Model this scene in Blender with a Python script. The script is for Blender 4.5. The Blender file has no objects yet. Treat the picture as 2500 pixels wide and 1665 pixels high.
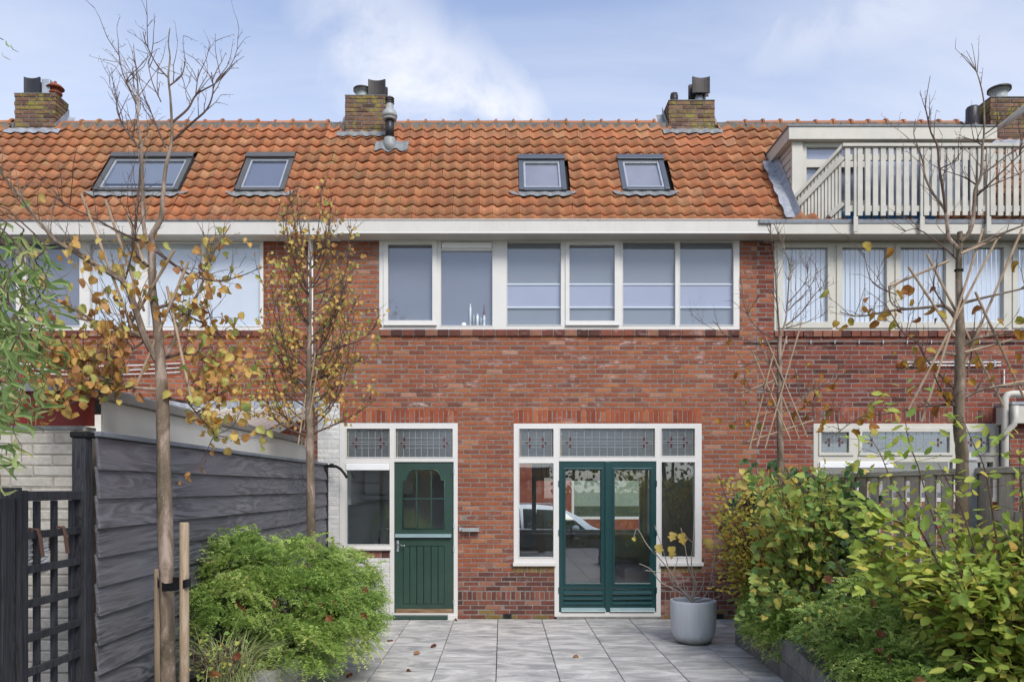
import bpy, math, random
import numpy as np
from mathutils import Vector, Matrix, Euler
R = math.radians
random.seed(11)
rng = np.random.default_rng(11)
SC = bpy.context.scene
COL = SC.collection

# ------------------------------------------------------------------ camera
# wall of the houses = plane y 0, garden towards -y, patio level z 0
D, F, CX, CY, H = 10.6, 1887.0, 1226.0, 1190.0, 1.8
PPM = F / D
cam = bpy.data.cameras.new('camera')
cam.sensor_width = 36.0
cam.lens = 36.0 * F / 2500.0
cam.shift_x = (1250.0 - CX) / 2500.0
cam.shift_y = (CY - 832.5) / 2500.0
cam.clip_start = 0.05
cam.clip_end = 3000.0
cam_o = bpy.data.objects.new('camera', cam)
COL.objects.link(cam_o)
cam_o.location = (0, -D, H)
cam_o.rotation_euler = (R(90), 0, 0)
SC.camera = cam_o

# ------------------------------------------------------------------ light
SUN_AZ, SUN_EL = R(156), R(44)          # azimuth from +y towards +x
sun_dir = Vector((math.sin(SUN_AZ) * math.cos(SUN_EL), math.cos(SUN_AZ) * math.cos(SUN_EL), math.sin(SUN_EL)))
sl = bpy.data.lights.new('sun', 'SUN')
sl.energy = 2.55
sl.angle = R(25)
sl.color = (1.0, 0.95, 0.88)
so = bpy.data.objects.new('sun', sl)
COL.objects.link(so)
so.rotation_euler = sun_dir.to_track_quat('Z', 'Y').to_euler()
so.location = (6, -12, 14)

world = bpy.data.worlds.new('World')
SC.world = world
world.use_nodes = True
wt = world.node_tree
for n_ in list(wt.nodes):
    wt.nodes.remove(n_)


def wn(t, **kw):
    n = wt.nodes.new(t)
    for k, v in kw.items():
        setattr(n, k, v)
    return n


def wmath(op, a, b=None, c=None, clamp=False):
    n = wn('ShaderNodeMath', operation=op, use_clamp=clamp)
    for i, x in enumerate((a, b, c)):
        if x is None:
            continue
        if isinstance(x, (int, float)):
            n.inputs[i].default_value = x
        else:
            wt.links.new(x, n.inputs[i])
    return n.outputs[0]


sky = wn('ShaderNodeTexSky', sky_type='NISHITA')
sky.sun_disc = False
sky.sun_elevation = SUN_EL
sky.sun_rotation = SUN_AZ
sky.air_density = 1.0
sky.dust_density = 0.6
sky.ozone_density = 2.0
skym = wn('ShaderNodeMix', data_type='RGBA', blend_type='MULTIPLY')
skym.inputs[0].default_value = 1.0
wt.links.new(sky.outputs[0], skym.inputs[6])
skym.inputs[7].default_value = (0.138, 0.15, 0.17, 1)
tc = wn('ShaderNodeTexCoord')
sep = wn('ShaderNodeSeparateXYZ')
wt.links.new(tc.outputs['Generated'], sep.inputs[0])
az = wmath('ARCTAN2', sep.outputs[0], sep.outputs[1])
el = wmath('ARCSINE', sep.outputs[2])
# general thin cirrus, planar projection of the sky dome
den = wmath('MAXIMUM', wmath('ADD', sep.outputs[2], 0.12), 0.05)
cmb = wn('ShaderNodeCombineXYZ')
wt.links.new(wmath('DIVIDE', sep.outputs[0], den), cmb.inputs[0])
wt.links.new(wmath('DIVIDE', sep.outputs[1], den), cmb.inputs[1])
mp = wn('ShaderNodeMapping')
mp.inputs['Rotation'].default_value = (0, 0, R(35))
mp.inputs['Scale'].default_value = (0.5, 1.1, 1)
mp.inputs['Location'].default_value = (3.3, 1.2, 0)
wt.links.new(cmb.outputs[0], mp.inputs[0])
nz = wn('ShaderNodeTexNoise')
nz.inputs['Scale'].default_value = 1.3
nz.inputs['Detail'].default_value = 7
nz.inputs['Roughness'].default_value = 0.58
nz.inputs['Distortion'].default_value = 0.6
wt.links.new(mp.outputs[0], nz.inputs['Vector'])
rmp = wn('ShaderNodeMapRange')
rmp.inputs[1].default_value = 0.40
rmp.inputs[2].default_value = 0.75
wt.links.new(nz.outputs[0], rmp.inputs[0])
# one long cirrus streak above the roofs: a line in azimuth / elevation
nz2 = wn('ShaderNodeTexNoise')
nz2.inputs['Scale'].default_value = 5.5
nz2.inputs['Detail'].default_value = 8
nz2.inputs['Roughness'].default_value = 0.6
nz2.inputs['Distortion'].default_value = 0.4
wt.links.new(tc.outputs['Generated'], nz2.inputs['Vector'])


def streak(a0, e0, a1, e1, width, gain):
    # distance from the line through two (azimuth, elevation) points, soft ends
    da, de = a1 - a0, e1 - e0
    L = math.hypot(da, de)
    ux, uy = da / L, de / L
    pa = wmath('SUBTRACT', az, a0)
    pe = wmath('SUBTRACT', el, e0)
    along = wmath('ADD', wmath('MULTIPLY', pa, ux), wmath('MULTIPLY', pe, uy))
    across = wmath('ADD', wmath('MULTIPLY', pa, -uy), wmath('MULTIPLY', pe, ux))
    across = wmath('ADD', across, wmath('MULTIPLY', wmath('SUBTRACT', nz2.outputs[0], 0.5), width * 2.6))
    t = wmath('DIVIDE', along, L)
    w = wmath('ADD', wmath('MULTIPLY', wmath('SUBTRACT', 1.15, t), width), width * 0.25)
    d = wmath('DIVIDE', across, w)
    g = wmath('POWER', 2.718, wmath('MULTIPLY', wmath('MULTIPLY', d, d), -1.0))
    m1 = wn('ShaderNodeMapRange', interpolation_type='SMOOTHSTEP')
    m1.inputs[1].default_value = -0.15
    m1.inputs[2].default_value = 0.25
    wt.links.new(t, m1.inputs[0])
    m2 = wn('ShaderNodeMapRange', interpolation_type='SMOOTHSTEP')
    m2.inputs[1].default_value = 1.12
    m2.inputs[2].default_value = 0.9
    wt.links.new(t, m2.inputs[0])
    nn = wn('ShaderNodeMapRange')
    nn.inputs[1].default_value = 0.25
    nn.inputs[2].default_value = 0.65
    wt.links.new(nz2.outputs[0], nn.inputs[0])
    r = wmath('MULTIPLY', wmath('MULTIPLY', g, m1.outputs[0]), m2.outputs[0])
    return wmath('MULTIPLY', wmath('MULTIPLY', r, nn.outputs[0]), gain)


s1 = streak(-0.26, 0.545, 0.055, 0.445, 0.070, 1.25)
s2 = streak(0.62, 0.50, 0.30, 0.475, 0.06, 0.5)
hz = wn('ShaderNodeMapRange', interpolation_type='SMOOTHSTEP')
hz.inputs[1].default_value = 0.62
hz.inputs[2].default_value = 0.36
wt.links.new(el, hz.inputs[0])
cl = wmath('MULTIPLY', rmp.outputs[0], 0.42)
cl = wmath('ADD', cl, wmath('MULTIPLY', hz.outputs[0], 0.48))
cl = wmath('MAXIMUM', cl, wmath('ADD', s1, wmath('MULTIPLY', cl, 0.3)))
cl = wmath('MAXIMUM', cl, wmath('ADD', s2, wmath('MULTIPLY', cl, 0.4)))
cl = wmath('ADD', wmath('MULTIPLY', cl, 0.74), 0.16, clamp=True)
skyt = wn('ShaderNodeMix', data_type='RGBA', blend_type='MIX')
wt.links.new(cl, skyt.inputs[0])
wt.links.new(skym.outputs[2], skyt.inputs[6])
skyt.inputs[7].default_value = (0.74, 0.755, 0.81, 1)
bg = wn('ShaderNodeBackground')
bg.inputs[1].default_value = 1.0
wt.links.new(skyt.outputs[2], bg.inputs[0])
wo = wn('ShaderNodeOutputWorld')
wt.links.new(bg.outputs[0], wo.inputs[0])

SC.view_settings.view_transform = 'Standard'
SC.view_settings.look = 'None'
SC.view_settings.exposure = 0.42
SC.view_settings.gamma = 1.0
SC.render.engine = 'CYCLES'
SC.cycles.use_denoising = True
SC.cycles.max_bounces = 10
SC.cycles.diffuse_bounces = 5
SC.cycles.glossy_bounces = 4
SC.cycles.transparent_max_bounces = 24
SC.cycles.transmission_bounces = 6
SC.cycles.caustics_reflective = False
SC.cycles.caustics_refractive = False
SC.cycles.sample_clamp_indirect = 6.0

# ------------------------------------------------------------------ helpers
WL = {}


def P(px, py, y=0.0):
    """point seen at photo pixel px, py standing at depth plane y"""
    s = (D + y) / F
    return Vector(((px - CX) * s, y, H + (CY - py) * s))


def Pd(px, py, d):
    return P(px, py, d - D)


def Xp(px):
    return (px - CX) / PPM


def Zp(py):
    return H + (CY - py) / PPM


def tag(o, label=None, cat=None, group=None, kind=None):
    if label: o['label'] = label
    if cat: o['category'] = cat
    if group: o['group'] = group
    if kind: o['kind'] = kind
    return o


def place(o, parent, w):
    w = Vector(w)
    WL[o.name] = w
    COL.objects.link(o)
    if parent is not None:
        o.parent = parent
        o.location = w - WL[parent.name]
    else:
        o.location = w
    return o


def thing(name, label, cat, loc, group=None):
    o = bpy.data.objects.new(name, None)
    o.empty_display_size = 0.2
    place(o, None, loc)
    return tag(o, label, cat, group)


class MB:
    def __init__(s):
        s.v = []; s.f = []; s.m = []; s.r = []; s.e = []; s.cur = 0; s.rv = 0.5

    def add(s, vs, fs, edge=None):
        b = len(s.v)
        s.v += [tuple(x) for x in vs]
        s.r += [s.rv] * len(vs)
        s.e += list(edge) if edge is not None else [0.0] * len(vs)
        for f in fs:
            s.f.append(tuple(b + i for i in f))
            s.m.append(s.cur)
        return s

    def box(s, x0, x1, y0, y1, z0, z1):
        x0, x1 = min(x0, x1), max(x0, x1); y0, y1 = min(y0, y1), max(y0, y1); z0, z1 = min(z0, z1), max(z0, z1)
        return s.add([(x0, y0, z0), (x1, y0, z0), (x1, y1, z0), (x0, y1, z0), (x0, y0, z1), (x1, y0, z1), (x1, y1, z1), (x0, y1, z1)],
                     [(0, 3, 2, 1), (4, 5, 6, 7), (0, 1, 5, 4), (1, 2, 6, 5), (2, 3, 7, 6), (3, 0, 4, 7)])

    def hexa(s, p):
        """8 points, same order as box"""
        return s.add(p, [(0, 3, 2, 1), (4, 5, 6, 7), (0, 1, 5, 4), (1, 2, 6, 5), (2, 3, 7, 6), (3, 0, 4, 7)])

    def bar(s, a, b, w, h, up=(0, 0, 1)):
        """rectangular bar from a to b, w across, h along up"""
        a, b = Vector(a), Vector(b)
        d = (b - a).normalized()
        u = Vector(up)
        sd = d.cross(u)
        if sd.length < 1e-4:
            sd = d.cross(Vector((0, 1, 0)))
        sd.normalize()
        u = sd.cross(d).normalized()
        sw, uh = sd * (w / 2), u * (h / 2)
        return s.add([a - sw - uh, a + sw - uh, b + sw - uh, b - sw - uh, a - sw + uh, a + sw + uh, b + sw + uh, b - sw + uh],
                     [(0, 3, 2, 1), (4, 5, 6, 7), (0, 1, 5, 4), (1, 2, 6, 5), (2, 3, 7, 6), (3, 0, 4, 7)])

    def tube(s, pts, rad, n=6, cap=True):
        pts = [Vector(p) for p in pts]
        k = len(pts)
        if not hasattr(rad, '__len__'):
            rad = [rad] * k
        vs, fs = [], []
        ref = None
        for i, p in enumerate(pts):
            d = (pts[min(i + 1, k - 1)] - pts[max(i - 1, 0)])
            if d.length < 1e-9:
                d = Vector((0, 0, 1))
            d.normalize()
            if ref is None:
                ref = d.orthogonal().normalized()
            ref = (ref - d * ref.dot(d))
            ref = ref.normalized() if ref.length > 1e-6 else d.orthogonal().normalized()
            o = d.cross(ref)
            for j in range(n):
                a = 2 * math.pi * j / n
                vs.append(p + (ref * math.cos(a) + o * math.sin(a)) * rad[i])
        for i in range(k - 1):
            for j in range(n):
                fs.append((i * n + j, i * n + (j + 1) % n, (i + 1) * n + (j + 1) % n, (i + 1) * n + j))
        if cap:
            fs.append(tuple(range(n - 1, -1, -1)))
            fs.append(tuple((k - 1) * n + j for j in range(n)))
        return s.add(vs, fs)

    def lathe(s, c, prof, n=24):
        """prof: (radius, z) list, turned round the vertical through c"""
        c = Vector(c)
        vs, fs = [], []
        for r, z in prof:
            for j in range(n):
                a = 2 * math.pi * j / n
                vs.append((c.x + r * math.cos(a), c.y + r * math.sin(a), c.z + z))
        for i in range(len(prof) - 1):
            for j in range(n):
                fs.append((i * n + j, i * n + (j + 1) % n, (i + 1) * n + (j + 1) % n, (i + 1) * n + j))
        fs.append(tuple(range(n - 1, -1, -1)))
        fs.append(tuple((len(prof) - 1) * n + j for j in range(n)))
        return s.add(vs, fs)

    def plate(s, x0, x1, z0, z1, holes, y0, y1):
        """upright plate between y0 (front) and y1 with rectangular holes (x0,x1,z0,z1)"""
        xs = sorted({x0, x1} | {min(max(h[i], x0), x1) for h in holes for i in (0, 1)})
        zs = sorted({z0, z1} | {min(max(h[i], z0), z1) for h in holes for i in (2, 3)})
        nx, nz_ = len(xs) - 1, len(zs) - 1

        def solid(i, j):
            if i < 0 or j < 0 or i >= nx or j >= nz_:
                return False
            cx, cz = (xs[i] + xs[i + 1]) / 2, (zs[j] + zs[j + 1]) / 2
            return not any(h[0] < cx < h[1] and h[2] < cz < h[3] for h in holes)
        idx = {}
        vs, fs = [], []

        def vid(i, j, b):
            k = (i, j, b)
            if k not in idx:
                idx[k] = len(vs)
                vs.append((xs[i], y1 if b else y0, zs[j]))
            return idx[k]
        for i in range(nx):
            for j in range(nz_):
                if not solid(i, j):
                    continue
                fs.append((vid(i, j, 0), vid(i + 1, j, 0), vid(i + 1, j + 1, 0), vid(i, j + 1, 0)))
                fs.append((vid(i, j, 1), vid(i, j + 1, 1), vid(i + 1, j + 1, 1), vid(i + 1, j, 1)))
                if not solid(i - 1, j): fs.append((vid(i, j, 0), vid(i, j + 1, 0), vid(i, j + 1, 1), vid(i, j, 1)))
                if not solid(i + 1, j): fs.append((vid(i + 1, j, 0), vid(i + 1, j, 1), vid(i + 1, j + 1, 1), vid(i + 1, j + 1, 0)))
                if not solid(i, j - 1): fs.append((vid(i, j, 0), vid(i, j, 1), vid(i + 1, j, 1), vid(i + 1, j, 0)))
                if not solid(i, j + 1): fs.append((vid(i, j + 1, 0), vid(i + 1, j + 1, 0), vid(i + 1, j + 1, 1), vid(i, j + 1, 1)))
        return s.add(vs, fs)

    def build(s, name, mats, parent=None, smooth=False, bevel=0.0, fix=None):
        v = np.array(s.v, dtype=float)
        lo, hi = v.min(0), v.max(0)
        org = np.array(fix, dtype=float) if fix is not None else np.array(((lo[0] + hi[0]) / 2, (lo[1] + hi[1]) / 2, lo[2]))
        me = bpy.data.meshes.new(name)
        me.from_pydata((v - org).tolist(), [], s.f)
        if not isinstance(mats, (list, tuple)):
            mats = [mats]
        for m in mats:
            me.materials.append(m)
        if any(s.m):
            me.polygons.foreach_set('material_index', s.m)
        a = me.attributes.new('rnd', 'FLOAT', 'POINT'); a.data.foreach_set('value', s.r)
        a = me.attributes.new('edge', 'FLOAT', 'POINT'); a.data.foreach_set('value', s.e)
        if smooth:
            me.polygons.foreach_set('use_smooth', [True] * len(me.polygons))
        me.update()
        o = bpy.data.objects.new(name, me)
        place(o, parent, org)
        if bevel:
            b = o.modifiers.new('bevel', 'BEVEL')
            b.width = bevel; b.segments = 2; b.limit_method = 'ANGLE'; b.angle_limit = R(50)
        return o


def fast_mesh(name, V, T, rnd, edge, mat, parent, smooth=False):
    lo, hi = V.min(0), V.max(0)
    org = np.array(((lo[0] + hi[0]) / 2, (lo[1] + hi[1]) / 2, lo[2]))
    me = bpy.data.meshes.new(name)
    me.vertices.add(len(V)); me.vertices.foreach_set('co', (V - org).astype(np.float32).ravel())
    me.loops.add(len(T) * 3); me.loops.foreach_set('vertex_index', T.astype(np.int32).ravel())
    me.polygons.add(len(T)); me.polygons.foreach_set('loop_start', np.arange(0, len(T) * 3, 3, dtype=np.int32))
    me.update(calc_edges=True)
    me.materials.append(mat)
    a = me.attributes.new('rnd', 'FLOAT', 'POINT'); a.data.foreach_set('value', rnd.astype(np.float32))
    a = me.attributes.new('edge', 'FLOAT', 'POINT'); a.data.foreach_set('value', edge.astype(np.float32))
    if smooth:
        me.polygons.foreach_set('use_smooth', [True] * len(T))
    me.validate()
    o = bpy.data.objects.new(name, me)
    place(o, parent, org)
    return o


# ------------------------------------------------------------------ materials
class NT:
    def __init__(s, name):
        s.m = bpy.data.materials.new(name)
        s.m.use_nodes = True
        s.t = s.m.node_tree
        s.b = s.t.nodes['Principled BSDF']
        s.out = s.t.nodes['Material Output']

    def n(s, typ, ins=None, **kw):
        n = s.t.nodes.new(typ)
        for k, v in kw.items():
            setattr(n, k, v)
        for k, v in (ins or {}).items():
            s.set(n, k, v)
        return n

    def set(s, n, k, v):
        i = n.inputs[k]
        if hasattr(v, 'is_linked') or isinstance(v, bpy.types.NodeSocket):
            s.t.links.new(v, i)
        else:
            if isinstance(v, tuple) and len(v) == 3 and i.type == 'RGBA':
                v = v + (1,)
            i.default_value = v

    def pos(s, scale=(1, 1, 1), rot=(0, 0, 0)):
        g = s.n('ShaderNodeNewGeometry')
        m = s.n('ShaderNodeMapping', {'Vector': g.outputs['Position'], 'Scale': scale, 'Rotation': rot})
        return m.outputs[0]

    def noise(s, vec, scale, detail=4, rough=0.55, dist=0.0):
        return s.n('ShaderNodeTexNoise', {'Vector': vec, 'Scale': scale, 'Detail': detail, 'Roughness': rough, 'Distortion': dist}).outputs[0]

    def ramp(s, fac, stops, interp='LINEAR'):
        n = s.n('ShaderNodeValToRGB', {'Fac': fac})
        n.color_ramp.interpolation = interp
        e = n.color_ramp.elements
        while len(e) < len(stops):
            e.new(0.5)
        for i, (p, c) in enumerate(stops):
            e[i].position = p
            e[i].color = tuple(c) + (1,) if len(c) == 3 else c
        return n.outputs[0]

    def rng(s, v, a, b, c=0.0, d=1.0):
        return s.n('ShaderNodeMapRange', {0: v, 1: a, 2: b, 3: c, 4: d}).outputs[0]

    def mix(s, fac, a, b, blend='MIX'):
        n = s.n('ShaderNodeMix', data_type='RGBA', blend_type=blend)
        s.set(n, 0, fac); s.set(n, 6, a); s.set(n, 7, b)
        return n.outputs[2]

    def math(s, op, a, b=None, clamp=False):
        n = s.n('ShaderNodeMath', operation=op, use_clamp=clamp)
        s.set(n, 0, a)
        if b is not None: s.set(n, 1, b)
        return n.outputs[0]

    def rnd(s, obj):
        if obj:
            return s.n('ShaderNodeObjectInfo').outputs['Random']
        return s.n('ShaderNodeAttribute', attribute_name='rnd').outputs['Fac']

    def edge(s):
        return s.n('ShaderNodeAttribute', attribute_name='edge').outputs['Fac']

    def z(s):
        g = s.n('ShaderNodeNewGeometry')
        return s.n('ShaderNodeSeparateXYZ', {0: g.outputs['Position']}).outputs[2]

    def bump(s, h, strength=0.3, dist=0.01):
        b = s.n('ShaderNodeBump', {'Height': h, 'Strength': strength, 'Distance': dist})
        s.t.links.new(b.outputs[0], s.b.inputs['Normal'])
        return b

    def fin(s, col, rough=0.7, spec=0.4, metal=0.0):
        s.set(s.b, 'Base Color', col)
        s.set(s.b, 'Roughness', rough)
        s.b.inputs['Specular IOR Level'].default_value = spec
        s.b.inputs['Metallic'].default_value = metal
        return s.m


def m_brick(name, stops, obj, effl=0.25, lichen=0.0, grime=0.35):
    t = NT(name)
    c = t.ramp(t.rnd(obj), stops)
    p = t.pos()
    n1 = t.noise(p, 26, 5, 0.65)
    c = t.mix(t.rng(n1, 0.35, 0.75, 0.0, 0.45), c, t.mix(1.0, c, (0.45, 0.38, 0.36), 'MULTIPLY'))
    n3 = t.noise(p, 1.1, 4, 0.6)
    c = t.mix(t.rng(n3, 0.45, 0.75, 0.0, grime), c, t.mix(1.0, c, (0.48, 0.42, 0.42), 'MULTIPLY'))
    if effl:
        n2 = t.noise(t.pos((0.6, 1, 1.6)), 6.5, 6, 0.7)
        big = t.noise(p, 0.7, 2, 0.5)
        k = t.math('MULTIPLY', t.rng(n2, 0.55, 0.70), t.rng(big, 0.40, 0.62))
        c = t.mix(t.math('MULTIPLY', k, effl), c, (0.62, 0.50, 0.46))
    if lichen:
        n4 = t.noise(p, 7.0, 6, 0.7)
        n5 = t.noise(p, 2.2, 3, 0.6)
        k = t.math('MULTIPLY', t.rng(n4, 0.46, 0.58), t.rng(n5, 0.40, 0.56))
        c = t.mix(t.math('MULTIPLY', k, lichen), c, t.ramp(n1, [(0.3, (0.30, 0.22, 0.03)), (0.7, (0.24, 0.24, 0.07))]))
    t.bump(t.noise(p, 60, 5, 0.7), 0.5, 0.006)
    return t.fin(c, 0.9, 0.2)


RED = [(0.0, (0.19, 0.078, 0.054)), (0.12, (0.24, 0.086, 0.053)), (0.35, (0.29, 0.098, 0.053)), (0.65, (0.325, 0.110, 0.056)),
       (0.88, (0.355, 0.128, 0.063)), (0.96, (0.385, 0.160, 0.076)), (1.0, (0.41, 0.22, 0.15))]
REDL = [(0.0, (0.17, 0.058, 0.038)), (0.2, (0.25, 0.072, 0.040)), (0.6, (0.31, 0.086, 0.044)), (0.92, (0.35, 0.105, 0.05)), (1.0, (0.38, 0.15, 0.08))]
REDR = [(0.0, (0.10, 0.040, 0.032)), (0.2, (0.19, 0.055, 0.038)), (0.6, (0.26, 0.073, 0.046)), (0.92, (0.31, 0.095, 0.055)), (1.0, (0.40, 0.16, 0.075))]
SOLD = [(0.0, (0.23, 0.062, 0.036)), (0.4, (0.34, 0.085, 0.040)), (0.8, (0.38, 0.105, 0.045)), (1.0, (0.42, 0.16, 0.075))]
BASE = [(0.0, (0.085, 0.042, 0.036)), (0.4, (0.15, 0.058, 0.045)), (0.8, (0.23, 0.082, 0.055)), (1.0, (0.30, 0.15, 0.10))]
WHT = [(0.0, (0.60, 0.60, 0.58)), (1.0, (0.74, 0.74, 0.71))]
CREAM = [(0.0, (0.50, 0.46, 0.39)), (0.5, (0.60, 0.56, 0.48)), (1.0, (0.66, 0.62, 0.54))]
CHIM = [(0.0, (0.10, 0.06, 0.045)), (0.5, (0.19, 0.105, 0.075)), (1.0, (0.27, 0.15, 0.10))]
OCHRE = [(0.0, (0.17, 0.12, 0.045)), (0.6, (0.25, 0.18, 0.065)), (1.0, (0.24, 0.12, 0.06))]
BR = {}
for nm, st, ef, li in (('mid', RED, 0.8, 0), ('left', REDL, 0.35, 0), ('right', REDR, 0.4, 0), ('soldier', SOLD, 0.4, 0), ('base', BASE, 0.7, 0),
                       ('white', WHT, 0, 0), ('cream', CREAM, 0, 0), ('chimney', CHIM, 0.3, 0.95), ('ochre', OCHRE, 0.3, 0)):
    BR[nm] = [m_brick('brick_' + nm, st, True, ef, li, 0.12 if nm in ('white', 'cream') else 0.5), m_brick('brick_' + nm + '_mass', st, False, ef, li, 0.12 if nm in ('white', 'cream') else 0.5)]


def m_plain(name, col, rough=0.6, spec=0.4, var=0.12, scale=8.0, bump=0.0, metal=0.0, dirt=None, stretch=(1, 1, 1)):
    t = NT(name)
    p = t.pos(stretch)
    n = t.noise(p, scale, 5, 0.6)
    dk = tuple(c * (1 - 2.2 * var) for c in col)
    c = t.mix(t.rng(n, 0.35, 0.7), col, dk)
    if dirt:
        n2 = t.noise(t.pos((6, 6, 1.0)), 3.0, 5, 0.65)
        c = t.mix(t.rng(n2, 0.52, 0.8, 0.0, 0.55), c, dirt)
    if bump:
        t.bump(t.noise(p, scale * 6, 4, 0.6), bump, 0.004)
    return t.fin(c, rough, spec, metal)


MORTAR = m_plain('mortar', (0.255, 0.23, 0.205), 0.95, 0.1, 0.2, 14, 0.5)
MORTARC = m_plain('mortar_chimney', (0.22, 0.21, 0.19), 0.95, 0.1, 0.2, 14, 0.5)
MORTARW = m_plain('mortar_cream', (0.46, 0.42, 0.35), 0.95, 0.1, 0.15, 14, 0.4)
WHITE = m_plain('white_paint', (0.66, 0.64, 0.605), 0.45, 0.45, 0.025, 5, 0.05)
WHITE2 = m_plain('gutter_paint', (0.60, 0.575, 0.53), 0.5, 0.4, 0.04, 3, 0.08, dirt=(0.50, 0.475, 0.42))
BEIGE = m_plain('cream_paint', (0.56, 0.535, 0.465), 0.5, 0.4, 0.05, 4, 0.08, dirt=(0.48, 0.45, 0.37))
BEIGE2 = m_plain('railing_paint', (0.56, 0.535, 0.47), 0.6, 0.3, 0.09, 5, 0.15, dirt=(0.36, 0.34, 0.28))
CLAD = m_plain('cladding_paint', (0.53, 0.48, 0.43), 0.55, 0.35, 0.05, 5, 0.08)
PVC = m_plain('white_plastic', (0.80, 0.80, 0.79), 0.35, 0.5, 0.015, 4)
DGREEN = m_plain('door_green', (0.030, 0.066, 0.050), 0.33, 0.5, 0.10, 3.5, 0.06)
TEAL = m_plain('french_green', (0.010, 0.050, 0.052), 0.28, 0.5, 0.08, 3, 0.06)
DRIP = m_plain('drip_rail', (0.22, 0.31, 0.32), 0.35, 0.5, 0.08, 6)
DARK = m_plain('dark_metal', (0.022, 0.022, 0.026), 0.45, 0.5, 0.15, 7)
DARKB = m_plain('dark_brown_metal', (0.045, 0.034, 0.030), 0.5, 0.4, 0.3, 9, 0.3)
RWF = m_plain('roof_window_grey', (0.085, 0.098, 0.120), 0.35, 0.5, 0.06, 5)
RWB = m_plain('roof_window_brown', (0.10, 0.098, 0.095), 0.4, 0.5, 0.1, 5)
LEAD = m_plain('lead', (0.36, 0.38, 0.42), 0.55, 0.5, 0.22, 11, 0.5, dirt=(0.20, 0.21, 0.23))
LEADL = m_plain('lead_pale', (0.27, 0.28, 0.28), 0.55, 0.5, 0.2, 14, 0.5)
ZINC = m_plain('zinc', (0.20, 0.22, 0.25), 0.5, 0.5, 0.18, 6, 0.2)
STEEL = m_plain('steel', (0.5, 0.5, 0.5), 0.22, 0.5, 0.05, 5, metal=1.0)
ALU = m_plain('aluminium', (0.42, 0.45, 0.49), 0.4, 0.5, 0.08, 9, metal=0.3)
GREYP = m_plain('grey_plastic', (0.36, 0.38, 0.37), 0.45, 0.4, 0.12, 8)
TERRA = m_plain('terracotta', (0.27, 0.075, 0.035), 0.75, 0.3, 0.2, 9, 0.2)
REDF = m_plain('red_fascia', (0.20, 0.016, 0.008), 0.4, 0.4, 0.1, 4)
SOIL = m_plain('soil', (0.05, 0.035, 0.025), 0.95, 0.1, 0.3, 12, 0.8)
ROAD = m_plain('asphalt', (0.06, 0.06, 0.062), 0.9, 0.2, 0.15, 9, 0.4)
GRASS = m_plain('far_ground', (0.07, 0.08, 0.04), 0.95, 0.1, 0.25, 3, 0.5)
PLASTER = m_plain('plaster', (0.80, 0.79, 0.77), 0.85, 0.2, 0.03, 2)
PLASTERG = m_plain('grey_plaster', (0.42, 0.42, 0.42), 0.85, 0.2, 0.05, 2)
FLOORM = m_plain('room_floor', (0.58, 0.55, 0.52), 0.3, 0.5, 0.12, 2.5)
BLUE = m_plain('blue_sheet', (0.045, 0.20, 0.46), 0.5, 0.4, 0.12, 6, 0.2)
BLACKR = m_plain('black_rubber', (0.012, 0.012, 0.013), 0.7, 0.3, 0.1, 9)
WEAVE = m_plain('white_wicker', (0.80, 0.77, 0.72), 0.75, 0.3, 0.12, 30)
STRAP = m_plain('leather_strap', (0.16, 0.085, 0.06), 0.6, 0.4, 0.1, 12)
BLINDG = m_plain('grey_blind', (0.27, 0.28, 0.30), 0.85, 0.2, 0.03, 3)
BLINDB = m_plain('slate_blind', (0.22, 0.225, 0.265), 0.85, 0.2, 0.04, 2)
BLINDL = m_plain('lavender_blind', (0.44, 0.44, 0.53), 0.85, 0.2, 0.03, 3)
CURT = m_plain('white_curtain', (0.78, 0.79, 0.81), 0.9, 0.1, 0.03, 3)
SILVER = m_plain('silver_car_paint', (0.78, 0.80, 0.83), 0.3, 0.6, 0.03, 4)
CARG = m_plain('car_glass', (0.03, 0.045, 0.042), 0.05, 0.7, 0.05, 4)
WORN = m_plain('worn_wood', (0.33, 0.21, 0.12), 0.8, 0.2, 0.3, 9, 0.4, stretch=(0.4, 1, 5))


def m_glass(name, refl=0.12, tint=(1, 1, 1), rough=0.0, bump=0.0, body=None):
    t = NT(name)
    t.t.nodes.remove(t.b)
    fr = t.n('ShaderNodeFresnel', {'IOR': 1.5})
    fac = t.math('ADD', t.math('MULTIPLY', fr.outputs[0], 1.6), refl, True)
    bf = t.n('ShaderNodeNewGeometry').outputs['Backfacing']
    fac = t.math('MULTIPLY', fac, t.math('SUBTRACT', 1.0, bf))
    gl = t.n('ShaderNodeBsdfGlossy', {'Color': (0.95, 0.97, 1.0, 1), 'Roughness': rough})
    tr = t.n('ShaderNodeBsdfTransparent', {'Color': tuple(tint) + (1,)})
    a = tr.outputs[0]
    if body:
        df = t.n('ShaderNodeBsdfDiffuse', {'Color': tuple(body[:3]) + (1,)})
        mx = t.n('ShaderNodeMixShader', {0: body[3]})
        t.t.links.new(a, mx.inputs[1]); t.t.links.new(df.outputs[0], mx.inputs[2])
        a = mx.outputs[0]
    if bump:
        b = t.n('ShaderNodeBump', {'Height': t.noise(t.pos(), 55, 3, 0.6), 'Strength': bump, 'Distance': 0.004})
        t.t.links.new(b.outputs[0], gl.inputs['Normal'])
    mx = t.n('ShaderNodeMixShader', {0: fac})
    t.t.links.new(a, mx.inputs[1]); t.t.links.new(gl.outputs[0], mx.inputs[2])
    t.t.links.new(mx.outputs[0], t.out.inputs[0])
    return t.m


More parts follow.
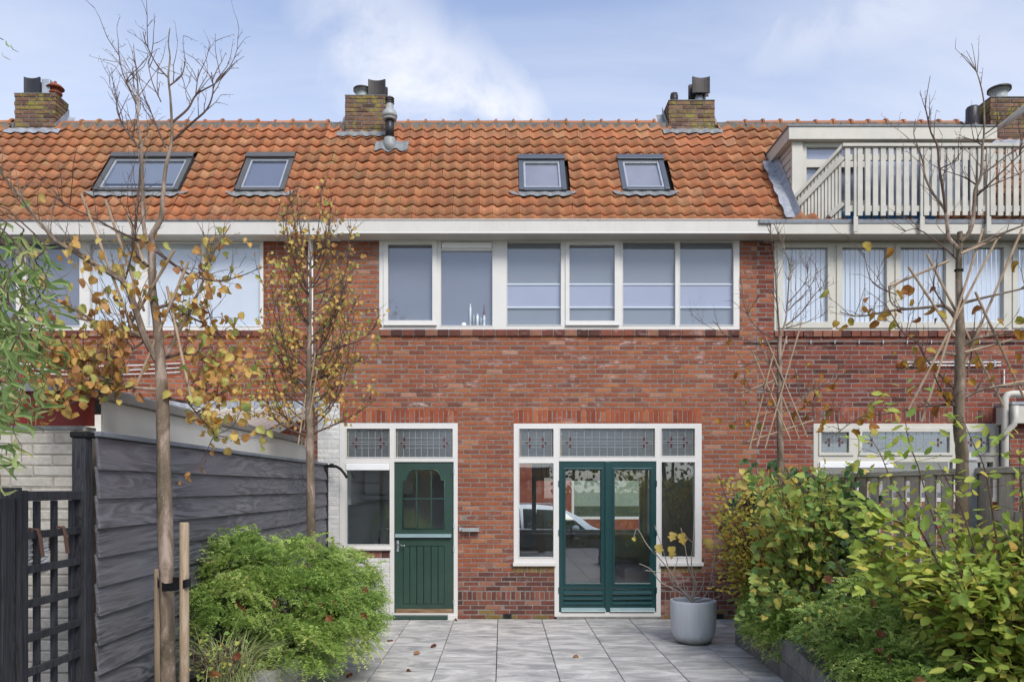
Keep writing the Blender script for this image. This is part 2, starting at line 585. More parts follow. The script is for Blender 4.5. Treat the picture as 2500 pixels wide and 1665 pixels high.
GLASSC = m_glass('clear_glass', 0.0, (0.97, 0.98, 0.98))
GLASS = m_glass('window_glass', 0.11, (0.93, 0.96, 0.95))
GLASSU = m_glass('upper_glass', 0.05, (0.93, 0.95, 0.97))
GLASSL = m_glass('leaded_glass', 0.05, (0.75, 0.78, 0.80), 0.15, 0.5, (0.13, 0.145, 0.15, 0.5))
GLASSR = m_glass('roof_glass', 0.12, (0.9, 0.92, 0.95))
REDG = m_plain('red_leaded_glass', (0.10, 0.012, 0.012), 0.2, 0.6, 0.1, 5)
AMBER = m_plain('amber_leaded_glass', (0.16, 0.14, 0.045), 0.25, 0.6, 0.1, 5)
CAME = m_plain('lead_came', (0.33, 0.35, 0.37), 0.5, 0.5, 0.1, 9)
POLY = m_glass('polycarbonate', 0.02, (0.9, 0.88, 0.78), 0.3, 0.0, (0.74, 0.72, 0.60, 0.80))
def m_opal():
    t = NT('opal_panel')
    t.fin(t.mix(t.rng(t.noise(t.pos(), 1.6, 4, 0.6), 0.35, 0.7), (0.90, 0.87, 0.80), (0.76, 0.73, 0.66)), 0.35, 0.4)
    tl = t.n('ShaderNodeBsdfTranslucent', {'Color': (0.95, 0.92, 0.85, 1)})
    mx = t.n('ShaderNodeMixShader', {0: 0.5})
    t.t.links.new(t.b.outputs[0], mx.inputs[1]); t.t.links.new(tl.outputs[0], mx.inputs[2])
    t.t.links.new(mx.outputs[0], t.out.inputs[0])
    return t.m


FROST = m_opal()


def m_tile(name, obj):
    t = NT(name)
    c = t.ramp(t.rnd(obj), [(0.0, (0.29, 0.105, 0.05)), (0.2, (0.36, 0.125, 0.054)), (0.6, (0.42, 0.148, 0.062)), (0.9, (0.47, 0.175, 0.076)), (1.0, (0.51, 0.235, 0.12))])
    p = t.pos()
    n = t.noise(p, 5.5, 6, 0.68)
    c = t.mix(t.rng(n, 0.42, 0.70, 0.0, 0.72), c, (0.21, 0.13, 0.075))
    nb = t.noise(p, 0.55, 4, 0.6)
    c = t.mix(t.rng(nb, 0.42, 0.68, 0.0, 0.45), c, (0.25, 0.135, 0.07))
    n2 = t.noise(p, 14, 5, 0.7)
    n3 = t.noise(p, 1.1, 3, 0.6)
    k = t.math('MULTIPLY', t.rng(n2, 0.53, 0.64), t.rng(n3, 0.40, 0.58))
    c = t.mix(t.math('MULTIPLY', k, 0.75), c, (0.29, 0.235, 0.075))
    n4 = t.noise(p, 33, 3, 0.6)
    c = t.mix(t.math('MULTIPLY', t.rng(n4, 0.66, 0.74), 0.5), c, (0.33, 0.34, 0.28))
    t.bump(t.noise(p, 45, 4, 0.65), 0.35, 0.006)
    return t.fin(c, 0.75, 0.3)


TILE = [m_tile('clay_tile', True), m_tile('clay_tile_mass', False)]


def m_wood(name, c0, c1, axis='Y', rough=0.75, scale=1.0, obj=True, knots=True, tint=None):
    t = NT(name)
    st = {'X': (0.35, 5, 5), 'Y': (5, 0.35, 5), 'Z': (5, 5, 0.35)}[axis]
    p = t.pos(tuple(a * scale for a in st))
    off = t.n('ShaderNodeVectorMath', operation='ADD')
    t.t.links.new(p, off.inputs[0])
    r = t.rnd(obj)
    k = t.n('ShaderNodeCombineXYZ', {0: t.math('MULTIPLY', r, 37.0), 1: t.math('MULTIPLY', r, 17.0), 2: t.math('MULTIPLY', r, 29.0)})
    t.t.links.new(k.outputs[0], off.inputs[1])
    v = off.outputs[0]
    n = t.noise(v, 1.6, 4, 0.6, 1.6)
    w = t.math('FRACT', t.math('MULTIPLY', n, 9.0))
    w = t.math('ABSOLUTE', t.math('SUBTRACT', w, 0.5))
    fine = t.noise(v, 9, 5, 0.7)
    g = t.math('ADD', t.math('MULTIPLY', w, 0.9), t.math('MULTIPLY', fine, 0.55))
    c = t.mix(t.rng(g, 0.2, 0.85), c0, c1)
    if tint:
        c = t.mix(t.rng(t.noise(t.pos(), 1.3, 3, 0.6), 0.4, 0.7, 0, 0.8), c, tint)
    c = t.mix(t.math('MULTIPLY', r, 0.35), c, t.mix(1.0, c, (0.55, 0.55, 0.55), 'MULTIPLY'))
    t.bump(g, 0.35, 0.004)
    return t.fin(c, rough, 0.3)


BLACKW = m_wood('black_stained_wood', (0.055, 0.055, 0.060), (0.27, 0.265, 0.285), 'Y', 0.5, 0.62, tint=(0.155, 0.146, 0.165))
BLACKP = m_wood('black_stained_post', (0.020, 0.020, 0.023), (0.065, 0.065, 0.072), 'Z', 0.6)
GREYW = m_wood('weathered_wood', (0.38, 0.31, 0.25), (0.58, 0.50, 0.42), 'Z', 0.85)
GREYWY = m_wood('weathered_rail', (0.33, 0.29, 0.22), (0.52, 0.47, 0.37), 'Y', 0.85)
STAKE = m_wood('pine_stake', (0.34, 0.24, 0.15), (0.52, 0.41, 0.29), 'Z', 0.8)
CARPW = m_wood('carport_wood', (0.30, 0.19, 0.09), (0.42, 0.28, 0.15), 'Z', 0.7)
BROWNW = m_wood('dark_brown_wood', (0.030, 0.022, 0.018), (0.07, 0.052, 0.042), 'Y', 0.8)
BAMBOO = m_plain('bamboo', (0.40, 0.29, 0.19), 0.6, 0.35, 0.16, 14, 0.2)


def m_bark(name, c0, c1, c2):
    t = NT(name)
    p = t.pos((1, 1, 0.35))
    n = t.noise(p, 9, 7, 0.7, 0.5)
    c = t.ramp(n, [(0.36, c0), (0.52, c1), (0.66, c2)])
    s = t.noise(t.pos(), 70, 3, 0.6)
    c = t.mix(t.rng(s, 0.62, 0.72, 0, 0.6), c, (0.42, 0.36, 0.30))
    t.bump(t.noise(p, 30, 5, 0.7), 0.6, 0.008)
    return t.fin(c, 0.85, 0.2)


BARK = m_bark('linden_bark', (0.085, 0.07, 0.045), (0.20, 0.15, 0.11), (0.40, 0.31, 0.25))
TWIG = m_plain('twig_bark', (0.125, 0.078, 0.060), 0.7, 0.3, 0.15, 14)
FIGB = m_plain('fig_bark', (0.34, 0.30, 0.26), 0.8, 0.2, 0.15, 18)


def m_leaf(name, stops, edgecol, obj, emix=0.6, trans=0.42, rough=0.5):
    t = NT(name)
    r = t.rnd(obj)
    c = t.ramp(r, stops)
    e = t.edge()
    nz_ = t.noise(t.pos(), 38, 3, 0.6)
    ee = t.math('MULTIPLY', t.rng(t.math('ADD', e, t.math('MULTIPLY', t.math('SUBTRACT', nz_, 0.5), 0.9)), 0.45, 1.0), emix)
    c = t.mix(ee, c, edgecol)
    t.fin(c, rough, 0.3)
    tl = t.n('ShaderNodeBsdfTranslucent', {'Color': c})
    mx = t.n('ShaderNodeMixShader', {0: trans})
    t.t.links.new(t.b.outputs[0], mx.inputs[1]); t.t.links.new(tl.outputs[0], mx.inputs[2])
    t.t.links.new(mx.outputs[0], t.out.inputs[0])
    return t.m


LF = {}
AUT = [(0.0, (0.38, 0.18, 0.075)), (0.2, (0.54, 0.29, 0.095)), (0.42, (0.66, 0.42, 0.12)), (0.68, (0.70, 0.54, 0.16)), (0.86, (0.50, 0.52, 0.15)), (1.0, (0.28, 0.40, 0.11))]
AUTY = [(0.0, (0.30, 0.11, 0.025)), (0.4, (0.46, 0.24, 0.04)), (0.8, (0.48, 0.33, 0.05)), (1.0, (0.24, 0.29, 0.05))]
for nm, st, ec, em, tr in (('linden', AUT, (0.44, 0.20, 0.07), 0.6, 0.3), ('lindeny', AUTY, (0.24, 0.08, 0.02), 0.7, 0.3),
                           ('willow', [(0, (0.20, 0.30, 0.10)), (0.5, (0.32, 0.44, 0.15)), (0.85, (0.46, 0.54, 0.22)), (1, (0.58, 0.52, 0.24))], (0.2, 0.33, 0.08), 0.2, 0.35),
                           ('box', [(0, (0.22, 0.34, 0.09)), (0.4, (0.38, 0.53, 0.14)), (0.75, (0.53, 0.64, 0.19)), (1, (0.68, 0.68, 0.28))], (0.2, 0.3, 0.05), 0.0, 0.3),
                           ('gold', [(0, (0.30, 0.36, 0.07)), (0.4, (0.46, 0.45, 0.08)), (0.8, (0.62, 0.51, 0.09)), (1, (0.64, 0.40, 0.10))], (0.42, 0.25, 0.04), 0.5, 0.35),
                           ('heart', [(0, (0.16, 0.32, 0.10)), (0.35, (0.29, 0.45, 0.12)), (0.7, (0.44, 0.53, 0.13)), (0.9, (0.60, 0.55, 0.13)), (1, (0.70, 0.52, 0.16))], (0.38, 0.28, 0.05), 0.55, 0.3),
                           ('hazel', [(0, (0.25, 0.40, 0.09)), (0.4, (0.39, 0.52, 0.10)), (0.8, (0.53, 0.59, 0.13)), (0.95, (0.64, 0.57, 0.13)), (1, (0.60, 0.36, 0.10))], (0.36, 0.25, 0.03), 0.35, 0.35),
                           ('ivy', [(0, (0.045, 0.10, 0.042)), (0.6, (0.085, 0.165, 0.06)), (1, (0.20, 0.29, 0.10))], (0.2, 0.26, 0.12), 0.35, 0.15),
                           ('fig', [(0, (0.46, 0.34, 0.08)), (1, (0.52, 0.42, 0.11))], (0.36, 0.2, 0.05), 0.4, 0.3),
                           ('litter', [(0, (0.12, 0.038, 0.02)), (0.5, (0.25, 0.085, 0.035)), (1, (0.36, 0.19, 0.085))], (0.15, 0.05, 0.02), 0.4, 0.1),
                           ('hedge', [(0, (0.09, 0.14, 0.03)), (0.6, (0.20, 0.25, 0.05)), (1, (0.45, 0.36, 0.07))], (0.1, 0.1, 0.02), 0.2, 0.2),
                           ('grass', [(0, (0.22, 0.30, 0.10)), (0.5, (0.45, 0.50, 0.22)), (1, (0.65, 0.63, 0.36))], (0.4, 0.4, 0.2), 0.2, 0.25)):
    LF[nm] = [m_leaf('leaf_' + nm, st, ec, True, em, min(.5, tr + .1)), m_leaf('leaf_' + nm + '_mass', st, ec, False, em, min(.5, tr + .1))]


def m_slab():
    t = NT('paving_slab')
    r = t.rnd(True)
    k = t.n('ShaderNodeCombineXYZ', {0: t.math('MULTIPLY', r, 71.0), 1: t.math('MULTIPLY', r, 43.0), 2: 0.0})
    off = t.n('ShaderNodeVectorMath', operation='ADD')
    t.t.links.new(t.pos((0.45, 1.0, 1.0)), off.inputs[0]); t.t.links.new(k.outputs[0], off.inputs[1])
    v = off.outputs[0]
    n = t.noise(v, 5.0, 8, 0.68, 0.9)
    c = t.ramp(n, [(0.30, (0.25, 0.25, 0.245)), (0.44, (0.385, 0.38, 0.365)), (0.54, (0.525, 0.51, 0.48)), (0.66, (0.68, 0.66, 0.62))])
    g = t.noise(t.pos(), 0.9, 4, 0.6)
    c = t.mix(t.rng(g, 0.5, 0.78, 0, 0.25), c, (0.24, 0.225, 0.175))
    # damp, mossy dirt towards the planting bed on the right
    t.bump(t.noise(v, 22, 4, 0.6), 0.12, 0.004)
    return t.fin(c, 0.55, 0.35)


SLAB = m_slab()
JOINT = m_plain('slab_joint', (0.055, 0.052, 0.035), 0.95, 0.1, 0.25, 10)


def m_pot():
    t = NT('concrete_pot')
    p = t.pos((7, 7, 0.7))
    n = t.noise(p, 2.2, 5, 0.6)
    c = t.ramp(n, [(0.3, (0.50, 0.52, 0.54)), (0.55, (0.58, 0.595, 0.605)), (0.75, (0.66, 0.66, 0.65))])
    z = t.z()
    m = t.math('MULTIPLY', t.rng(t.math('ADD', z, t.math('MULTIPLY', t.noise(t.pos(), 9, 4, 0.6), 0.10)), 0.16, 0.05), 0.85)
    c = t.mix(m, c, (0.085, 0.085, 0.035))
    t.bump(t.noise(t.pos(), 60, 4, 0.6), 0.15, 0.003)
    return t.fin(c, 0.6, 0.35)


POT = m_pot()
BLOCK = m_plain('concrete_block', (0.24, 0.235, 0.225), 0.9, 0.2, 0.2, 6, 0.6, dirt=(0.10, 0.10, 0.075))
BLOCKL = m_plain('concrete_block_pale', (0.36, 0.35, 0.32), 0.9, 0.2, 0.14, 9, 0.5)
CONC = m_plain('concrete_post', (0.42, 0.43, 0.43), 0.85, 0.2, 0.12, 10, 0.4)
# ------------------------------------------------------------------ bricks
BRICK_L, BRICK_H, COURSE, BOND = 0.2025, 0.0535, 0.0647, 0.2135
_bm = {}


def brick_geo(w, h, var, dep=0.03, rnd_=None):
    r = random.Random(var * 977 + int(w * 1000) * 13 + int(h * 1000))
    j = lambda a: (r.random() - 0.5) * a
    c = 0.005
    x, z = w / 2, h / 2
    back = [(-x, dep, -z), (x, dep, -z), (x, dep, z), (-x, dep, z)]
    o = [(-x + j(.004), 0.004, -z + j(.003)), (x + j(.004), 0.004, -z + j(.003)), (x + j(.004), 0.004, z + j(.003)), (-x + j(.004), 0.004, z + j(.003))]
    yo = j(.004)
    i = [(a[0] * (1 - c / x) + j(.003), yo + j(.0015), a[2] * (1 - c / z) + j(.002)) for a in o]
    v = back + o + i
    f = []
    for a, b in ((0, 4), (4, 8)):
        for k in range(4):
            f.append((a + k, a + (k + 1) % 4, b + (k + 1) % 4, b + k))
    f.append((8, 9, 10, 11))
    return v, f


def brick_mesh(w, h, var, key):
    k = (round(w, 4), round(h, 4), var, key)
    if k not in _bm:
        v, f = brick_geo(w, h, var)
        me = bpy.data.meshes.new('brick')
        me.from_pydata(v, [], f)
        me.materials.append(BR[key][0])
        me.update()
        _bm[k] = me
    return _bm[k]


def course_fill(x0, x1, z0, z1, holes, course=COURSE, bond=BOND, h=BRICK_H, gap=0.011, key='mid', keyf=None, seed=0):
    """running bond bricks for a wall rectangle with holes; (cx, cz, w, h, key, full)"""
    r = random.Random(seed)
    out = []
    k0 = int(math.floor(z0 / course)); k1 = int(math.ceil(z1 / course))
    for k in range(k0, k1):
        za, zb = max(k * course, z0), min(k * course + h, z1)
        if zb - za < 0.02:
            continue
        zm = (za + zb) / 2
        free = [(x0, x1)]
        for (a, b, c, d) in holes:
            if c < zm < d:
                nf = []
                for p, q in free:
                    if b <= p or a >= q:
                        nf.append((p, q))
                    else:
                        if a > p: nf.append((p, a))
                        if b < q: nf.append((b, q))
                free = nf
        off = (k % 2) * bond * 0.5 + r.uniform(-0.012, 0.012)
        for p, q in free:
            i = math.floor((p - off) / bond) - 1
            while True:
                a = off + i * bond
                b = a + bond - gap
                i += 1
                if a > q:
                    break
                aa, bb = max(a, p), min(b, q)
                if bb - aa < 0.025:
                    continue
                full = (bb - aa) > (bond - gap) * 0.98 and (zb - za) > h * 0.95
                kk = keyf((aa + bb) / 2, zm) if keyf else key
                out.append(((aa + bb) / 2, zm, bb - aa, zb - za, kk, full))
    return out


def soldier(x0, x1, z0, z1, pitch, key, gap=0.011):
    n = max(1, round((x1 - x0) / pitch))
    p = (x1 - x0) / n
    return [(x0 + (i + 0.5) * p, (z0 + z1) / 2, p - gap, z1 - z0, key, True) for i in range(n)]


def lay(parent, items, y, limit=300, ref=(0.6, 2.0), yoff=None):
    """first `limit` whole bricks as parts, the rest joined as one part"""
    full = [it for it in items if it[5]]
    full.sort(key=lambda it: (it[0] - ref[0]) ** 2 + (it[1] - ref[1]) ** 2)
    if len(items) <= limit:
        single, mass = items, []
    else:
        single = full[:limit]
        s = set(map(id, single))
        mass = [it for it in items if id(it) not in s]
    for it in single:
        me = brick_mesh(it[2], it[3], random.randrange(4), it[4])
        o = bpy.data.objects.new('brick', me)
        place(o, parent, (it[0], y + random.uniform(-.0015, .0015), it[1]))
        o.rotation_euler = (0, R(random.uniform(-.25, .25)), 0)
    if mass:
        keys = sorted({it[4] for it in mass})
        mb = MB()
        for it in mass:
            v, f = brick_geo(it[2], it[3], random.randrange(6))
            mb.cur = keys.index(it[4]); mb.rv = random.random()
            dy = random.uniform(-.0015, .0015)
            mb.add([(a + it[0], b + y + dy, c + it[1]) for a, b, c in v], f)
        o = mb.build('brickwork', [BR[k][1] for k in keys], parent)
        o['kind'] = 'stuff'


def rect_px(a, b, c, d):
    """px left, py top, px right, py bottom -> x0,x1,z0,z1 on the facade"""
    return (Xp(a), Xp(c), Zp(d), Zp(b))


def simple(name, mat, parent, fn, bevel=0.0, smooth=False):
    mb = MB()
    fn(mb)
    return mb.build(name, mat, parent, smooth, bevel)


def pane(parent, r, y, mat, name='pane'):
    mb = MB().box(r[0] - .004, r[1] + .004, y, y + .004, r[2] - .004, r[3] + .004)
    o = mb.build(name, mat, parent)
    o.rotation_euler = (R(random.uniform(-.25, .25)), 0, R(random.uniform(-.25, .25)))
    return o


def shrink(r, a):
    return (r[0] + a, r[1] - a, r[2] + a, r[3] - a)


def bead(mb, r, w, y0, y1):
    """thin raised frame round a pane"""
    mb.plate(r[0] - w, r[1] + w, r[2] - w, r[3] + w, [r], y0, y1)


# ------------------------------------------------------------------ roof geometry
RUN, RISE = 1.62, 2.07
SLOPE = math.hypot(RUN, RISE)
CU, SU = RUN / SLOPE, RISE / SLOPE
RTH = math.atan2(RISE, RUN)
EY, EZ = -0.22, 5.36


def RL(x, t, n):
    return Vector((x, EY + t * CU - n * SU, EZ + t * SU + n * CU))


def roof_t(py):
    a = (CY - py) / F
    y = (D * a + H - (EZ - EY * SU / CU)) / (SU / CU - a)
    return (y - EY) / CU


def roof_x(px, py):
    t = roof_t(py)
    return (px - CX) * (D + EY + t * CU) / F


TW, TP = 0.181, 0.2257
T0 = (-0.149 - EY) / CU - 1 * TP
_tm = []
for var in range(5):
    r_ = random.Random(var)
    nu = 9
    vs, fs = [], []
    ln = TP * 1.22
    for row, (v_, lift) in enumerate(((0.0, 0.030), (ln, 0.004))):
        for i in range(nu):
            u = i / (nu - 1)
            g = u ** 0.82
            h_ = 0.0215 * math.cos(2 * math.pi * g) + 0.004 * math.sin(4 * math.pi * g)
            if row == 0:
                h_ += r_.uniform(-.0012, .0012)
            dv = -0.006 * math.cos(2 * math.pi * g) if row == 0 else 0
            vs.append(((u - 0.5) * (TW - .002), v_ + dv, h_ + lift + 0.016 + u * 0.004))
    for i in range(nu - 1):
        fs.append((i, i + 1, nu + i + 1, nu + i))
    b = len(vs)
    for i in range(nu):
        x, y, z = vs[i]
        vs.append((x, y + .004, z - 0.017))
    for i in range(nu - 1):
        fs.append((b + i, b + i + 1, i + 1, i))
    fs.append((0, nu, b)); fs.append((nu - 1, b + nu - 1, 2 * nu - 1))
    me = bpy.data.meshes.new('roof_tile')
    me.from_pydata(vs, [], fs)
    me.materials.append(TILE[0])
    for pl in me.polygons[:nu - 1]:
        pl.use_smooth = True
    me.update()
    _tm.append((me, vs, fs))
ROT_ROOF = Matrix.Rotation(RTH, 3, 'X')


def tiles(roof, x0, x1, holes, limit=300):
    c0 = math.floor((x0 - 0.05) / TW); c1 = math.ceil((x1 - 0.05) / TW)
    items = []
    for k in range(12):
        t = T0 + k * TP + (.075 if k == 0 else 0)
        for c in range(c0, c1):
            x = 0.05 + (c + 0.5) * TW
            if x < x0 or x > x1:
                continue
            if any(h[0] < x < h[1] and h[2] < t + TP * .5 < h[3] for h in holes):
                continue
            items.append((k, x, t))
    items.sort(key=lambda i: (i[0], abs(i[1])))
    mb = MB()
    for n_i, (k, x, t) in enumerate(items):
        me, vs, fs = _tm[random.randrange(5)]
        odd = 3.2 if random.random() < .07 else 1.0
        rot = Euler((RTH + R(random.uniform(-.6, .6)), R(random.uniform(-.7, .7)) * odd, R(random.uniform(-.8, .8)) * odd))
        w = RL(x, t + random.uniform(-.005, .005) - (.012 if odd > 1 else 0), random.uniform(0, .005))
        if n_i < limit:
            o = bpy.data.objects.new('roof_tile', me)
            place(o, roof, w)
            o.rotation_euler = rot
        else:
            m = rot.to_matrix()
            mb.rv = random.random()
            mb.add([w + m @ Vector(v) for v in vs], fs)
    if mb.v:
        o = mb.build('tile_field', TILE[1], roof)
        o['kind'] = 'stuff'


def ridge(roof, x0, x1):
    """half round ridge tiles with a collar at one end"""
    pitch = 0.272
    n = int((x1 - x0) / pitch)
    top = RL(0, SLOPE, 0)
    mb = MB()
    prof = [(0.0, 0.085), (0.25, 0.088), (0.255, 0.112), (0.285, 0.115), (0.29, 0.09)]
    nn = 9
    vs, fs = [], []
    for x, r_ in prof:
        for j in range(nn):
            a = math.pi * (-.08 + 1.16 * j / (nn - 1))
            vs.append((x, r_ * 1.12 * math.cos(a), r_ * .85 * math.sin(a)))
    for i in range(len(prof) - 1):
        for j in range(nn - 1):
            fs.append((i * nn + j, i * nn + j + 1, (i + 1) * nn + j + 1, (i + 1) * nn + j))
    me = bpy.data.meshes.new('ridge_tile')
    me.from_pydata(vs, [], fs)
    me.materials.append(TILE[0])
    me.update()
    for i in range(n):
        o = bpy.data.objects.new('ridge_tile', me)
        place(o, roof, (x0 + i * pitch, top.y + .02, top.z - .015 + random.uniform(-.004, .004)))
        o.rotation_euler = (0, R(random.uniform(-.8, .8)), R(random.uniform(-1.2, 1.2)))
    # mortar bedding under the ridge
    mb = MB()
    m = int((x1 - x0) / 0.09)
    for i in range(m):
        x = x0 + i * (x1 - x0) / m
        w = (x1 - x0) / m
        mb.box(x, x + w + .01, top.y - .10 + random.uniform(-.012, .012), top.y + .1, top.z - .11, top.z - .015 + random.uniform(-.01, .008))
    mb.build('ridge_mortar', MORTARC, roof)


def roof_deck(house, x0, x1, name='roof'):
    mb = MB()
    a, b = RL(x0, -.05, -.03), RL(x0, SLOPE, -.03)
    ys = [(a.y, a.z), (b.y, b.z), (8.35, 2.95)]  # unseen back slope shaped low so sky and sun reach the parked car
    th = 0.06
    for (y0, z0), (y1, z1) in zip(ys[:-1], ys[1:]):
        mb.hexa([(x0, y0, z0 - th), (x1, y0, z0 - th), (x1, y1, z1 - th), (x0, y1, z1 - th), (x0, y0, z0), (x1, y0, z0), (x1, y1, z1), (x0, y1, z1)])
    return mb.build(name, BROWNW, house)


def slab_roof(mb, x0, x1, t0, t1, n0, n1):
    p = [RL(x0, t0, n0), RL(x1, t0, n0), RL(x1, t1, n0), RL(x0, t1, n0), RL(x0, t0, n1), RL(x1, t0, n1), RL(x1, t1, n1), RL(x0, t1, n1)]
    return mb.hexa(p)


MAUVE = m_plain('mauve_blind', (0.44, 0.40, 0.40), 0.9, 0.1, 0.1, 2.0)


def roof_window(house, px0, px1, pyb, pyt, fm, blind, blindfrac=1.0):
    t0, t1 = roof_t(pyb), roof_t(pyt)
    x0, x1 = roof_x(px0, pyb), roof_x(px1, pyb)
    fw = 0.07
    mb = MB()
    n0, n1 = -0.02, 0.085
    slab_roof(mb, x0, x0 + fw, t0, t1, n0, n1)
    slab_roof(mb, x1 - fw, x1, t0, t1, n0, n1)
    slab_roof(mb, x0 + fw, x1 - fw, t0, t0 + .07, n0, n1 - .012)
    slab_roof(mb, x0 + fw, x1 - fw, t1 - .10, t1, n0, n1 - .004)
    w = mb.build('roof_window', fm, house, bevel=.006)
    mb = MB()
    slab_roof(mb, x0 - .01, x1 + .01, t1 - .085, t1 + .03, n1 + .003, n1 + .03)
    mb.build('hood', fm, w, bevel=.006)
    mb = MB()
    s = 0.028
    a, b, c, d = x0 + fw, x1 - fw, t0 + .07, t1 - .10
    slab_roof(mb, a, a + s, c, d, .03, .07); slab_roof(mb, b - s, b, c, d, .03, .07)
    slab_roof(mb, a + s, b - s, c, c + s, .03, .068); slab_roof(mb, a + s, b - s, d - s, d, .03, .068)
    mb.build('sash', ALU, w, bevel=.003)
    mb = MB()
    slab_roof(mb, a + s, b - s, c + s, d - s, .046, .052)
    mb.build('pane', GLASSR, w)
    mb = MB()
    slab_roof(mb, a, b, c + (d - c) * (1 - blindfrac), d, .030, .034)
    mb.build('blind', blind, w)
    # lead apron below, wavy front edge, and lead along the sides
    mb = MB()
    n = 26
    vs, fs = [], []
    for i in range(n + 1):
        u = i / n
        x = x0 - .14 + (x1 - x0 + .28) * u
        ph = ((x - 0.05) / TW) % 1.0
        h = 0.0185 * math.cos(2 * math.pi * ph ** .82)
        e = min(1, min(u, 1 - u) * 9)
        vs.append(RL(x, t0 - .015 - .11 * e - .012 * math.cos(2 * math.pi * ph), h + .062))
        vs.append(RL(x, t0 + .02, .04 + h * .2))
    for i in range(n):
        fs.append((2 * i, 2 * i + 2, 2 * i + 3, 2 * i + 1))
    mb.add(vs, fs)
    o = mb.build('lead_apron', LEADL, w)
    sm = o.modifiers.new('thick', 'SOLIDIFY'); sm.thickness = .004
    return (x0 + .012, x1 - .012, t0 - .02, t1 + .03)


# ------------------------------------------------------------------ leaded lights
def leaded(parent, r, cols, y=0.03):
    p = pane(parent, r, y, GLASSL, 'leaded_pane')
    x0, x1, z0, z1 = r
    W, Hh = x1 - x0, z1 - z0
    mb = MB()
    t = 0.0055
    bx = 0.02
    step = (W - 2 * bx) / cols
    zb = [z0 + Hh * f for f in (0.333, 0.46, 0.545, 0.68)]
    xa, xb = x0 + bx + step * 1.15, x1 - bx - step * 1.15
    fy = y - .0032
    for i in range(cols + 1):
        x = x0 + bx + i * step
        if i in (0, cols):
            mb.box(x - t / 2, x + t / 2, fy, y, z0, z1)
        else:
            mb.box(x - t / 2, x + t / 2, fy, y, z0, zb[0] if xa < x < xb else zb[1])
            mb.box(x - t / 2, x + t / 2, fy, y, zb[3] if xa < x < xb else zb[2], z1)
            if xa < x < xb:
                mb.box(x - t / 3, x + t / 3, fy, y, zb[0], zb[3])
    f2 = fy - .0022
    for z in (zb[1], zb[2]):
        mb.box(x0 + bx, x1 - bx, f2, fy - .0004, z - t / 2, z + t / 2)
    for z in (zb[0], zb[3]):
        mb.box(xa, xb, f2, fy - .0004, z - t / 2, z + t / 2)
    for s in (-1, 1):
        xx = (x0, x1)[s > 0]
        for f in (0.2, 0.5, 0.8):
            mb.box(xx - s * bx, xx, f2, fy - .0004, z0 + Hh * f - t / 2, z0 + Hh * f + t / 2)
    return p, mb, (xa, xb, zb, bx, fy)


def leaded_light(window, r, cols, y=0.03):
    """pane, cames and coloured quarries as parts of the window"""
    p, mb, (xa, xb, zb, bx, fy) = leaded(window, r, cols, y)
    mb.build('lead_came', CAME, window)
    zm = (zb[1] + zb[2]) / 2
    q = (zb[3] - zb[0])
    for s, x in ((1, xa), (-1, xb)):
        for z in (zb[0] + q * .16, zb[3] - q * .16):
            MB().box(x - .012, x + .012, fy - .0075, fy - .0035, z - .024, z + .024).build('red_quarry', REDG, window)
        MB().box(x - s * .040 - .012, x - s * .040 + .012, fy - .0075, fy - .0035, zm - .013, zm + .013).build('red_quarry', REDG, window)
    for a, b in ((r[0], r[0] + bx - .004), (r[1] - bx + .004, r[1])):
        MB().box(a, b, y - .0012, y - .0002, r[2], r[3]).build('amber_border', AMBER, window)


# ------------------------------------------------------------------ window unit
def window_unit(house, outer, holes, mat, name='window', y0=-0.008, y1=0.095, bev=0.004):
    mb = MB().plate(outer[0], outer[1], outer[2], outer[3], holes, y0, y1)
    return mb.build(name, mat, house, bevel=bev)


def sash(window, outer, glass, mat, y0=-0.026, y1=0.06, gmat=None):
    mb = MB().plate(outer[0], outer[1], outer[2], outer[3], [glass], y0, y1)
    o = mb.build('sash', mat, window, bevel=.004)
    pane(window, glass, 0.015, gmat or GLASSU)
    return o


# =================================================================== the setting
gb = MB().box(-400, 400, -400, 900, -0.45, -0.35)
tag(gb.build('ground', GRASS), kind='structure')
gb = MB().box(-13, 13, -22, 0.02, -0.349, -0.045)
tag(gb.build('garden_soil', SOIL), kind='structure')
gb = MB().box(-40, 40, 9.0, 17.5, -0.349, -0.33)
tag(gb.build('road', ROAD), kind='structure')
gb = MB().box(-40, 40, 8.3, 8.95, -0.349, -0.2)
tag(gb.build('pavement', BLOCK), kind='structure')

# patio: bedding sheet + single slabs
pb = MB().box(-2.75, 3.55, -13.5, -0.012, -0.044, -0.018)
patio = pb.build('patio', JOINT)
tag(patio, kind='structure')
SW, SG = 0.599, 0.008
slab_me = []
for v in range(3):
    w = (SW - SG) / 2
    c = .004
    vs = [(-w, -w, -.03), (w, -w, -.03), (w, w, -.03), (-w, w, -.03), (-w, -w, -c), (w, -w, -c), (w, w, -c), (-w, w, -c),
          (-w + c, -w + c, 0), (w - c, -w + c, 0), (w - c, w - c, 0), (-w + c, w - c, 0)]
    fs = [(a + k, a + (k + 1) % 4, a + 4 + (k + 1) % 4, a + 4 + k) for a in (0, 4) for k in range(4)] + [(8, 9, 10, 11)]
    me = bpy.data.meshes.new('paving_slab')
    me.from_pydata(vs, [], fs)
    me.materials.append(SLAB)
    slab_me.append(me)
xs0 = (1215.5 - CX) / PPM
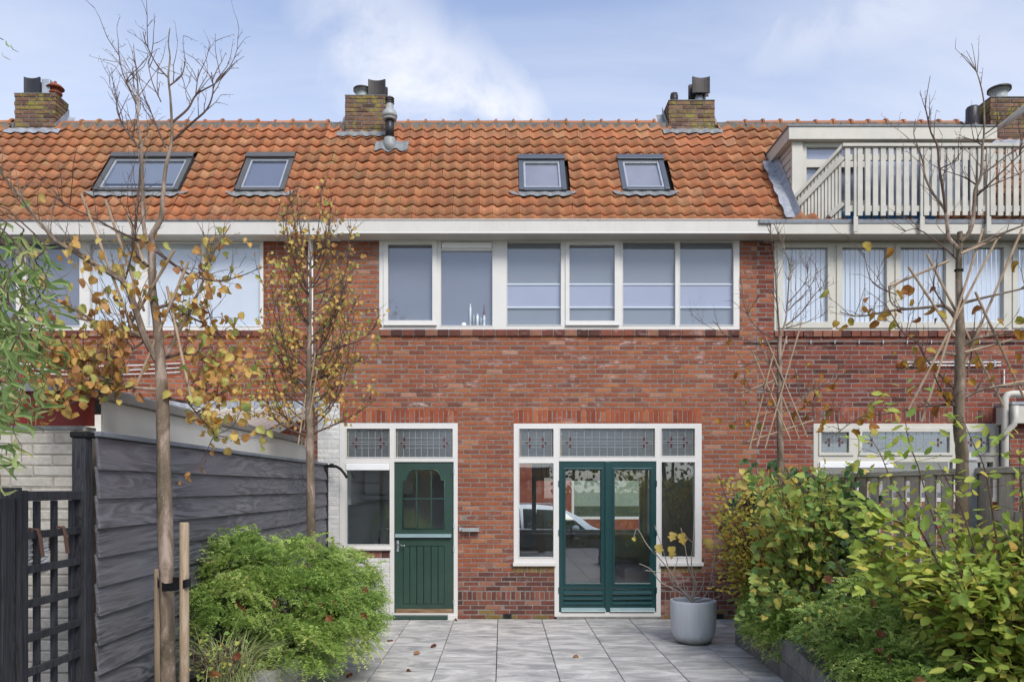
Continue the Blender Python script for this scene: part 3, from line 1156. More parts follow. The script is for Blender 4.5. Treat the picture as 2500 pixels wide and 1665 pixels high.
for i in range(-4, 6):
    for j in range(0, 21):
        if j > 13 and i in (-4, 5):
            continue
        yc = -0.56 - 0.012 - j * SW + SW / 2 + 0.0
        xc = xs0 + (i + .5) * SW
        o = bpy.data.objects.new('paving_slab', slab_me[random.randrange(3)])
        if j == 0:
            yc = -0.286
            o.scale = (1, 0.548 / SW, 1)
        place(o, patio, (xc, yc, random.uniform(-.0012, .0012)))
        o.rotation_euler = (R(random.uniform(-.12, .12)), R(random.uniform(-.12, .12)), 0)

# =================================================================== middle house
XL, XR = Xp(775), Xp(1848)
GUT_T, GUT_B = 5.372, 5.181
mid = thing('row_house', 'red brick row house with green stable door, green french doors and orange tiled roof', 'house', ((XL + XR) / 2, 4.0, 0.0), 'brick row houses under one tiled roof')
UW = rect_px(926, 568, 1805, 806)
KD = rect_px(829, 1033, 1117.5, 1505)
KDl = rect_px(829, 1033, 952, 1344)
FD = rect_px(1254, 1034, 1713, 1380)
FDd = rect_px(1353.5, 1034, 1613, 1506)
wh_mid = [shrink(UW, .01), (KD[0] + .01, Xp(952), Zp(1344), KD[3] - .01), (Xp(952), KD[1] - .01, 0.0, KD[3] - .01), shrink(FD, .01), (FDd[0], FDd[1], 0.0, FDd[3] - .01)]
wall = MB().plate(XL, XR, -0.35, 5.26, [(h[0], h[1], h[2], h[3]) for h in wh_mid], 0.0035, 0.27).build('wall', MORTAR, mid)
SO1 = rect_px(836, 1000, 1118, 1031.5)
SO2 = rect_px(1254, 1000, 1714, 1031.5)
RK1 = rect_px(1117.5, 1444, 1353, 1463.5)
RK2 = rect_px(1613, 1444, 1848, 1463.5)
UWS = rect_px(926, 806, 1805, 821)
KS = rect_px(850, 1344.5, 951, 1362)
FS1 = rect_px(1254, 1381, 1354, 1398)
FS2 = rect_px(1613, 1381, 1713, 1398)
WZ1 = (XL, Xp(829), 0.0, Zp(985))
WZ2 = (Xp(829), Xp(952), 0.0, Zp(1344))


def key_mid(x, z):
    if z < Zp(1398) and x > Xp(1117):
        if z < 0.10 and random.random() < .6:
            return 'ochre'
        return 'base'
    if z < Zp(1360) and x > Xp(1117):
        return 'base' if random.random() < .15 else 'mid'
    return 'mid'


holes = [UW, KDl, (Xp(952), KD[1], 0, KD[3]), FD, FDd, SO1, SO2, RK1, RK2, UWS, FS1, FS2, WZ1, WZ2]
its = course_fill(XL, XR, 0.0, 5.2, holes, keyf=key_mid, seed=3)
its += soldier(SO1[0], SO1[1], SO1[2], SO1[3], .0655, 'soldier') + soldier(SO2[0], SO2[1], SO2[2], SO2[3], .0655, 'soldier')
its += soldier(RK1[0], RK1[1], RK1[2], RK1[3], .0655, 'base') + soldier(RK2[0], RK2[1], RK2[2], RK2[3], .0655, 'base')
its += soldier(FS1[0], FS1[1], FS1[2], FS1[3], .0655, 'ochre') + soldier(FS2[0], FS2[1], FS2[2], FS2[3], .0655, 'ochre')
its += course_fill(XL, Xp(829), 0.0, Zp(985), [], key='white', seed=5)
its += course_fill(Xp(829), Xp(952), 0.0, Zp(1344), [KS], key='white', seed=6)
its += [(a, b, c, d, e, f) for a, b, c, d, e, f in soldier(KS[0], KS[1], KS[2], KS[3], .12, 'base')]
lay(wall, its, 0.0, ref=(0.9, 2.6))
mb = MB().box(XL + .002, Xp(829), .0028, .0032, 0, Zp(985)); mb.box(Xp(829) + .001, Xp(951), .0027, .0032, 0, Zp(1362)); mb.build('painted_joint', BR['white'][1], wall)
# projecting sill course under the upper windows
for it in soldier(UWS[0], UWS[1], UWS[2], UWS[3] + .004, .158, 'base'):
    o = bpy.data.objects.new('sill_brick', brick_mesh(it[2], it[3], random.randrange(4), 'base'))
    place(o, wall, (it[0], -0.028 + random.uniform(-.003, .003), it[1]))
MB().box(UWS[0], UWS[1], -.018, .01, UWS[2], UWS[3] + .003).build('sill_bed', MORTAR, wall)

# upper window strip
g1 = rect_px(948, 598, 1055.5, 783); s1_ = rect_px(936.5, 587, 1067, 796)
g2 = rect_px(1077, 591, 1202, 795)
g3 = rect_px(1238.5, 592, 1369, 794)
g4 = rect_px(1390, 599, 1500, 784); s4_ = rect_px(1380, 587, 1512, 796)
g5 = rect_px(1521, 592, 1648, 794)
g6 = rect_px(1660, 592, 1790, 794)
w = window_unit(mid, UW, [shrink(s1_, .004), g2, g3, shrink(s4_, .004), g5, g6], WHITE)
w['label'] = 'strip of six upper windows in white frames'
sash(w, s1_, g1, WHITE); sash(w, s4_, g4, WHITE)
g2b = rect_px(1077, 611.6, 1202, 795)
for g in (g2b, g3, g5, g6):
    pane(w, g, 0.03, GLASSU)
vb = rect_px(1078, 592, 1201, 606)
MB().box(vb[0], vb[1], -.012, .05, vb[2], vb[3]).build('vent_box', PVC, w, bevel=.008)
r_ = rect_px(1077, 606, 1202, 612)
MB().box(r_[0], r_[1], .012, .05, r_[2], r_[3]).build('glazing_bar', WHITE, w)
for g in (g2, g3, g5, g6):
    mb = MB(); bead(mb, g, .012, -.014, -.0082); mb.build('glazing_bead', WHITE, w, bevel=.003)
mb = MB()
for s_ in (s1_, s4_):
    mb.box(s_[0], s_[1], -.045, -.0265, s_[2], s_[2] + .022)
mb.build('drip_bar', WHITE, w, bevel=.004)
for gg, bl in ((g1, BLINDB), (g2b, BLINDB)):
    MB().box(gg[0] - .006, gg[1] + .006, .065, .069, gg[2] - .006, gg[3] + .006).build('blind', bl, w)
for gg in (g3, g4, g5, g6):
    zt, zl = Zp(692), Zp(748.5)
    MB().box(gg[0] - .006, gg[1] + .006, .062, .066, zt, gg[3] + .006).build('blind', BLINDG, w)
    MB().box(gg[0] - .006, gg[1] + .006, .056, .060, zl, zt).build('blind', BLINDL, w)
    MB().box(gg[0] - .006, gg[1] + .006, .068, .072, gg[2] - .006, zl).build('blind', BLINDG, w)
    for z in (zt, zl):
        MB().box(gg[0], gg[1], .042, .054, z - .011, z + .011).build('blind_rail', PVC, w)
# things on the bathroom sill
sill = MB().box(Xp(1077), Xp(1202), .036, .064, Zp(800), Zp(796)).build('inner_sill', PVC, w)
for nm, lab, pxa, pxb, pyt, mt in (('tube_bottle', 'tall thin pale tube bottle on the upper window sill', 1145, 1151, 740, PVC), ('jar', 'squat white jar on the upper window sill', 1126, 1138, 786, PVC),
                                   ('bottle', 'short pale bottle beside the tall tube on the upper sill', 1153, 1159, 766, GREYP),
                                   ('bottle', 'middle pale bottle of the row on the upper sill', 1162, 1169, 765, PVC), ('bottle', 'small pale bottle next to the toy tower on the upper sill', 1171, 1177, 772, GREYP)):
    c = ((Xp(pxa) + Xp(pxb)) / 2, .05, Zp(796))
    rr = (Xp(pxb) - Xp(pxa)) / 2
    hh = Zp(pyt) - Zp(796)
    o = MB().lathe(c, [(rr, 0), (rr, hh * .82), (rr * .55, hh * .9), (rr * .55, hh)], 10).build(nm, mt, None, True)
    tag(o, lab, nm.split('_')[-1], 'bottles and jars on the upper window sill')
tw = thing('toy_tower', 'small red and white toy tower on the upper window sill', 'ornament', (Xp(1182), .05, Zp(796)))
MB().lathe((Xp(1182), .05, Zp(796)), [(.018, 0), (.014, .08), (.02, .1), (.012, .16)], 8).build('shaft', PVC, tw)
MB().lathe((Xp(1182), .05, Zp(796) + .161), [(.017, 0), (.012, .05), (.005, .07), (.003, .15)], 8).build('spire', REDF, tw)

# kitchen window + stable door frame
gk = rect_px(846.5, 1131, 951.5, 1329)
gt1 = rect_px(846.5, 1046.5, 951.5, 1116); gt2 = rect_px(966, 1046.5, 1105, 1116)
dl = rect_px(962.5, 1127.5, 1107.5, 1496)
w = window_unit(mid, KD, [gk, gt1, gt2, dl, (KD[0] - .1, Xp(952), -.1, Zp(1344)), (dl[0], dl[1], -.1, dl[2] + .1)], WHITE, 'door_frame')
for gg in (gt1, gt2, gk):
    mb = MB(); bead(mb, gg, .011, -.014, -.0082); mb.build('glazing_bead', WHITE, w, bevel=.003)
leaded_light(w, gt1, 6); leaded_light(w, gt2, 9)
gkl = rect_px(846.5, 1150, 951.5, 1329)
pane(w, gkl, .03, GLASS)
vb = rect_px(845.5, 1131.5, 951, 1148)
MB().box(vb[0], vb[1], -.028, .045, vb[2], vb[3]).build('vent_box', PVC, w, bevel=.008)
r_ = rect_px(829, 1331, 955, 1346)
MB().box(r_[0], r_[1], -.045, -.0085, r_[2] + .02, r_[3] - .03).build('sill', WHITE, w, bevel=.005)
# dutch door
dz = Zp(1312.7)
hole = rect_px(983.5, 1146, 1085, 1290)


def arch_pts(h):
    x0, x1, z0, z1 = h
    sh = Zp(1172)
    st = Xp(992) - Xp(983.5)
    pts = [(x0, z0), (x1, z0), (x1, sh), (x1 - st, sh)]
    xr, zr = Xp(1056), z1
    cxr = x1 - st - (x1 - st - xr)
    n = 7
    for i in range(1, n + 1):
        a = math.pi / 2 * i / n
        pts.append((xr + (x1 - st - xr) * math.cos(a), sh + (zr - sh) * math.sin(a)))
    xl = Xp(1012.5)
    for i in range(n + 1):
        a = math.pi / 2 * (1 - i / n)
        pts.append((xl - (xl - x0 - st) * math.cos(a), sh + (zr - sh) * math.sin(a)))
    pts.append((x0, sh))
    return pts


def ring_plate(mb, outer, inner, y0, y1):
    """rectangle with an arched hole: star-shaped fan between hole outline and rectangle"""
    x0, x1, z0, z1 = outer
    cx, cz = (inner[0][0] + inner[1][0]) / 2, (inner[0][1] + Zp(1172)) / 2
    m = len(inner)

    def ray(p):
        dx, dz_ = p[0] - cx, p[1] - cz
        t = 1e9
        if dx > 1e-9: t = min(t, (x1 - cx) / dx)
        if dx < -1e-9: t = min(t, (x0 - cx) / dx)
        if dz_ > 1e-9: t = min(t, (z1 - cz) / dz_)
        if dz_ < -1e-9: t = min(t, (z0 - cz) / dz_)
        return (cx + dx * t, cz + dz_ * t)
    # insert the rectangle corners as extra rays
    pts = []
    for i in range(m):
        a, b = inner[i], inner[(i + 1) % m]
        pts.append(a)
        for c in ((x0, z0), (x1, z0), (x1, z1), (x0, z1)):
            # does the ray to corner c cross segment a-b
            d0 = (c[0] - cx, c[1] - cz)
            ca = d0[0] * (a[1] - cz) - d0[1] * (a[0] - cx)
            cb = d0[0] * (b[1] - cz) - d0[1] * (b[0] - cx)
            if ca * cb < 0:
                t = ca / (ca - cb)
                q = (a[0] + (b[0] - a[0]) * t, a[1] + (b[1] - a[1]) * t)
                if (q[0] - cx) * d0[0] + (q[1] - cz) * d0[1] > 0:
                    pts.append(q)
    out = [ray(p) for p in pts]
    m = len(pts)
    vs = [(p[0], y0, p[1]) for p in pts] + [(p[0], y0, p[1]) for p in out] + [(p[0], y1, p[1]) for p in pts] + [(p[0], y1, p[1]) for p in out]
    fs = []
    for i in range(m):
        j = (i + 1) % m
        fs.append((i, j, m + j, m + i)); fs.append((2 * m + j, 2 * m + i, 3 * m + i, 3 * m + j))
        fs.append((j, i, 2 * m + i, 2 * m + j)); fs.append((m + i, m + j, 3 * m + j, 3 * m + i))
    mb.add(vs, fs)


DY0, DY1 = 0.012, 0.052
ap = arch_pts(hole)
mb = MB()
ring_plate(mb, (dl[0] + .003, dl[1] - .003, dz + .003, dl[3] - .003), ap, DY0, DY1)
door = mb.build('door', DGREEN, mid)
door['label'] = 'dark green stable door with six arched panes over vertical planks'
MB().tube([(p[0], DY0 - .004, p[1]) for p in ap + ap[:1]], .008, 5).build('pane_moulding', DGREEN, door, True)
mb = MB()
for px in (1017, 1052.5):
    mb.box(Xp(px) - .009, Xp(px) + .009, DY0 + .002, DY1 - .004, hole[2], hole[3])
mb.box(hole[0], hole[1], DY0 + .0035, DY1 - .008, Zp(1217) - .009, Zp(1217) + .009)
mb.build('muntin', DGREEN, door)
MB().add([(p[0], .036, p[1]) for p in ap], [tuple(range(len(ap)))]).build('pane', GLASS, door)
pl = rect_px(983.5, 1332, 1085, 1474.6)
MB().plate(dl[0] + .003, dl[1] - .003, dl[2] + .002, dz - .003, [pl], DY0, DY1).build('lower_leaf', DGREEN, door)
xs = [983.5, 1000, 1017, 1034, 1052, 1069, 1085]
for a, b in zip(xs[:-1], xs[1:]):
    MB().box(Xp(a) + .004, Xp(b) - .004, DY0 + .008, DY1 - .004, pl[2] + .003, pl[3] - .003).build('plank', DGREEN, door, bevel=.003)
MB().box(pl[0], pl[1], DY1 - .012, DY1 - .002, pl[2], pl[3]).build('plank_back', BLACKR, door)
dr = rect_px(965, 1303, 1102, 1311)
MB().hexa([(dr[0], -.035, dr[2]), (dr[1], -.035, dr[2]), (dr[1], DY0, dr[2]), (dr[0], DY0, dr[2]), (dr[0], -.030, dr[2] + .014), (dr[1], -.030, dr[2] + .014), (dr[1], DY0, dr[3]), (dr[0], DY0, dr[3])]).build('drip_rail', DRIP, door)
hx = Xp(971)
MB().box(hx - .016, hx + .016, DY0 - .006, DY0 - .0005, Zp(1346), Zp(1319)).build('handle_plate', ALU, door, bevel=.004)
MB().tube([(hx, DY0 - .004, Zp(1328)), (hx, -.035, Zp(1328)), (hx + .03, -.045, Zp(1329)), (hx + .07, -.045, Zp(1331)), (hx + .095, -.045, Zp(1331)), (hx + .105, -.044, Zp(1329))], [.009, .009, .009, .008, .008, .006], 8).build('handle', STEEL, door, True)
wr = rect_px(966, 1486, 1105, 1495.5)
MB().box(wr[0], wr[1], DY0 - .004, DY0 - .0005, wr[2], wr[3]).build('worn_kick_board', WORN, door)
MB().box(Xp(957), Xp(1094), -.09, -.012, 0.006, .058).build('door_step', DGREEN, door, bevel=.006)
MB().box(Xp(1094), Xp(1117), -.03, .05, 0.0, .05).build('door_post_foot', WHITE, w)
MB().box(dl[0], dl[1], -.006, .06, .04, dl[2] - .002).build('threshold', WHITE, w, bevel=.004)
mb = MB()
for z in (1150, 1283, 1340, 1470):
    mb.box(dl[1] - .006, dl[1] + .012, -.016, -.0085, Zp(z) - .035, Zp(z) + .035)
mb.build('hinge', ALU, door)

# french doors with side lights
gl_ = rect_px(1268, 1130.6, 1351, 1360); gr_ = rect_px(1613 + 2, 1128, 1696, 1359)
t1_ = rect_px(1268, 1046.6, 1351, 1114.5); t2_ = rect_px(1367.5, 1046, 1598.6, 1114); t3_ = rect_px(1615, 1046, 1696, 1112.5)
fo = rect_px(1364.5, 1126, 1602, 1494)
outer = (FD[0], FD[1], 0.0 + .032, FD[3])
w = window_unit(mid, outer, [gl_, gr_, t1_, t2_, t3_, fo, (FD[0] - .1, Xp(1353.5), -.1, FD[2]), (Xp(1613), FD[1] + .1, -.1, FD[2])], WHITE, 'french_door_frame')
for gg in (gl_, gr_, t1_, t2_, t3_):
    mb = MB(); bead(mb, gg, .011, -.014, -.0082); mb.build('glazing_bead', WHITE, w, bevel=.003)
for gg in (gl_, gr_):
    pane(w, gg, .03, GLASS)
leaded_light(w, t1_, 4); leaded_light(w, t2_, 12); leaded_light(w, t3_, 4)
for a, b in ((1252, 1357), (1611, 1716)):
    MB().box(Xp(a), Xp(b), -.05, -.0085, Zp(1381), Zp(1372)).build('sill', WHITE, w, bevel=.005)
MB().box(Xp(1358), Xp(1612), -.03, .06, .0, .031).build('threshold', BLOCK, w, bevel=.004)
for k, (a, b, ga, gb_) in enumerate(((1364.5, 1482.5, 1381, 1466), (1483.5, 1602, 1501, 1586.7))):
    lf = (Xp(a) + .003, Xp(b) - .002, fo[2] + .003, fo[3] - .003)
    gg = rect_px(ga, 1147.5, gb_, 1422.7)
    lv = rect_px(ga - 5, 1437, gb_ + 5, 1476)
    d_ = MB().plate(lf[0], lf[1], lf[2], lf[3], [gg, lv], .004, .05).build('french_door', TEAL, mid, bevel=.003)
    d_['label'] = 'dark teal green glazed french door leaf'
    mb = MB(); mb.plate(gg[0] - .03, gg[1] + .03, gg[2] - .03, gg[3] + .03, [shrink(gg, -.006)], -.006, .0035)
    mb.build('pane_moulding', TEAL, d_, bevel=.003)
    pane(d_, gg, .028, GLASS)
    for z in (1445, 1458, 1470):
        mb = MB()
        zc = Zp(z)
        mb.hexa([(lv[0], -.012, zc - .028), (lv[1], -.012, zc - .028), (lv[1], .03, zc - .02), (lv[0], .03, zc - .02),
                 (lv[0], -.010, zc - .012), (lv[1], -.010, zc - .012), (lv[1], .03, zc + .03), (lv[0], .03, zc + .03)])
        mb.build('louvre_slat', TEAL, d_)
    zc = lf[2]
    MB().hexa([(lf[0] + .03, -.035, zc + .01), (lf[1] - .02, -.035, zc + .01), (lf[1] - .02, .0035, zc + .01), (lf[0] + .03, .0035, zc + .01),
               (lf[0] + .03, -.03, zc + .02), (lf[1] - .02, -.03, zc + .02), (lf[1] - .02, .0035, zc + .058), (lf[0] + .03, .0035, zc + .058)]).build('drip_rail', DRIP, d_)
    if k == 0:
        MB().box(Xp(1477), Xp(1489), -.014, .0035, fo[2] + .01, fo[3] - .005).build('cover_strip', TEAL, d_, bevel=.004)
    mb = MB()
    hxx = lf[0] if k == 0 else lf[1]
    for z in (1180, 1300, 1440):
        mb.box(hxx - .01, hxx + .01, -.02, -.009, Zp(z) - .04, Zp(z) + .04)
    mb.build('hinge', TEAL, d_)

# small wall fittings
for px in (1239, 1756):
    v_ = MB().plate(Xp(px - 10), Xp(px + 10), 0.005, .073, [(Xp(px - 7), Xp(px + 7), .015 + k * .013, .022 + k * .013) for k in range(4)], -.012, .004).build('vent_grille', DARK, mid)
    MB().box(Xp(px - 9), Xp(px + 9), -.002, .006, .008, .07).build('vent_back', BLACKR, v_)
br = thing('door_stay', 'grey metal door stay fixed to the brick pier beside the green door', 'bracket', (Xp(1145), -.03, Zp(1296)))
MB().box(Xp(1121), Xp(1128), -.035, -.004, Zp(1296), Zp(1287)).build('foot', ALU, br, bevel=.003)
MB().box(Xp(1128), Xp(1170), -.075, -.03, Zp(1297), Zp(1288)).build('arm', GREYP, br, bevel=.004)
MB().tube([(Xp(1146), -.05, Zp(1297)), (Xp(1146), -.05, Zp(1309))], .003, 6).build('pull_cord', GREYP, br)

# gutters
mb = MB()
gx0, gx1 = -0.30, 0.0
GX0, GX1 = (823 - CX) * (D - .3) / F, (1881 - CX) * (D - .3) / F
gut = MB().box(GX0, GX1, -.30, -.27, GUT_B, GUT_T - .012).build('gutter', WHITE2, mid, bevel=.004)
MB().box(GX0, GX1, -.27, .005, GUT_B + .002, GUT_B + .03).build('soffit', WHITE2, gut)
MB().box(GX0, GX1, -.312, -.26, GUT_T - .012, GUT_T).build('gutter_lip', WHITE, gut, bevel=.003)
MB().box(GX0, GX1, -.306, -.2985, GUT_B + .0, GUT_B + .022).build('gutter_bead', WHITE, gut, bevel=.003)
MB().box(XL, XR, -.004, .012, 5.215, 5.265).build('frieze', WHITE2, mid)

# roof of the middle house
HX0, HX1 = Xp(775), Xp(1848)
ROOF_X0, ROOF_X1 = -2.62, 3.49
roof = roof_deck(mid, ROOF_X0, ROOF_X1)
hl = []
hl.append(roof_window(mid, 1267, 1383, 475, 397, RWF, MAUVE))
hl.append(roof_window(mid, 1518, 1634, 474, 397, RWF, MAUVE))
CH2 = (-2.40, -1.777, 1.20, .45, 7.78)
CH3 = (2.554, 3.26, 1.25, .42, 7.73)
for c in (CH2, CH3):
    t = (c[2] - EY) / CU
    hl.append((c[0] - .05, c[1] + .05, t - .02, 9))
tiles(roof, ROOF_X0, ROOF_X1, hl)
ridge(roof, ROOF_X0, CH2[0] - .0); ridge(roof, CH2[1] + .05, CH3[0] - .02); ridge(roof, CH3[1] + .06, ROOF_X1)


def chimney(house, x0, x1, y0, dep, ztop, sides, lead=LEAD, cap='soldier'):
    y1 = y0 + dep
    zb = EZ + (y0 - EY) * SU / CU - .05
    core = MB().box(x0 + .008, x1 - .008, y0 + .008, y1 - .008, zb - .3, ztop - .006).build('chimney', MORTARC, house)
    its = course_fill(x0, x1, zb, ztop, [], course=.0655, key='chimney', seed=int(x0 * 100))
    for it in its:
        o = bpy.data.objects.new('brick', brick_mesh(round(it[2], 2), round(it[3], 3), random.randrange(4), 'chimney'))
        place(o, core, (it[0], y0 + random.uniform(-.003, .003), it[1]))
    for s in sides:
        xs_ = x0 if s < 0 else x1
        for it in course_fill(0.0, dep, zb, ztop, [], course=.0655, key='chimney', seed=int(x0 * 77) + 9):
            o = bpy.data.objects.new('brick', brick_mesh(round(it[2], 2), round(it[3], 3), random.randrange(4), 'chimney'))
            place(o, core, (xs_, y0 + it[0], it[1]))
            o.rotation_euler = (0, 0, R(90 if s > 0 else -90))
    # lead: front apron with wavy edge, upstand, side soakers
    MB().box(x0 - .01, x1 + .01, y0 - .022, y0 - .008, zb - .08, zb + .085).build('lead_upstand', ZINC if lead is LEAD else lead, core)
    vs, fs = [], []
    n = 24
    t1 = (y0 - EY) / CU
    for i in range(n + 1):
        u = i / n
        x = x0 - .10 + (x1 - x0 + .2) * u
        ph = ((x - .05) / TW) % 1.0
        h = .0185 * math.cos(2 * math.pi * ph ** .82)
        vs.append(RL(x, t1 - .13 - .015 * math.cos(2 * math.pi * ph), h + .064))
        vs.append(RL(x, t1 + .02, .05 + .4 * h))
    for i in range(n):
        fs.append((2 * i, 2 * i + 2, 2 * i + 3, 2 * i + 1))
    o = MB().add(vs, fs).build('lead_apron', lead, core)
    o.modifiers.new('thick', 'SOLIDIFY').thickness = .004
    for s, xs_ in ((-1, x0), (1, x1)):
        vs = [(xs_ + s * .012, y0 - .02, zb - .02), (xs_ + s * .012, y1, zb + dep * 1.25), (xs_ + s * .012, y1, zb + dep * 1.25 + .12), (xs_ + s * .012, y0 - .02, zb + .17),
              (xs_ + s * .11, y0 - .04, zb - .03), (xs_ + s * .11, y1, zb + dep * 1.22)]
        o = MB().add(vs, [(0, 1, 2, 3), (0, 4, 5, 1)]).build('lead_soaker', lead, core)
        o.modifiers.new('thick', 'SOLIDIFY').thickness = .004
    MB().box(x0 - .004, x1 + .004, y0 - .004, y1 + .004, ztop - .005, ztop + .012).build('cap_mortar', MORTARC, core, bevel=.006)
    return core


def cowl(ch, x, y, z, w, h, lift=.06, turn=0.0, mat=None):
    """H-shaped draught cowl: a flue stub and two tall concave shields"""
    MB().lathe((x, y, z), [(.06, 0), (.06, lift + .03)], 12).build('flue_stub', ALU, ch, True)
    mat = mat or DARKB
    for s in (-1, 1):
        vs, fs = [], []
        n = 6
        for i in range(n + 1):
            u = -1 + 2 * i / n
            dy = s * (w * .50 - .02 * (1 - u * u))
            for zz in (0, h):
                vs.append((x + u * w / 2, y + dy, z + lift + zz - (.014 * (1 - u * u) if zz else -.014 * (1 - u * u))))
        for i in range(n):
            fs.append((2 * i, 2 * i + 2, 2 * i + 3, 2 * i + 1))
        o = MB().add(vs, fs).build('cowl_shield', mat, ch)
        sm = o.modifiers.new('thick', 'SOLIDIFY'); sm.thickness = .025; sm.offset = 0
    MB().box(x - w * .34, x + w * .34, y - w * .34, y + w * .34, z + lift + .03, z + lift + h - .03).build('cowl_core', mat, ch)
    MB().box(x - w * .55, x + w * .55, y - w * .02, y + w * .02, z + lift + .01, z + lift + h - .05).build('cowl_fin', mat, ch)


ch = chimney(mid, *CH2, (1,), LEADL)
cz = CH2[4] + .012
MB().lathe((-2.17, 1.42, cz), [(.13, 0), (.13, .02), (.10, .03), (.10, .15), (.14, .16), (.14, .185), (.05, .19)], 18).build('chimney_pot', GREYP, ch, True)
MB().lathe((-2.17, 1.42, cz + .16), [(.145, 0), (.145, .03), (.02, .045)], 18).build('pot_cap', DARKB, ch, True)
cowl(ch, -1.93, 1.42, cz, .265, .25, .03)
ch = chimney(mid, *CH3, (-1,), LEADL)
cz = CH3[4] + .012
MB().lathe((2.68, 1.45, cz), [(.062, 0), (.062, .16), (.055, .165), (.055, .19), (.02, .20)], 14).build('flue_pipe', DARKB, ch, True)
cowl(ch, 3.06, 1.42, cz, .27, .25, .12)
# free-standing flue terminal on the tiles
bx_, bt = roof_x(952, 368), roof_t(368)
b0 = RL(bx_, bt, .03)
fl = MB().lathe((b0.x, b0.y, b0.z - .05), [(.085, 0), (.09, .12), (.085, .17), (.082, .20)], 16).build('flue_terminal', GREYP, mid, True)
MB().lathe((b0.x, b0.y, b0.z + .15), [(.065, 0), (.065, .31)], 16).build('flue_pipe', DARK, fl, True)
MB().lathe((b0.x, b0.y, b0.z + .42), [(.10, 0), (.105, .02), (.09, .022), (.09, .035), (.112, .04), (.115, .075), (.095, .13), (.06, .17), (.055, .24), (.052, .26)], 16).build('terminal_cap', GREYP, fl, True)
for k in range(3):
    MB().lathe((b0.x, b0.y, b0.z + .665 + k * .035), [(.066, 0), (.07, .008), (.05, .014)], 14).build('cap_ring', DARKB, fl, True)
MB().lathe((b0.x, b0.y, b0.z + .66), [(.045, 0), (.045, .11)], 12).build('cap_core', GREYP, fl, True)
vs, fs = [], []
for i in range(13):
    x = b0.x - .22 + .50 * i / 12
    ph = ((x - .05) / TW) % 1.0
    h = .0185 * math.cos(2 * math.pi * ph ** .82)
    vs += [RL(x, bt - .10 + .03 * math.sin(i), h + .066), RL(x, bt + .16, h * .6 + .062)]
o = MB().add(vs, [(2 * i, 2 * i + 2, 2 * i + 3, 2 * i + 1) for i in range(12)]).build('lead_slate', LEADL, fl)
o.modifiers.new('thick', 'SOLIDIFY').thickness = .004

# downpipe on the party wall
dp = MB().tube([(Xp(761), -.06, 5.2), (Xp(761), -.06, 2.97)], .035, 10).build('downpipe', PVC, mid, True)
mb = MB()
for z in (3.3, 4.1, 4.9):
    mb.lathe((Xp(761), -.06, z), [(.042, 0), (.042, .03)], 10)
mb.build('pipe_clip', GREYP, dp)

# rooms behind the glass
PX = Xp(1135)
mb = MB()
mb.box(XL, XR, .27, 8.05, -.06, -.0)            # floor
mb.cur = 1
mb.box(XL, XR, .27, 8.05, 2.64, 2.7)            # ceiling
mb.box(XL - .1, XL, .27, 8.05, -.06, 2.8); mb.box(XR, XR + .1, .27, 8.05, -.06, 2.8); mb.box(XL - .1, XL, .27, 2.5, 2.8, 5.3); mb.box(XR, XR + .1, .27, 2.5, 2.8, 5.3)
mb.box(PX - .05, PX + .05, .27, 3.2, 0.0, 2.64)     # kitchen partition
mb.box(XL, PX - .051, 1.75, 1.85, 0.0, 2.64)  # kitchen back wall, moved forward to catch window light and brighten the kitchen
mb.box(XL, XR, 2.4, 2.5, 2.7, 5.3)
fw_ = [(-.4, 3.40, .70, 2.5)]
mb.plate(XL, XR, -.06, 2.8, fw_, 8.05, 8.30)
mb.build('interior', [FLOORM, PLASTER], mid)
# street window, widened by an added left pane to let in more daylight
sw = MB().plate(-.4, 3.40, .70, 2.5, [(-.32, .72, .78, 2.42), (.82, 3.32, .78, 1.97), (.82, 1.58, 2.04, 2.42), (1.64, 2.5, 2.04, 2.42), (2.56, 3.32, 2.04, 2.42)], 8.1, 8.17).build('street_window', WHITE, mid)
pane(sw, (.82, 3.32, .78, 1.97), 8.14, GLASSC); pane(sw, (-.32, .72, .78, 2.42), 8.14, GLASSC)
mb = MB()
for gx in ((.82, 1.58), (1.64, 2.5), (2.56, 3.32)):
    pane(sw, (gx[0], gx[1], 2.04, 2.42), 8.14, POLY, 'leaded_pane')
    n = 6
    for i in range(1, n):
        x = gx[0] + (gx[1] - gx[0]) * i / n
        mb.box(x - .006, x + .006, 8.128, 8.1395, 2.04, 2.42)
    mb.box(gx[0], gx[1], 8.124, 8.1275, 2.24, 2.252)
mb.build('lead_came', DARK, sw)
MB().box(.70, 3.45, 7.82, 8.049, .66, .70).build('window_board', PLASTER, sw)
rad = thing('radiator', 'white panel radiator below the street window', 'radiator', (2.0, 7.95, .1))
MB().box(1.05, 3.2, 7.94, 7.99, .12, .58).build('panel', PVC, rad, bevel=.01)
mb = MB()
for i in range(43):
    mb.box(1.07 + i * .05, 1.095 + i * .05, 7.925, 7.9395, .15, .55)
mb.build('ribs', PVC, rad)
mb = MB(); mb.tube([(1.12, 7.965, .12), (1.12, 7.965, .0)], .012, 6); mb.tube([(3.1, 7.965, .12), (3.1, 7.965, .0)], .012, 6)
mb.build('pipe', PVC, rad)
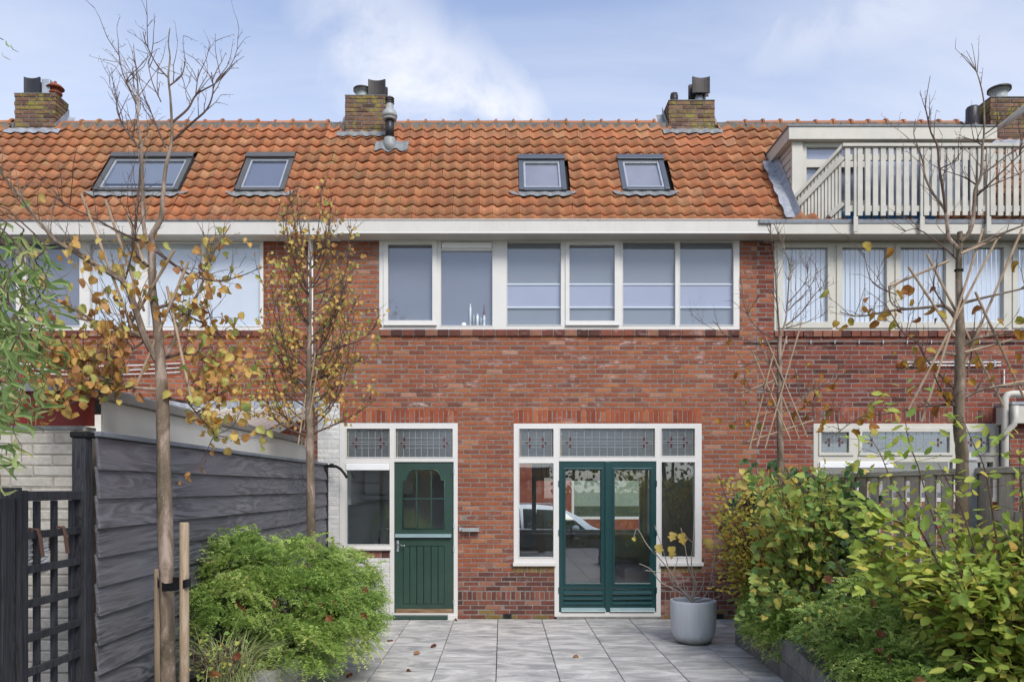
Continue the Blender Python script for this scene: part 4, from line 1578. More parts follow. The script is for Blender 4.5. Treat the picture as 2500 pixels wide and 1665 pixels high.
# kitchen
kt = thing('kitchen_unit', 'dark worktop and pale kitchen cabinets behind the kitchen window', 'kitchen', (Xp(890), .6, 0))
MB().box(XL + .02, PX - .08, .30, .9, .02, .84).build('base_cabinet', PVC, kt)
MB().box(XL + .02, PX - .08, .285, .93, .842, .88).build('worktop', BLACKR, kt, bevel=.004)
MB().box(XL + .02, XL + .62, .95, 1.74, .02, .84).build('side_cabinet', PVC, kt)
MB().box(XL + .02, XL + .62, .94, 1.74, .842, .88).build('worktop', BLACKR, kt)
MB().box(XL + .02, XL + .36, .5, 1.7, 1.55, 2.35).build('wall_cabinet', PLASTER, kt, bevel=.004)
MB().box(XL + .363, XL + 1.0, 1.25, 1.70, 1.62, 1.68).build('cooker_hood', ALU, kt, bevel=.004)
MB().box(XL + .003, XL + .018, .3, 1.74, .89, 1.5).build('tile_splashback', PVC, kt)
MB().box(XL + .40, XL + 1.15, 1.40, 1.74, 1.70, 2.35).build('wall_cabinet', PVC, kt, bevel=.004)
tap = thing('kitchen_tap', 'tall curved chrome kitchen tap at the sink', 'tap', (Xp(918), .38, .88))
arc = [(Xp(915), .38, .88), (Xp(915), .38, 1.14)] + [(Xp(915) + .085 * (1 - math.cos(a)), .38, 1.14 + .085 * math.sin(a)) for a in (0.5, 1.0, 1.57, 2.1, 2.6, 2.95)] + [(Xp(915) + .17, .38, 1.10)]
MB().tube(arc, .012, 8).build('spout', STEEL, tap, True)
MB().lathe((Xp(915), .38, .881), [(.028, 0), (.024, .05)], 12).build('base', STEEL, tap, True)
MB().tube([(Xp(915), .38, .93), (Xp(915) + .05, .36, .96)], .008, 6).build('lever', STEEL, tap, True)
# =================================================================== left house
LX0, LX1 = -9.2, XL
left = thing('row_house', 'red brick row house with white curtained windows behind the black garden fence', 'house', ((LX0 + LX1) / 2, 4.0, 0.0), 'brick row houses under one tiled roof')
LW = (-8.2, Xp(643), Zp(808), Zp(568))
wall = MB().plate(LX0, LX1 - .002, -0.35, 5.26, [shrink(LW, .01)], 0.0035, 0.27).build('wall', MORTAR, left)
LWS = (LW[0], LW[1] + .01, Zp(822), Zp(808))
its = course_fill(-7.6, LX1, 2.2, 5.2, [LW, LWS], key='left', seed=21)
lay(wall, its, 0.0, ref=(-4.2, 3.6))
for it in soldier(-7.4, LWS[1], LWS[2], LWS[3] + .004, .158, 'base'):
    o = bpy.data.objects.new('sill_brick', brick_mesh(it[2], it[3], random.randrange(4), 'base'))
    place(o, wall, (it[0], -0.028, it[1]))
lg = []
edges = [(-20, -.5, 40), (65, 1, 195), (220, 1, 332), (361, 1, 491), (502, 1, 635)]
lg = [rect_px(-118, 594, 40, 796), rect_px(65, 594, 195, 796), rect_px(220, 594, 332, 796), rect_px(361, 594, 491, 796), rect_px(502, 594, 635, 796)]
w = window_unit(left, LW, lg, WHITE)
for i, g in enumerate(lg):
    mb = MB(); bead(mb, g, .012, -.015, -.0082); mb.build('glazing_bead', WHITE, w, bevel=.003)
    pane(w, g, .03, GLASSU)
    MB().box(g[0] - .006, g[1] + .006, .062, .066, g[2] - .006, g[3] + .006).build('curtain', BLINDB if i < 2 else CURT, w)
gxa, gxb = -8.6, GX0 - .002
gut = MB().box(gxa, gxb, -.29, -.262, GUT_B - .01, GUT_T - .022).build('gutter', WHITE2, left, bevel=.004)
MB().box(gxa, gxb, -.262, .005, GUT_B - .008, GUT_B + .02).build('soffit', WHITE2, gut)
MB().box(gxa, gxb, -.305, -.25, GUT_T - .022, GUT_T - .010).build('gutter_lip', ZINC, gut, bevel=.003)
MB().box(LX0, XL, -.004, .012, 5.2, 5.265).build('frieze', WHITE2, left)
roof = roof_deck(left, -8.4, ROOF_X0 - .004)
hl = [roof_window(left, 231, 438, 475, 392, RWB, BLINDG, .8), roof_window(left, 576, 697, 475, 392, RWB, BLINDB, 1.0)]
CH1 = (-7.49, -6.855, 1.26, .36, 7.84)
hl.append((CH1[0] - .05, CH1[1] + .05, (CH1[2] - EY) / CU - .02, 9))
tiles(roof, -8.4, ROOF_X0, hl)
ridge(roof, -8.4, CH1[0] - .05); ridge(roof, CH1[1] + .08, ROOF_X0)
ch = chimney(left, *CH1, (1,), LEAD)
cz = CH1[4] + .012
cowl(ch, -7.26, 1.46, cz, .25, .26, .02, mat=DARK)
MB().box(-7.13, -7.0, 1.36, 1.56, cz + .02, cz + .27).build('cowl_panel', ALU, ch, bevel=.01)
pc = MB().lathe((-6.96, 1.44, cz), [(.085, 0), (.085, .06), (.10, .065), (.10, .085), (.085, .09), (.07, .11), (.07, .15)], 16).build('chimney_pot', TERRA, ch, True)
MB().lathe((-6.96, 1.44, cz + .15), [(.13, 0), (.13, .012), (.09, .05), (.03, .075), (.02, .08), (.022, .11), (.004, .125)], 16).build('pot_cap', TERRA, ch, True)
MB().box(-8.9, -8.8, .3, 2.5, -.3, 5.3).build('side_wall', MORTAR, left)
cb = MB()
for k, z in enumerate((3.46, 3.40, 3.52)):
    n = 14
    cb.tube([(-7.0 + 2.6 * i / n, -.02 - .004 * k, z + (-.05 if 0 < i < n else 0) * math.sin(math.pi * i / n) - .02 * i / n) for i in range(n + 1)], .006, 5)
cb.build('cable', PVC, left)
MB().box(Xp(245), Xp(250), -.05, -.004, Zp(870), Zp(860)).build('cable_clip', DARK, left)

# =================================================================== right house
RX0, RX1 = XR + .002, 8.6
right = thing('row_house', 'red brick row house with cream windows, slatted roof terrace and dormer', 'house', ((RX0 + RX1) / 2, 4.0, 0.0), 'brick row houses under one tiled roof')
RW = (Xp(1890), 8.2, Zp(808), Zp(572))
RG = rect_px(1985.7, 1034, 2438, 1225)
wall = MB().plate(RX0, RX1, -0.35, 5.26, [shrink(RW, .01), shrink(RG, .01)], 0.0035, 0.27).build('wall', MORTAR, right)
RWS = (RW[0], RW[1], Zp(823), Zp(808))
RSO = rect_px(1991, 1000, 2445, 1031.5)
its = course_fill(RX0, 7.5, 0.9, 5.2, [RW, RWS, RG, RSO], key='right', seed=41)
its += soldier(RSO[0], RSO[1], RSO[2], RSO[3], .0655, 'right')
lay(wall, its, 0.0, ref=(4.6, 3.0))
for it in soldier(RWS[0], 7.4, RWS[2], RWS[3] + .004, .13, 'base'):
    o = bpy.data.objects.new('sill_brick', brick_mesh(it[2], it[3], random.randrange(4), 'base'))
    place(o, wall, (it[0], -0.028, it[1]))
ss = [(1896.5, 2032.6, 1910, 2019), (2041, 2176, 2055, 2163), (2184, 2320, 2197, 2307), (2332, 2462, 2345, 2448), (2470, 2600, 2483, 2588)]
w = window_unit(right, RW, [shrink(rect_px(a, 595, b, 802), .004) for a, b, c, d in ss], BEIGE)
for a, b, c, d in ss:
    g = rect_px(c, 606, d, 786.7)
    sash(w, rect_px(a, 595, b, 802), g, BEIGE)
    n = 9
    for i in range(n):
        x = g[0] + (g[1] - g[0]) * (i + .5) / n
        wd = (g[1] - g[0]) / n
        o = MB().hexa([(x - wd * .5, .035, g[2]), (x + wd * .5, .048, g[2]), (x + wd * .5, .050, g[2]), (x - wd * .5, .037, g[2]),
                       (x - wd * .5, .035, g[3]), (x + wd * .5, .048, g[3]), (x + wd * .5, .050, g[3]), (x - wd * .5, .037, g[3])]).build('blind_slat', CURT, w)
g1_, g2_, g3_ = rect_px(2003.6, 1055, 2071, 1105), rect_px(2103.6, 1055, 2316, 1105), rect_px(2352, 1055, 2415, 1105)
lower = [rect_px(2000, 1128, 2085, 1215), rect_px(2098, 1128, 2325, 1215), rect_px(2340, 1128, 2424, 1215)]
w = window_unit(right, RG, [shrink(rect_px(1998, 1044, 2083, 1112), .004), shrink(rect_px(2096, 1044, 2325, 1112), .004), shrink(rect_px(2338, 1044, 2428, 1112), .004)] + lower, BEIGE)
for so_, g, n in ((rect_px(1998, 1044, 2083, 1112), g1_, 4), (rect_px(2096, 1044, 2325, 1112), g2_, 11), (rect_px(2338, 1044, 2428, 1112), g3_, 4)):
    MB().plate(so_[0], so_[1], so_[2], so_[3], [g], -.026, .05).build('sash', BEIGE, w, bevel=.004)
    leaded_light(w, g, n, .012)
for g in lower:
    pane(w, g, .03, GLASS)
    MB().box(g[0], g[1], .1, .105, g[2], g[3]).build('blind', BLINDB, w)
MB().box(lower[0][0], Xp(2180), -.03, .04, Zp(1142), Zp(1127)).build('vent_box', PVC, w, bevel=.006)
gx0_ = GX1 + .002
gut = MB().box(gx0_, 8.4, -.32, -.288, GUT_B - .012, GUT_T - .065).build('gutter', BEIGE, right, bevel=.004)
MB().box(gx0_, 8.4, -.288, .005, GUT_B - .01, GUT_B + .02).build('soffit', BEIGE, gut)
MB().box(gx0_ - .16, 8.4, -.33, -.2, GUT_T - .065, GUT_T - .008).build('zinc_edge', ZINC, gut, bevel=.004)
MB().box(gx0_, 8.4, -.326, -.3195, GUT_B - .012, GUT_B + .012).build('gutter_bead', BEIGE, gut)
MB().box(RX0, RX1, -.004, .012, 5.19, 5.265).build('frieze', BEIGE, right)
roof = roof_deck(right, ROOF_X1 + .004, 8.6)
DX0, DX1, DYF, DZT = 3.96, 6.62, -.04, 6.70
CH4 = (7.36, 8.5, 1.05, .5, 7.68)
tiles(roof, ROOF_X1, 8.5, [(DX0 - .02, DX1 + .02, .10, 1.66), (CH4[0] - .05, 9, (CH4[2] - EY) / CU, 9)])
ridge(roof, ROOF_X1, CH4[0] - .25)
ch = chimney(right, *CH4, (-1,), LEAD)
cz = CH4[4] + .012
MB().lathe((7.62, 1.25, cz), [(.15, 0), (.15, .03), (.11, .04), (.11, .17), (.15, .18), (.16, .21), (.05, .22)], 18).build('chimney_pot', GREYP, ch, True)
MB().lathe((7.62, 1.25, cz + .18), [(.165, 0), (.165, .035), (.02, .05)], 18).build('pot_cap', DARKB, ch, True)
MB().tube([(8.05 + .1 * math.cos(a), 1.3, cz + .12 * math.sin(a)) for a in np.linspace(0, math.pi, 9)], .008, 5).build('hoop', STEEL, ch)
fz = 7.02
fp = MB().lathe((7.18, 1.2, fz), [(.095, 0), (.095, .22), (.11, .225), (.11, .30), (.095, .305), (.095, .55), (.08, .58)], 16).build('flue_terminal', DARK, right, True)
# dormer
dm = MB().box(DX0 - .08, DX1 + .08, DYF - .10, 1.0, DZT - .19, DZT - .018).build('dormer', BEIGE, right, bevel=.005)
MB().box(DX0 - .095, DX1 + .095, DYF - .115, 1.02, DZT - .018, DZT).build('zinc_edge', ZINC, dm)
# cheek cladding boards, horizontal, cut by the roof slope
for k in range(9):
    za = 5.5 + k * .115
    zb = za + .112
    ya = EY + (za - EZ) / (SU / CU) + .02
    yb = EY + (zb - EZ) / (SU / CU) + .02
    ya, yb = max(ya, DYF + .02), max(yb, DYF + .02)
    if yb - DYF < .04 or za > DZT - .22:
        continue
    zb = min(zb, DZT - .195)
    MB().hexa([(DX0 - .008, DYF + .01, za), (DX0 + .02, DYF + .01, za), (DX0 + .02, ya, za), (DX0 - .008, ya, za),
               (DX0 + .004, DYF + .01, zb), (DX0 + .02, DYF + .01, zb), (DX0 + .02, yb, zb), (DX0 + .004, yb, zb)]).build('cladding_board', CLAD, dm)
MB().box(DX0 - .012, DX0 + .135, DYF - .035, DYF + .009, 5.40, DZT - .145).build('corner_post', BEIGE, dm, bevel=.004)
MB().box(DX1 - .135, DX1 + .012, DYF - .035, DYF + .009, 5.40, DZT - .192).build('corner_post', BEIGE, dm, bevel=.004)
# lead valley along the cheek
vs, fs = [], []
n = 16
for i in range(n + 1):
    t = -.02 + 1.42 * i / n
    wob = .012 * math.sin(i * 1.9)
    vs += [RL(DX0 - .17 - wob - .03 * (i / n), t, .088), RL(DX0 - .05, t, .09), RL(DX0 - .012, t, .19)]
for i in range(n):
    for k in range(2):
        a = 3 * i + k
        fs.append((a, a + 1, a + 4, a + 3))
o = MB().add(vs, fs).build('lead_valley', LEAD, dm)
o.modifiers.new('thick', 'SOLIDIFY').thickness = .004
# dormer front: frame with windows
dz0, dz1 = 5.40, DZT - .192
dho = [(4.16, 4.95, 6.28, 6.45), (4.16, 4.95, 5.72, 6.17), (5.02, 5.75, 5.5, 6.45), (5.82, 6.42, 5.72, 6.32)]
dw = MB().plate(DX0 + .136, DX1 - .136, dz0, dz1, dho, DYF + .0, DYF + .08).build('dormer_window', BEIGE, dm, bevel=.004)
for g in dho:
    pane(dm, g, DYF + .045, GLASSU)
    MB().box(g[0] - .02, g[1] + .02, DYF + .068, DYF + .073, g[2] - .02, g[3] + .02).build('blind', BLINDL, dm)
MB().box(DX0 + .02, DX1 - .02, DYF + .2, 1.0, 5.4, DZT - .2).build('dormer_body', BROWNW, dm)
# terrace railing
RYF = -.36
sF = (D + RYF) / F
rx0 = (2061 - CX) * sF
rzt = H + (CY - 352) * sF
rzb = H + (CY - 527) * sF
ral = MB().box(rx0 - .03, 8.3, RYF - .035, RYF + .075, rzt - .045, rzt).build('railing', BEIGE2, right, bevel=.005)
ral['label'] = 'weathered cream slatted terrace railing'
for z in (rzt - .17, rzb + .10):
    MB().box(rx0, 8.3, RYF + .012, RYF + .045, z - .04, z + .04).build('rail', BEIGE2, ral, bevel=.004)
pitch = .1022
k = 0
x = rx0 + .01
while x < 7.6:
    if k % 9 == 1:
        MB().box(x + .012, x + .048, RYF - .014, RYF + .011, rzb - .20, rzt - .05).build('stanchion', BEIGE2, ral, bevel=.004)
        MB().box(x + .0, x + .06, RYF - .03, RYF - .0145, rzb - .22, rzb - .02).build('bracket', BEIGE2, ral, bevel=.004)
        x += .062
    else:
        MB().box(x, x + .068, RYF - .01, RYF + .0115, rzb + random.uniform(-.004, .004), rzt - .048).build('slat', BEIGE2, ral, bevel=.003)
        x += pitch
    k += 1
# raking side screen from the railing corner down to the dormer post
A = Vector((rx0 - .01, RYF + .02, rzt - .02)); B = Vector(P(1937, 487, -.09))
dv = B - A
MB().bar(A, B, .075, .04).build('side_cap', BEIGE2, ral, bevel=.004)
MB().bar(A + Vector((.0, .0, -.15)), B + Vector((.0, .0, -.135)), .04, .075).build('side_rail', BEIGE2, ral, bevel=.004)
MB().bar(A + Vector((.0, .0, -.76)), A + dv * .27 + Vector((.0, .0, -.74)), .04, .07).build('side_rail', BEIGE2, ral, bevel=.004)
for i in range(14):
    f = (i + .5) / 14.5
    p = A + dv * f
    zb_ = max(5.38, EZ + .02)
    zt_ = p.z - .03
    if zt_ - zb_ > .05:
        MB().box(p.x - .02, p.x + .014, p.y + .022, p.y + .04, zb_, zt_).build('side_slat', BEIGE2, ral)
tp = MB()
nx = 30
vs, fs = [], []
for i in range(nx + 1):
    x = rx0 - .02 + 1.30 * i / nx
    vs += [(x, RYF + .10 + .012 * math.sin(i * 1.3), 5.33), (x, RYF + .115 + .01 * math.sin(i * .9 + 1), 5.53 + .015 * math.sin(i * .7)), (x, RYF + .20, 5.56 + .01 * math.sin(i))]
for i in range(nx):
    for k in range(2):
        a = 3 * i + k
        fs.append((a, a + 3, a + 4, a + 1))
o = tp.add(vs, fs).build('tarpaulin', BLUE)
o.modifiers.new('thick', 'SOLIDIFY').thickness = .006
tag(o, 'bright blue sheet lying along the gutter behind the slatted railing', 'sheet')
# neighbouring dormer edge further right
MB().hexa([Pd(2415, 342, 11.3), Pd(2418, 338, 11.4), Pd(2560, 228, 9.9), Pd(2556, 236, 9.8), Pd(2408, 330, 11.3), Pd(2411, 326, 11.4), Pd(2560, 210, 9.9), Pd(2556, 214, 9.8)]).build('barge_board', BEIGE, right)
# conduits and cable on the right facade
mb = MB()
for z in (Zp(885), Zp(893)):
    mb.tube([(Xp(2190), -.03, z), (Xp(2440), -.03, z)], .009, 6)
mb.tube([(Xp(2448), -.03, Zp(903)), (Xp(2448), -.03, Zp(940))], .009, 6)
mb.build('conduit', PVC, right)
mb = MB()
for px in (2195, 2260, 2328, 2425):
    mb.box(Xp(px) - .012, Xp(px) + .012, -.042, -.004, Zp(897), Zp(881))
mb.build('conduit_clip', ALU, right)
mb = MB().tube([(Xp(1815) + i * .25, -.02, Zp(836) - .004 * math.sin(i * 2.0)) for i in range(17)], .008, 5)
mb.build('cable', DARK, right)
mb = MB()
for i in range(13):
    mb.box(Xp(1860) + i * .33 - .006, Xp(1860) + i * .33 + .006, -.032, -.004, Zp(840), Zp(831))
mb.build('cable_clip', ALU, right)
# lean-to at the far right: downpipe, eave and brick pier
def XY(px, y):
    return (px - CX) * (D + y) / F


def ZY(py, y):
    return H + (CY - py) * (D + y) / F


LY = -.22
lt = thing('lean_to', 'small brick lean-to with cream eave and downpipe at the neighbour facade', 'outbuilding', (XY(2520, LY), -.2, 0))
lw = MB().box(XY(2466, LY), 9.5, LY + .0035, .003, -.3, ZY(1034, LY)).build('wall', MORTAR, lt)
lay(lw, course_fill(XY(2466, LY), XY(2560, LY), .9, ZY(1034, LY), [], key='right', seed=77), LY, ref=(6.4, 2.0))
MB().box(XY(2468, LY - .1), 9.5, LY - .12, .0, ZY(1034, LY - .1), ZY(988, LY - .1)).build('eave', BEIGE, lt, bevel=.01)
MB().box(XY(2466, LY - .1), 9.5, LY - .14, .0, ZY(988, LY - .1) + .002, ZY(981, LY - .1)).build('roof_edge', LEAD, lt)
yb_ = LY - .06
xa = XY(2454, yb_)
MB().tube([(xa, yb_, .0), (xa, yb_, ZY(990, yb_)), (xa, yb_, ZY(972, yb_)), (xa + .035, yb_, ZY(963, yb_)), (xa + .09, yb_, ZY(961, yb_)), (xa + .6, yb_, ZY(961, yb_))], .044, 12).build('downpipe', BEIGE, lt, True)
yc_ = LY - .17
MB().tube([(XY(2479, yc_), yc_, ZY(990, yc_)), (XY(2479, yc_), yc_, ZY(1022, yc_)), (XY(2476, yc_), yc_, ZY(1036, yc_)), (XY(2463, yc_), yc_ + .07, ZY(1056, yc_)), (XY(2456, yc_), yc_ + .09, ZY(1070, yc_))], .038, 12).build('swan_neck', BEIGE, lt, True)
# =================================================================== left boundary
FX = -2.43
fence = thing('garden_fence', 'black stained lapped board fence along the left bed', 'fence', (FX, -3.0, 0))
FYN, FYF, FTOP = -6.0, -0.03, 2.10
bh = 0.1745
for k in range(12):
    zt = FTOP - k * bh
    zb = zt - bh - .02
    if k == 0:
        zt -= .002
    js = {0: [-3.1, -1.3], 1: [-4.05, -2.0, -.75], 2: [-2.9, -1.05], 3: [-3.8, -1.9], 4: [-4.4, -2.2, -.9], 5: [-3.2, -1.4]}[k % 6]
    ys = [FYN] + js + [FYF]
    for a, b in zip(ys[:-1], ys[1:]):
        dx = random.uniform(-.002, .002)
        dz_ = random.uniform(-.003, .003)
        f0, f1 = FX + .012, FX + .034
        MB().hexa([(f0 + .008, a + .0015, zb + dz_), (f1 + .004 + dx, a + .0015, zb + dz_), (f1 + .004 + dx, b - .0015, zb - dz_), (f0 + .008, b - .0015, zb - dz_),
                   (f0 - .012, a + .0015, zt), (f1 - .018 + dx, a + .0015, zt), (f1 - .018 + dx, b - .0015, zt), (f0 - .012, b - .0015, zt)]).build('board', BLACKW, fence, bevel=.003)
MB().box(FX - .05, FX + .045, FYN - .01, FYF, FTOP + .003, FTOP + .034).build('cap_rail', ZINC, fence, bevel=.004)
MB().box(FX - .085, FX - .005, FYN - .085, FYN - .005, -.04, FTOP - .01).build('post', BLACKP, fence, bevel=.004)
MB().box(FX - .095, FX + .01, FYN - .095, FYN + .005, FTOP - .009, FTOP + .03).build('post_cap', BLACKR, fence, bevel=.01)
for y in (-4.1, -2.2, -.4):
    MB().box(FX - .085, FX - .005, y - .04, y + .04, -.04, FTOP).build('post', BLACKP, fence)
MB().box(FX - .03, FX + .05, FYF + .001, FYF + .022, -.04, FTOP + .02).build('end_board', BLACKP, fence, bevel=.003)

arm = thing('spout_arm', 'black curved pipe arm at the house end of the black fence', 'pipe', (FX + .06, -.1, 2.05))
q = [Pd(799, 1138, 10.45), Pd(808, 1137, 10.43), Pd(820, 1138, 10.4), Pd(832, 1145, 10.38), Pd(841, 1156, 10.36), Pd(847, 1166, 10.35)]
MB().tube(q, .019, 8).build('pipe', BLACKR, arm, True)
MB().lathe(Pd(810, 1141, 10.43), [(.03, 0), (.03, .05), (.018, .055)], 10).build('valve', BLACKR, arm, True)
MB().box(FX - .0, FX + .05, -.13, -.052, 2.02, 2.12).build('bracket', BLACKR, arm)

# lattice gate in line with the fence
GX = -2.485
gate = thing('lattice_gate', 'black square lattice gate standing open before the pale brick wall', 'gate', (GX, -6.3, 0))
gz = 1.785
yd = lambda px: -GX * F / (CX - px) - D
for a, b in ((33, 56), (191, 206)):
    MB().box(GX - .03, GX + .03, yd(a), yd(b), -.03, gz).build('stile', BLACKP, gate, bevel=.004)
MB().box(GX - .018, GX + .028, yd(56) + .001, yd(191) - .001, gz - .055, gz - .004).build('rail', BLACKP, gate, bevel=.003)
for px in (96, 138, 181):
    y = yd(px)
    MB().box(GX - .026, GX - .002, y - .018, y + .018, -.02, gz - .057).build('lattice_bar', BLACKP, gate, bevel=.002)
for k in range(1, 10):
    z = gz - .055 - k * .179
    MB().box(GX + .0, GX + .024, yd(52), yd(194), z - .02, z + .02).build('lattice_bar', BLACKP, gate, bevel=.002)
gd = thing('garden_door', 'solid black garden door beside the lattice gate', 'door', (GX, -6.9, 0))
for i, (a, b) in enumerate(((-90, -52), (-50, -14), (-12, 21))):
    MB().box(GX - .03, GX + .03 + .003 * i, yd(a), yd(b), -.02, 1.75).build('board', BLACKP, gd, bevel=.004)
gp = MB().box(GX - .05, GX + .05, yd(23), yd(31), -.04, 1.80).build('gate_post', BLACKP, None, bevel=.004)
tag(gp, 'black post between the solid door and the lattice gate', 'post')

# wicker basket hung on the gate
bk = thing('wicker_basket', 'white woven basket hanging by leather straps on the lattice gate', 'basket', (GX - .07, -6.45, 1.2))
y0, y1 = yd(45), yd(132)
mb = MB()
for k in range(12):
    z = 1.335 + k * .0165
    mb.tube([(GX - .035 - .01 * math.sin(i * 1.57 + k * math.pi) * .6, y0 + (y1 - y0) * i / 14, z + .004 * math.sin(i * 1.3 + k) + .01 * i / 14) for i in range(15)], .0085, 5)
    mb.tube([(GX - .035 - .15 * i / 4, y1, z + .01) for i in range(5)], .0085, 5)
    mb.tube([(GX - .19, y0 + (y1 - y0) * i / 6, z) for i in range(7)], .0085, 5)
mb.build('weave', WEAVE, bk)
MB().box(GX - .18, GX - .045, y0 + .01, y1 - .01, 1.33, 1.34).build('bottom', WEAVE, bk)
MB().box(GX - .18, GX - .05, y0 + .01, y1 - .01, 1.45, 1.47).build('soil_fill', SOIL, bk)
zr = gz - .055 - .179
for px in (88, 150):
    y = yd(px) - .03
    MB().tube([(GX + .032, y + .035, zr - .12), (GX + .034, y + .01, zr - .02), (GX + .026, y, zr + .028), (GX - .005, y - .012, zr + .03), (GX - .032, y - .02, zr - .02), (GX - .032, y - .03, zr - .10)], .011, 5).build('strap', STRAP, bk)

# pale brick outbuilding behind the gate
WY = -5.86
ob = thing('outbuilding', 'pale brick outbuilding with red fascia and flat grey roof edge behind the gate', 'outbuilding', (-4.0, WY + .8, 0))
ow = MB().box(-5.6, -2.565, WY + .0035, WY + .14, -.04, 2.175).build('wall', MORTARW, ob)
its = course_fill(-4.6, -2.56, 0.35, 2.17, [], course=.0668, bond=.262, h=.057, gap=.01, key='cream', seed=91)
lay(ow, its, WY, ref=(-3.0, 1.6))
MB().box(-5.6, -2.53, WY + .02, WY + .06, 2.18, 2.385).build('fascia', REDF, ob)
MB().box(-5.65, -2.50, WY - .02, WY + 1.5, 2.388, 2.43).build('roof_edge', LEAD, ob, bevel=.004)
MB().box(-5.6, -2.57, WY - .006, WY + .016, 2.155, 2.178).build('flashing', LEADL, ob)

# neighbour's glazed veranda above the fence
ve = thing('veranda', 'neighbour veranda with opal side panels and corrugated plastic roof above the black fence', 'veranda', (-3.6, -2.6, 0))
VX = -2.50
for a, b in ((WY + .1, -3.55), (-3.54, -.75)):
    MB().box(VX - .012, VX + .0, a, b, 2.06, 2.345).build('panel', FROST, ve)
MB().box(VX - .04, VX + .04, WY + .08, -.62, 2.348, 2.41).build('beam', m_plain('veranda_beam', (0.24, 0.215, 0.19), 0.7, 0.3, 0.1, 6), ve, bevel=.004)
MB().box(VX - .05, VX + .01, -.748, -.66, .0, 2.346).build('post', BLACKP, ve)
vs, fs = [], []
nc = 120
for i in range(nc + 1):
    x = -6.2 + (6.2 - 2.6) * i / nc
    h = .012 * math.cos(i * math.pi / 1.5)
    vs += [(x, -.02, 2.885 + h), (x, -2.7, 2.885 - .225 * 2.68 + h)]
for i in range(nc):
    fs.append((2 * i, 2 * i + 1, 2 * i + 3, 2 * i + 2))
MB().add(vs, fs).build('roof_sheet', POLY, ve)
for x in (-2.62, -3.9, -5.2):
    MB().bar((x, -.02, 2.83), (x, -2.7, 2.83 - .225 * 2.68), .045, .07).build('rafter', WHITE2, ve)
MB().box(-6.3, -2.50, -.035, -.004, 2.885, 2.985).build('flashing', LEAD, ve)
MB().bar(P(771, 962, -.12), P(806, 1002, -.35), .03, .07).build('barge_trim', WHITE, ve, bevel=.004)

# =================================================================== retaining walls, pot, stakes
lbw = thing('retaining_wall', 'low pale concrete block wall holding the left planting bed', 'wall', (-1.8, -5.2, 0))
path = [(-1.66, -.35), (-1.70, -3.3), (-1.76, -4.42), (-1.86, -4.95), (-1.98, -5.5), (-2.02, -7.6)]


def block_row(parent, path, z0, z1, th, length, mat, off=0.0, side=-1):
    pts = [Vector((a, b, 0)) for a, b in path]
    for (a, b) in zip(pts[:-1], pts[1:]):
        d = b - a
        L = d.length
        d.normalize()
        nrm = Vector((-d.y, d.x, 0)) * side
        s = -off * length
        while s < L:
            s0, s1 = max(s, 0) + .003, min(s + length, L) - .003
            s += length
            if s1 - s0 < .04:
                continue
            j = random.uniform(-.006, .006)
            p0, p1 = a + d * s0 + nrm * j, a + d * s1 + nrm * j
            q0, q1 = p0 - nrm * th, p1 - nrm * th
            o = MB().hexa([(*p0.xy, z0), (*p1.xy, z0), (*q1.xy, z0), (*q0.xy, z0), (*p0.xy, z1), (*p1.xy, z1), (*q1.xy, z1), (*q0.xy, z1)])
            o.build('block', mat, parent, bevel=.012)


block_row(lbw, path, -.02, .165, .16, .44, BLOCKL, 0, 1)
block_row(lbw, path, .169, .365, .16, .44, BLOCKL, .5, 1)
rbw = thing('retaining_wall', 'low dark mossy concrete block wall edging the right planting bed', 'wall', (2.9, -3.5, 0))
rpath = [(2.67, -1.72), (2.68, -2.4), (2.64, -3.2), (2.55, -4.0), (2.43, -4.9), (2.35, -5.8), (2.34, -8.0)]
block_row(rbw, rpath, -.02, .18, .17, .46, BLOCK, 0, -1)
block_row(rbw, rpath, .184, .375, .17, .46, BLOCK, .5, -1)
rp2 = [(3.5, -1.70), (2.84, -1.70)]
block_row(rbw, rp2, -.02, .18, .16, .44, BLOCK, 0, 1)
block_row(rbw, rp2, .184, .375, .16, .44, BLOCK, .5, 1)
tag(MB().hexa([(-2.43, -8, -.03), (-2.12, -8, -.03), (-1.82, -.2, -.03), (-2.43, -.2, -.03), (-2.43, -8, .31), (-2.12, -8, .31), (-1.82, -.2, .31), (-2.43, -.2, .31)]).build('left_bed_soil', SOIL), kind='structure')
tag(MB().hexa([(2.52, -8, -.03), (5.2, -8, -.03), (5.2, -1.88, -.03), (2.86, -1.88, -.03), (2.52, -8, .32), (5.2, -8, .32), (5.2, -1.88, .32), (2.86, -1.88, .32)]).build('right_bed_soil', SOIL), kind='structure')

px_, py_ = 2.22, -1.62
pot = thing('plant_pot', 'large round pale grey concrete pot on the patio', 'pot', (px_, py_, .002))
MB().lathe((px_, py_, .002), [(.15, 0), (.185, .012), (.222, .05), (.245, .12), (.256, .2), (.262, .34), (.265, .478), (.262, .492), (.252, .497), (.238, .49), (.234, .46), (.232, .42), (.02, .419)], 48).build('body', POT, pot, True)
MB().lathe((px_, py_, .425), [(.228, 0), (.15, .012), (.02, .02)], 24).build('potting_soil', SOIL, pot, True)


def stake(px, d, r, ztop, label):
    b = Pd(px, 1500, d)
    t = thing('tree_stake', label, 'stake', (b.x, b.y, .3), 'wooden stakes of the left tree')
    MB().lathe((b.x, b.y, .28), [(r, 0), (r * .98, (ztop - .28) * .5), (r * .97, ztop - .28 - .012), (r * .85, ztop - .28)], 14).build('pole', STAKE, t, True)
    return t


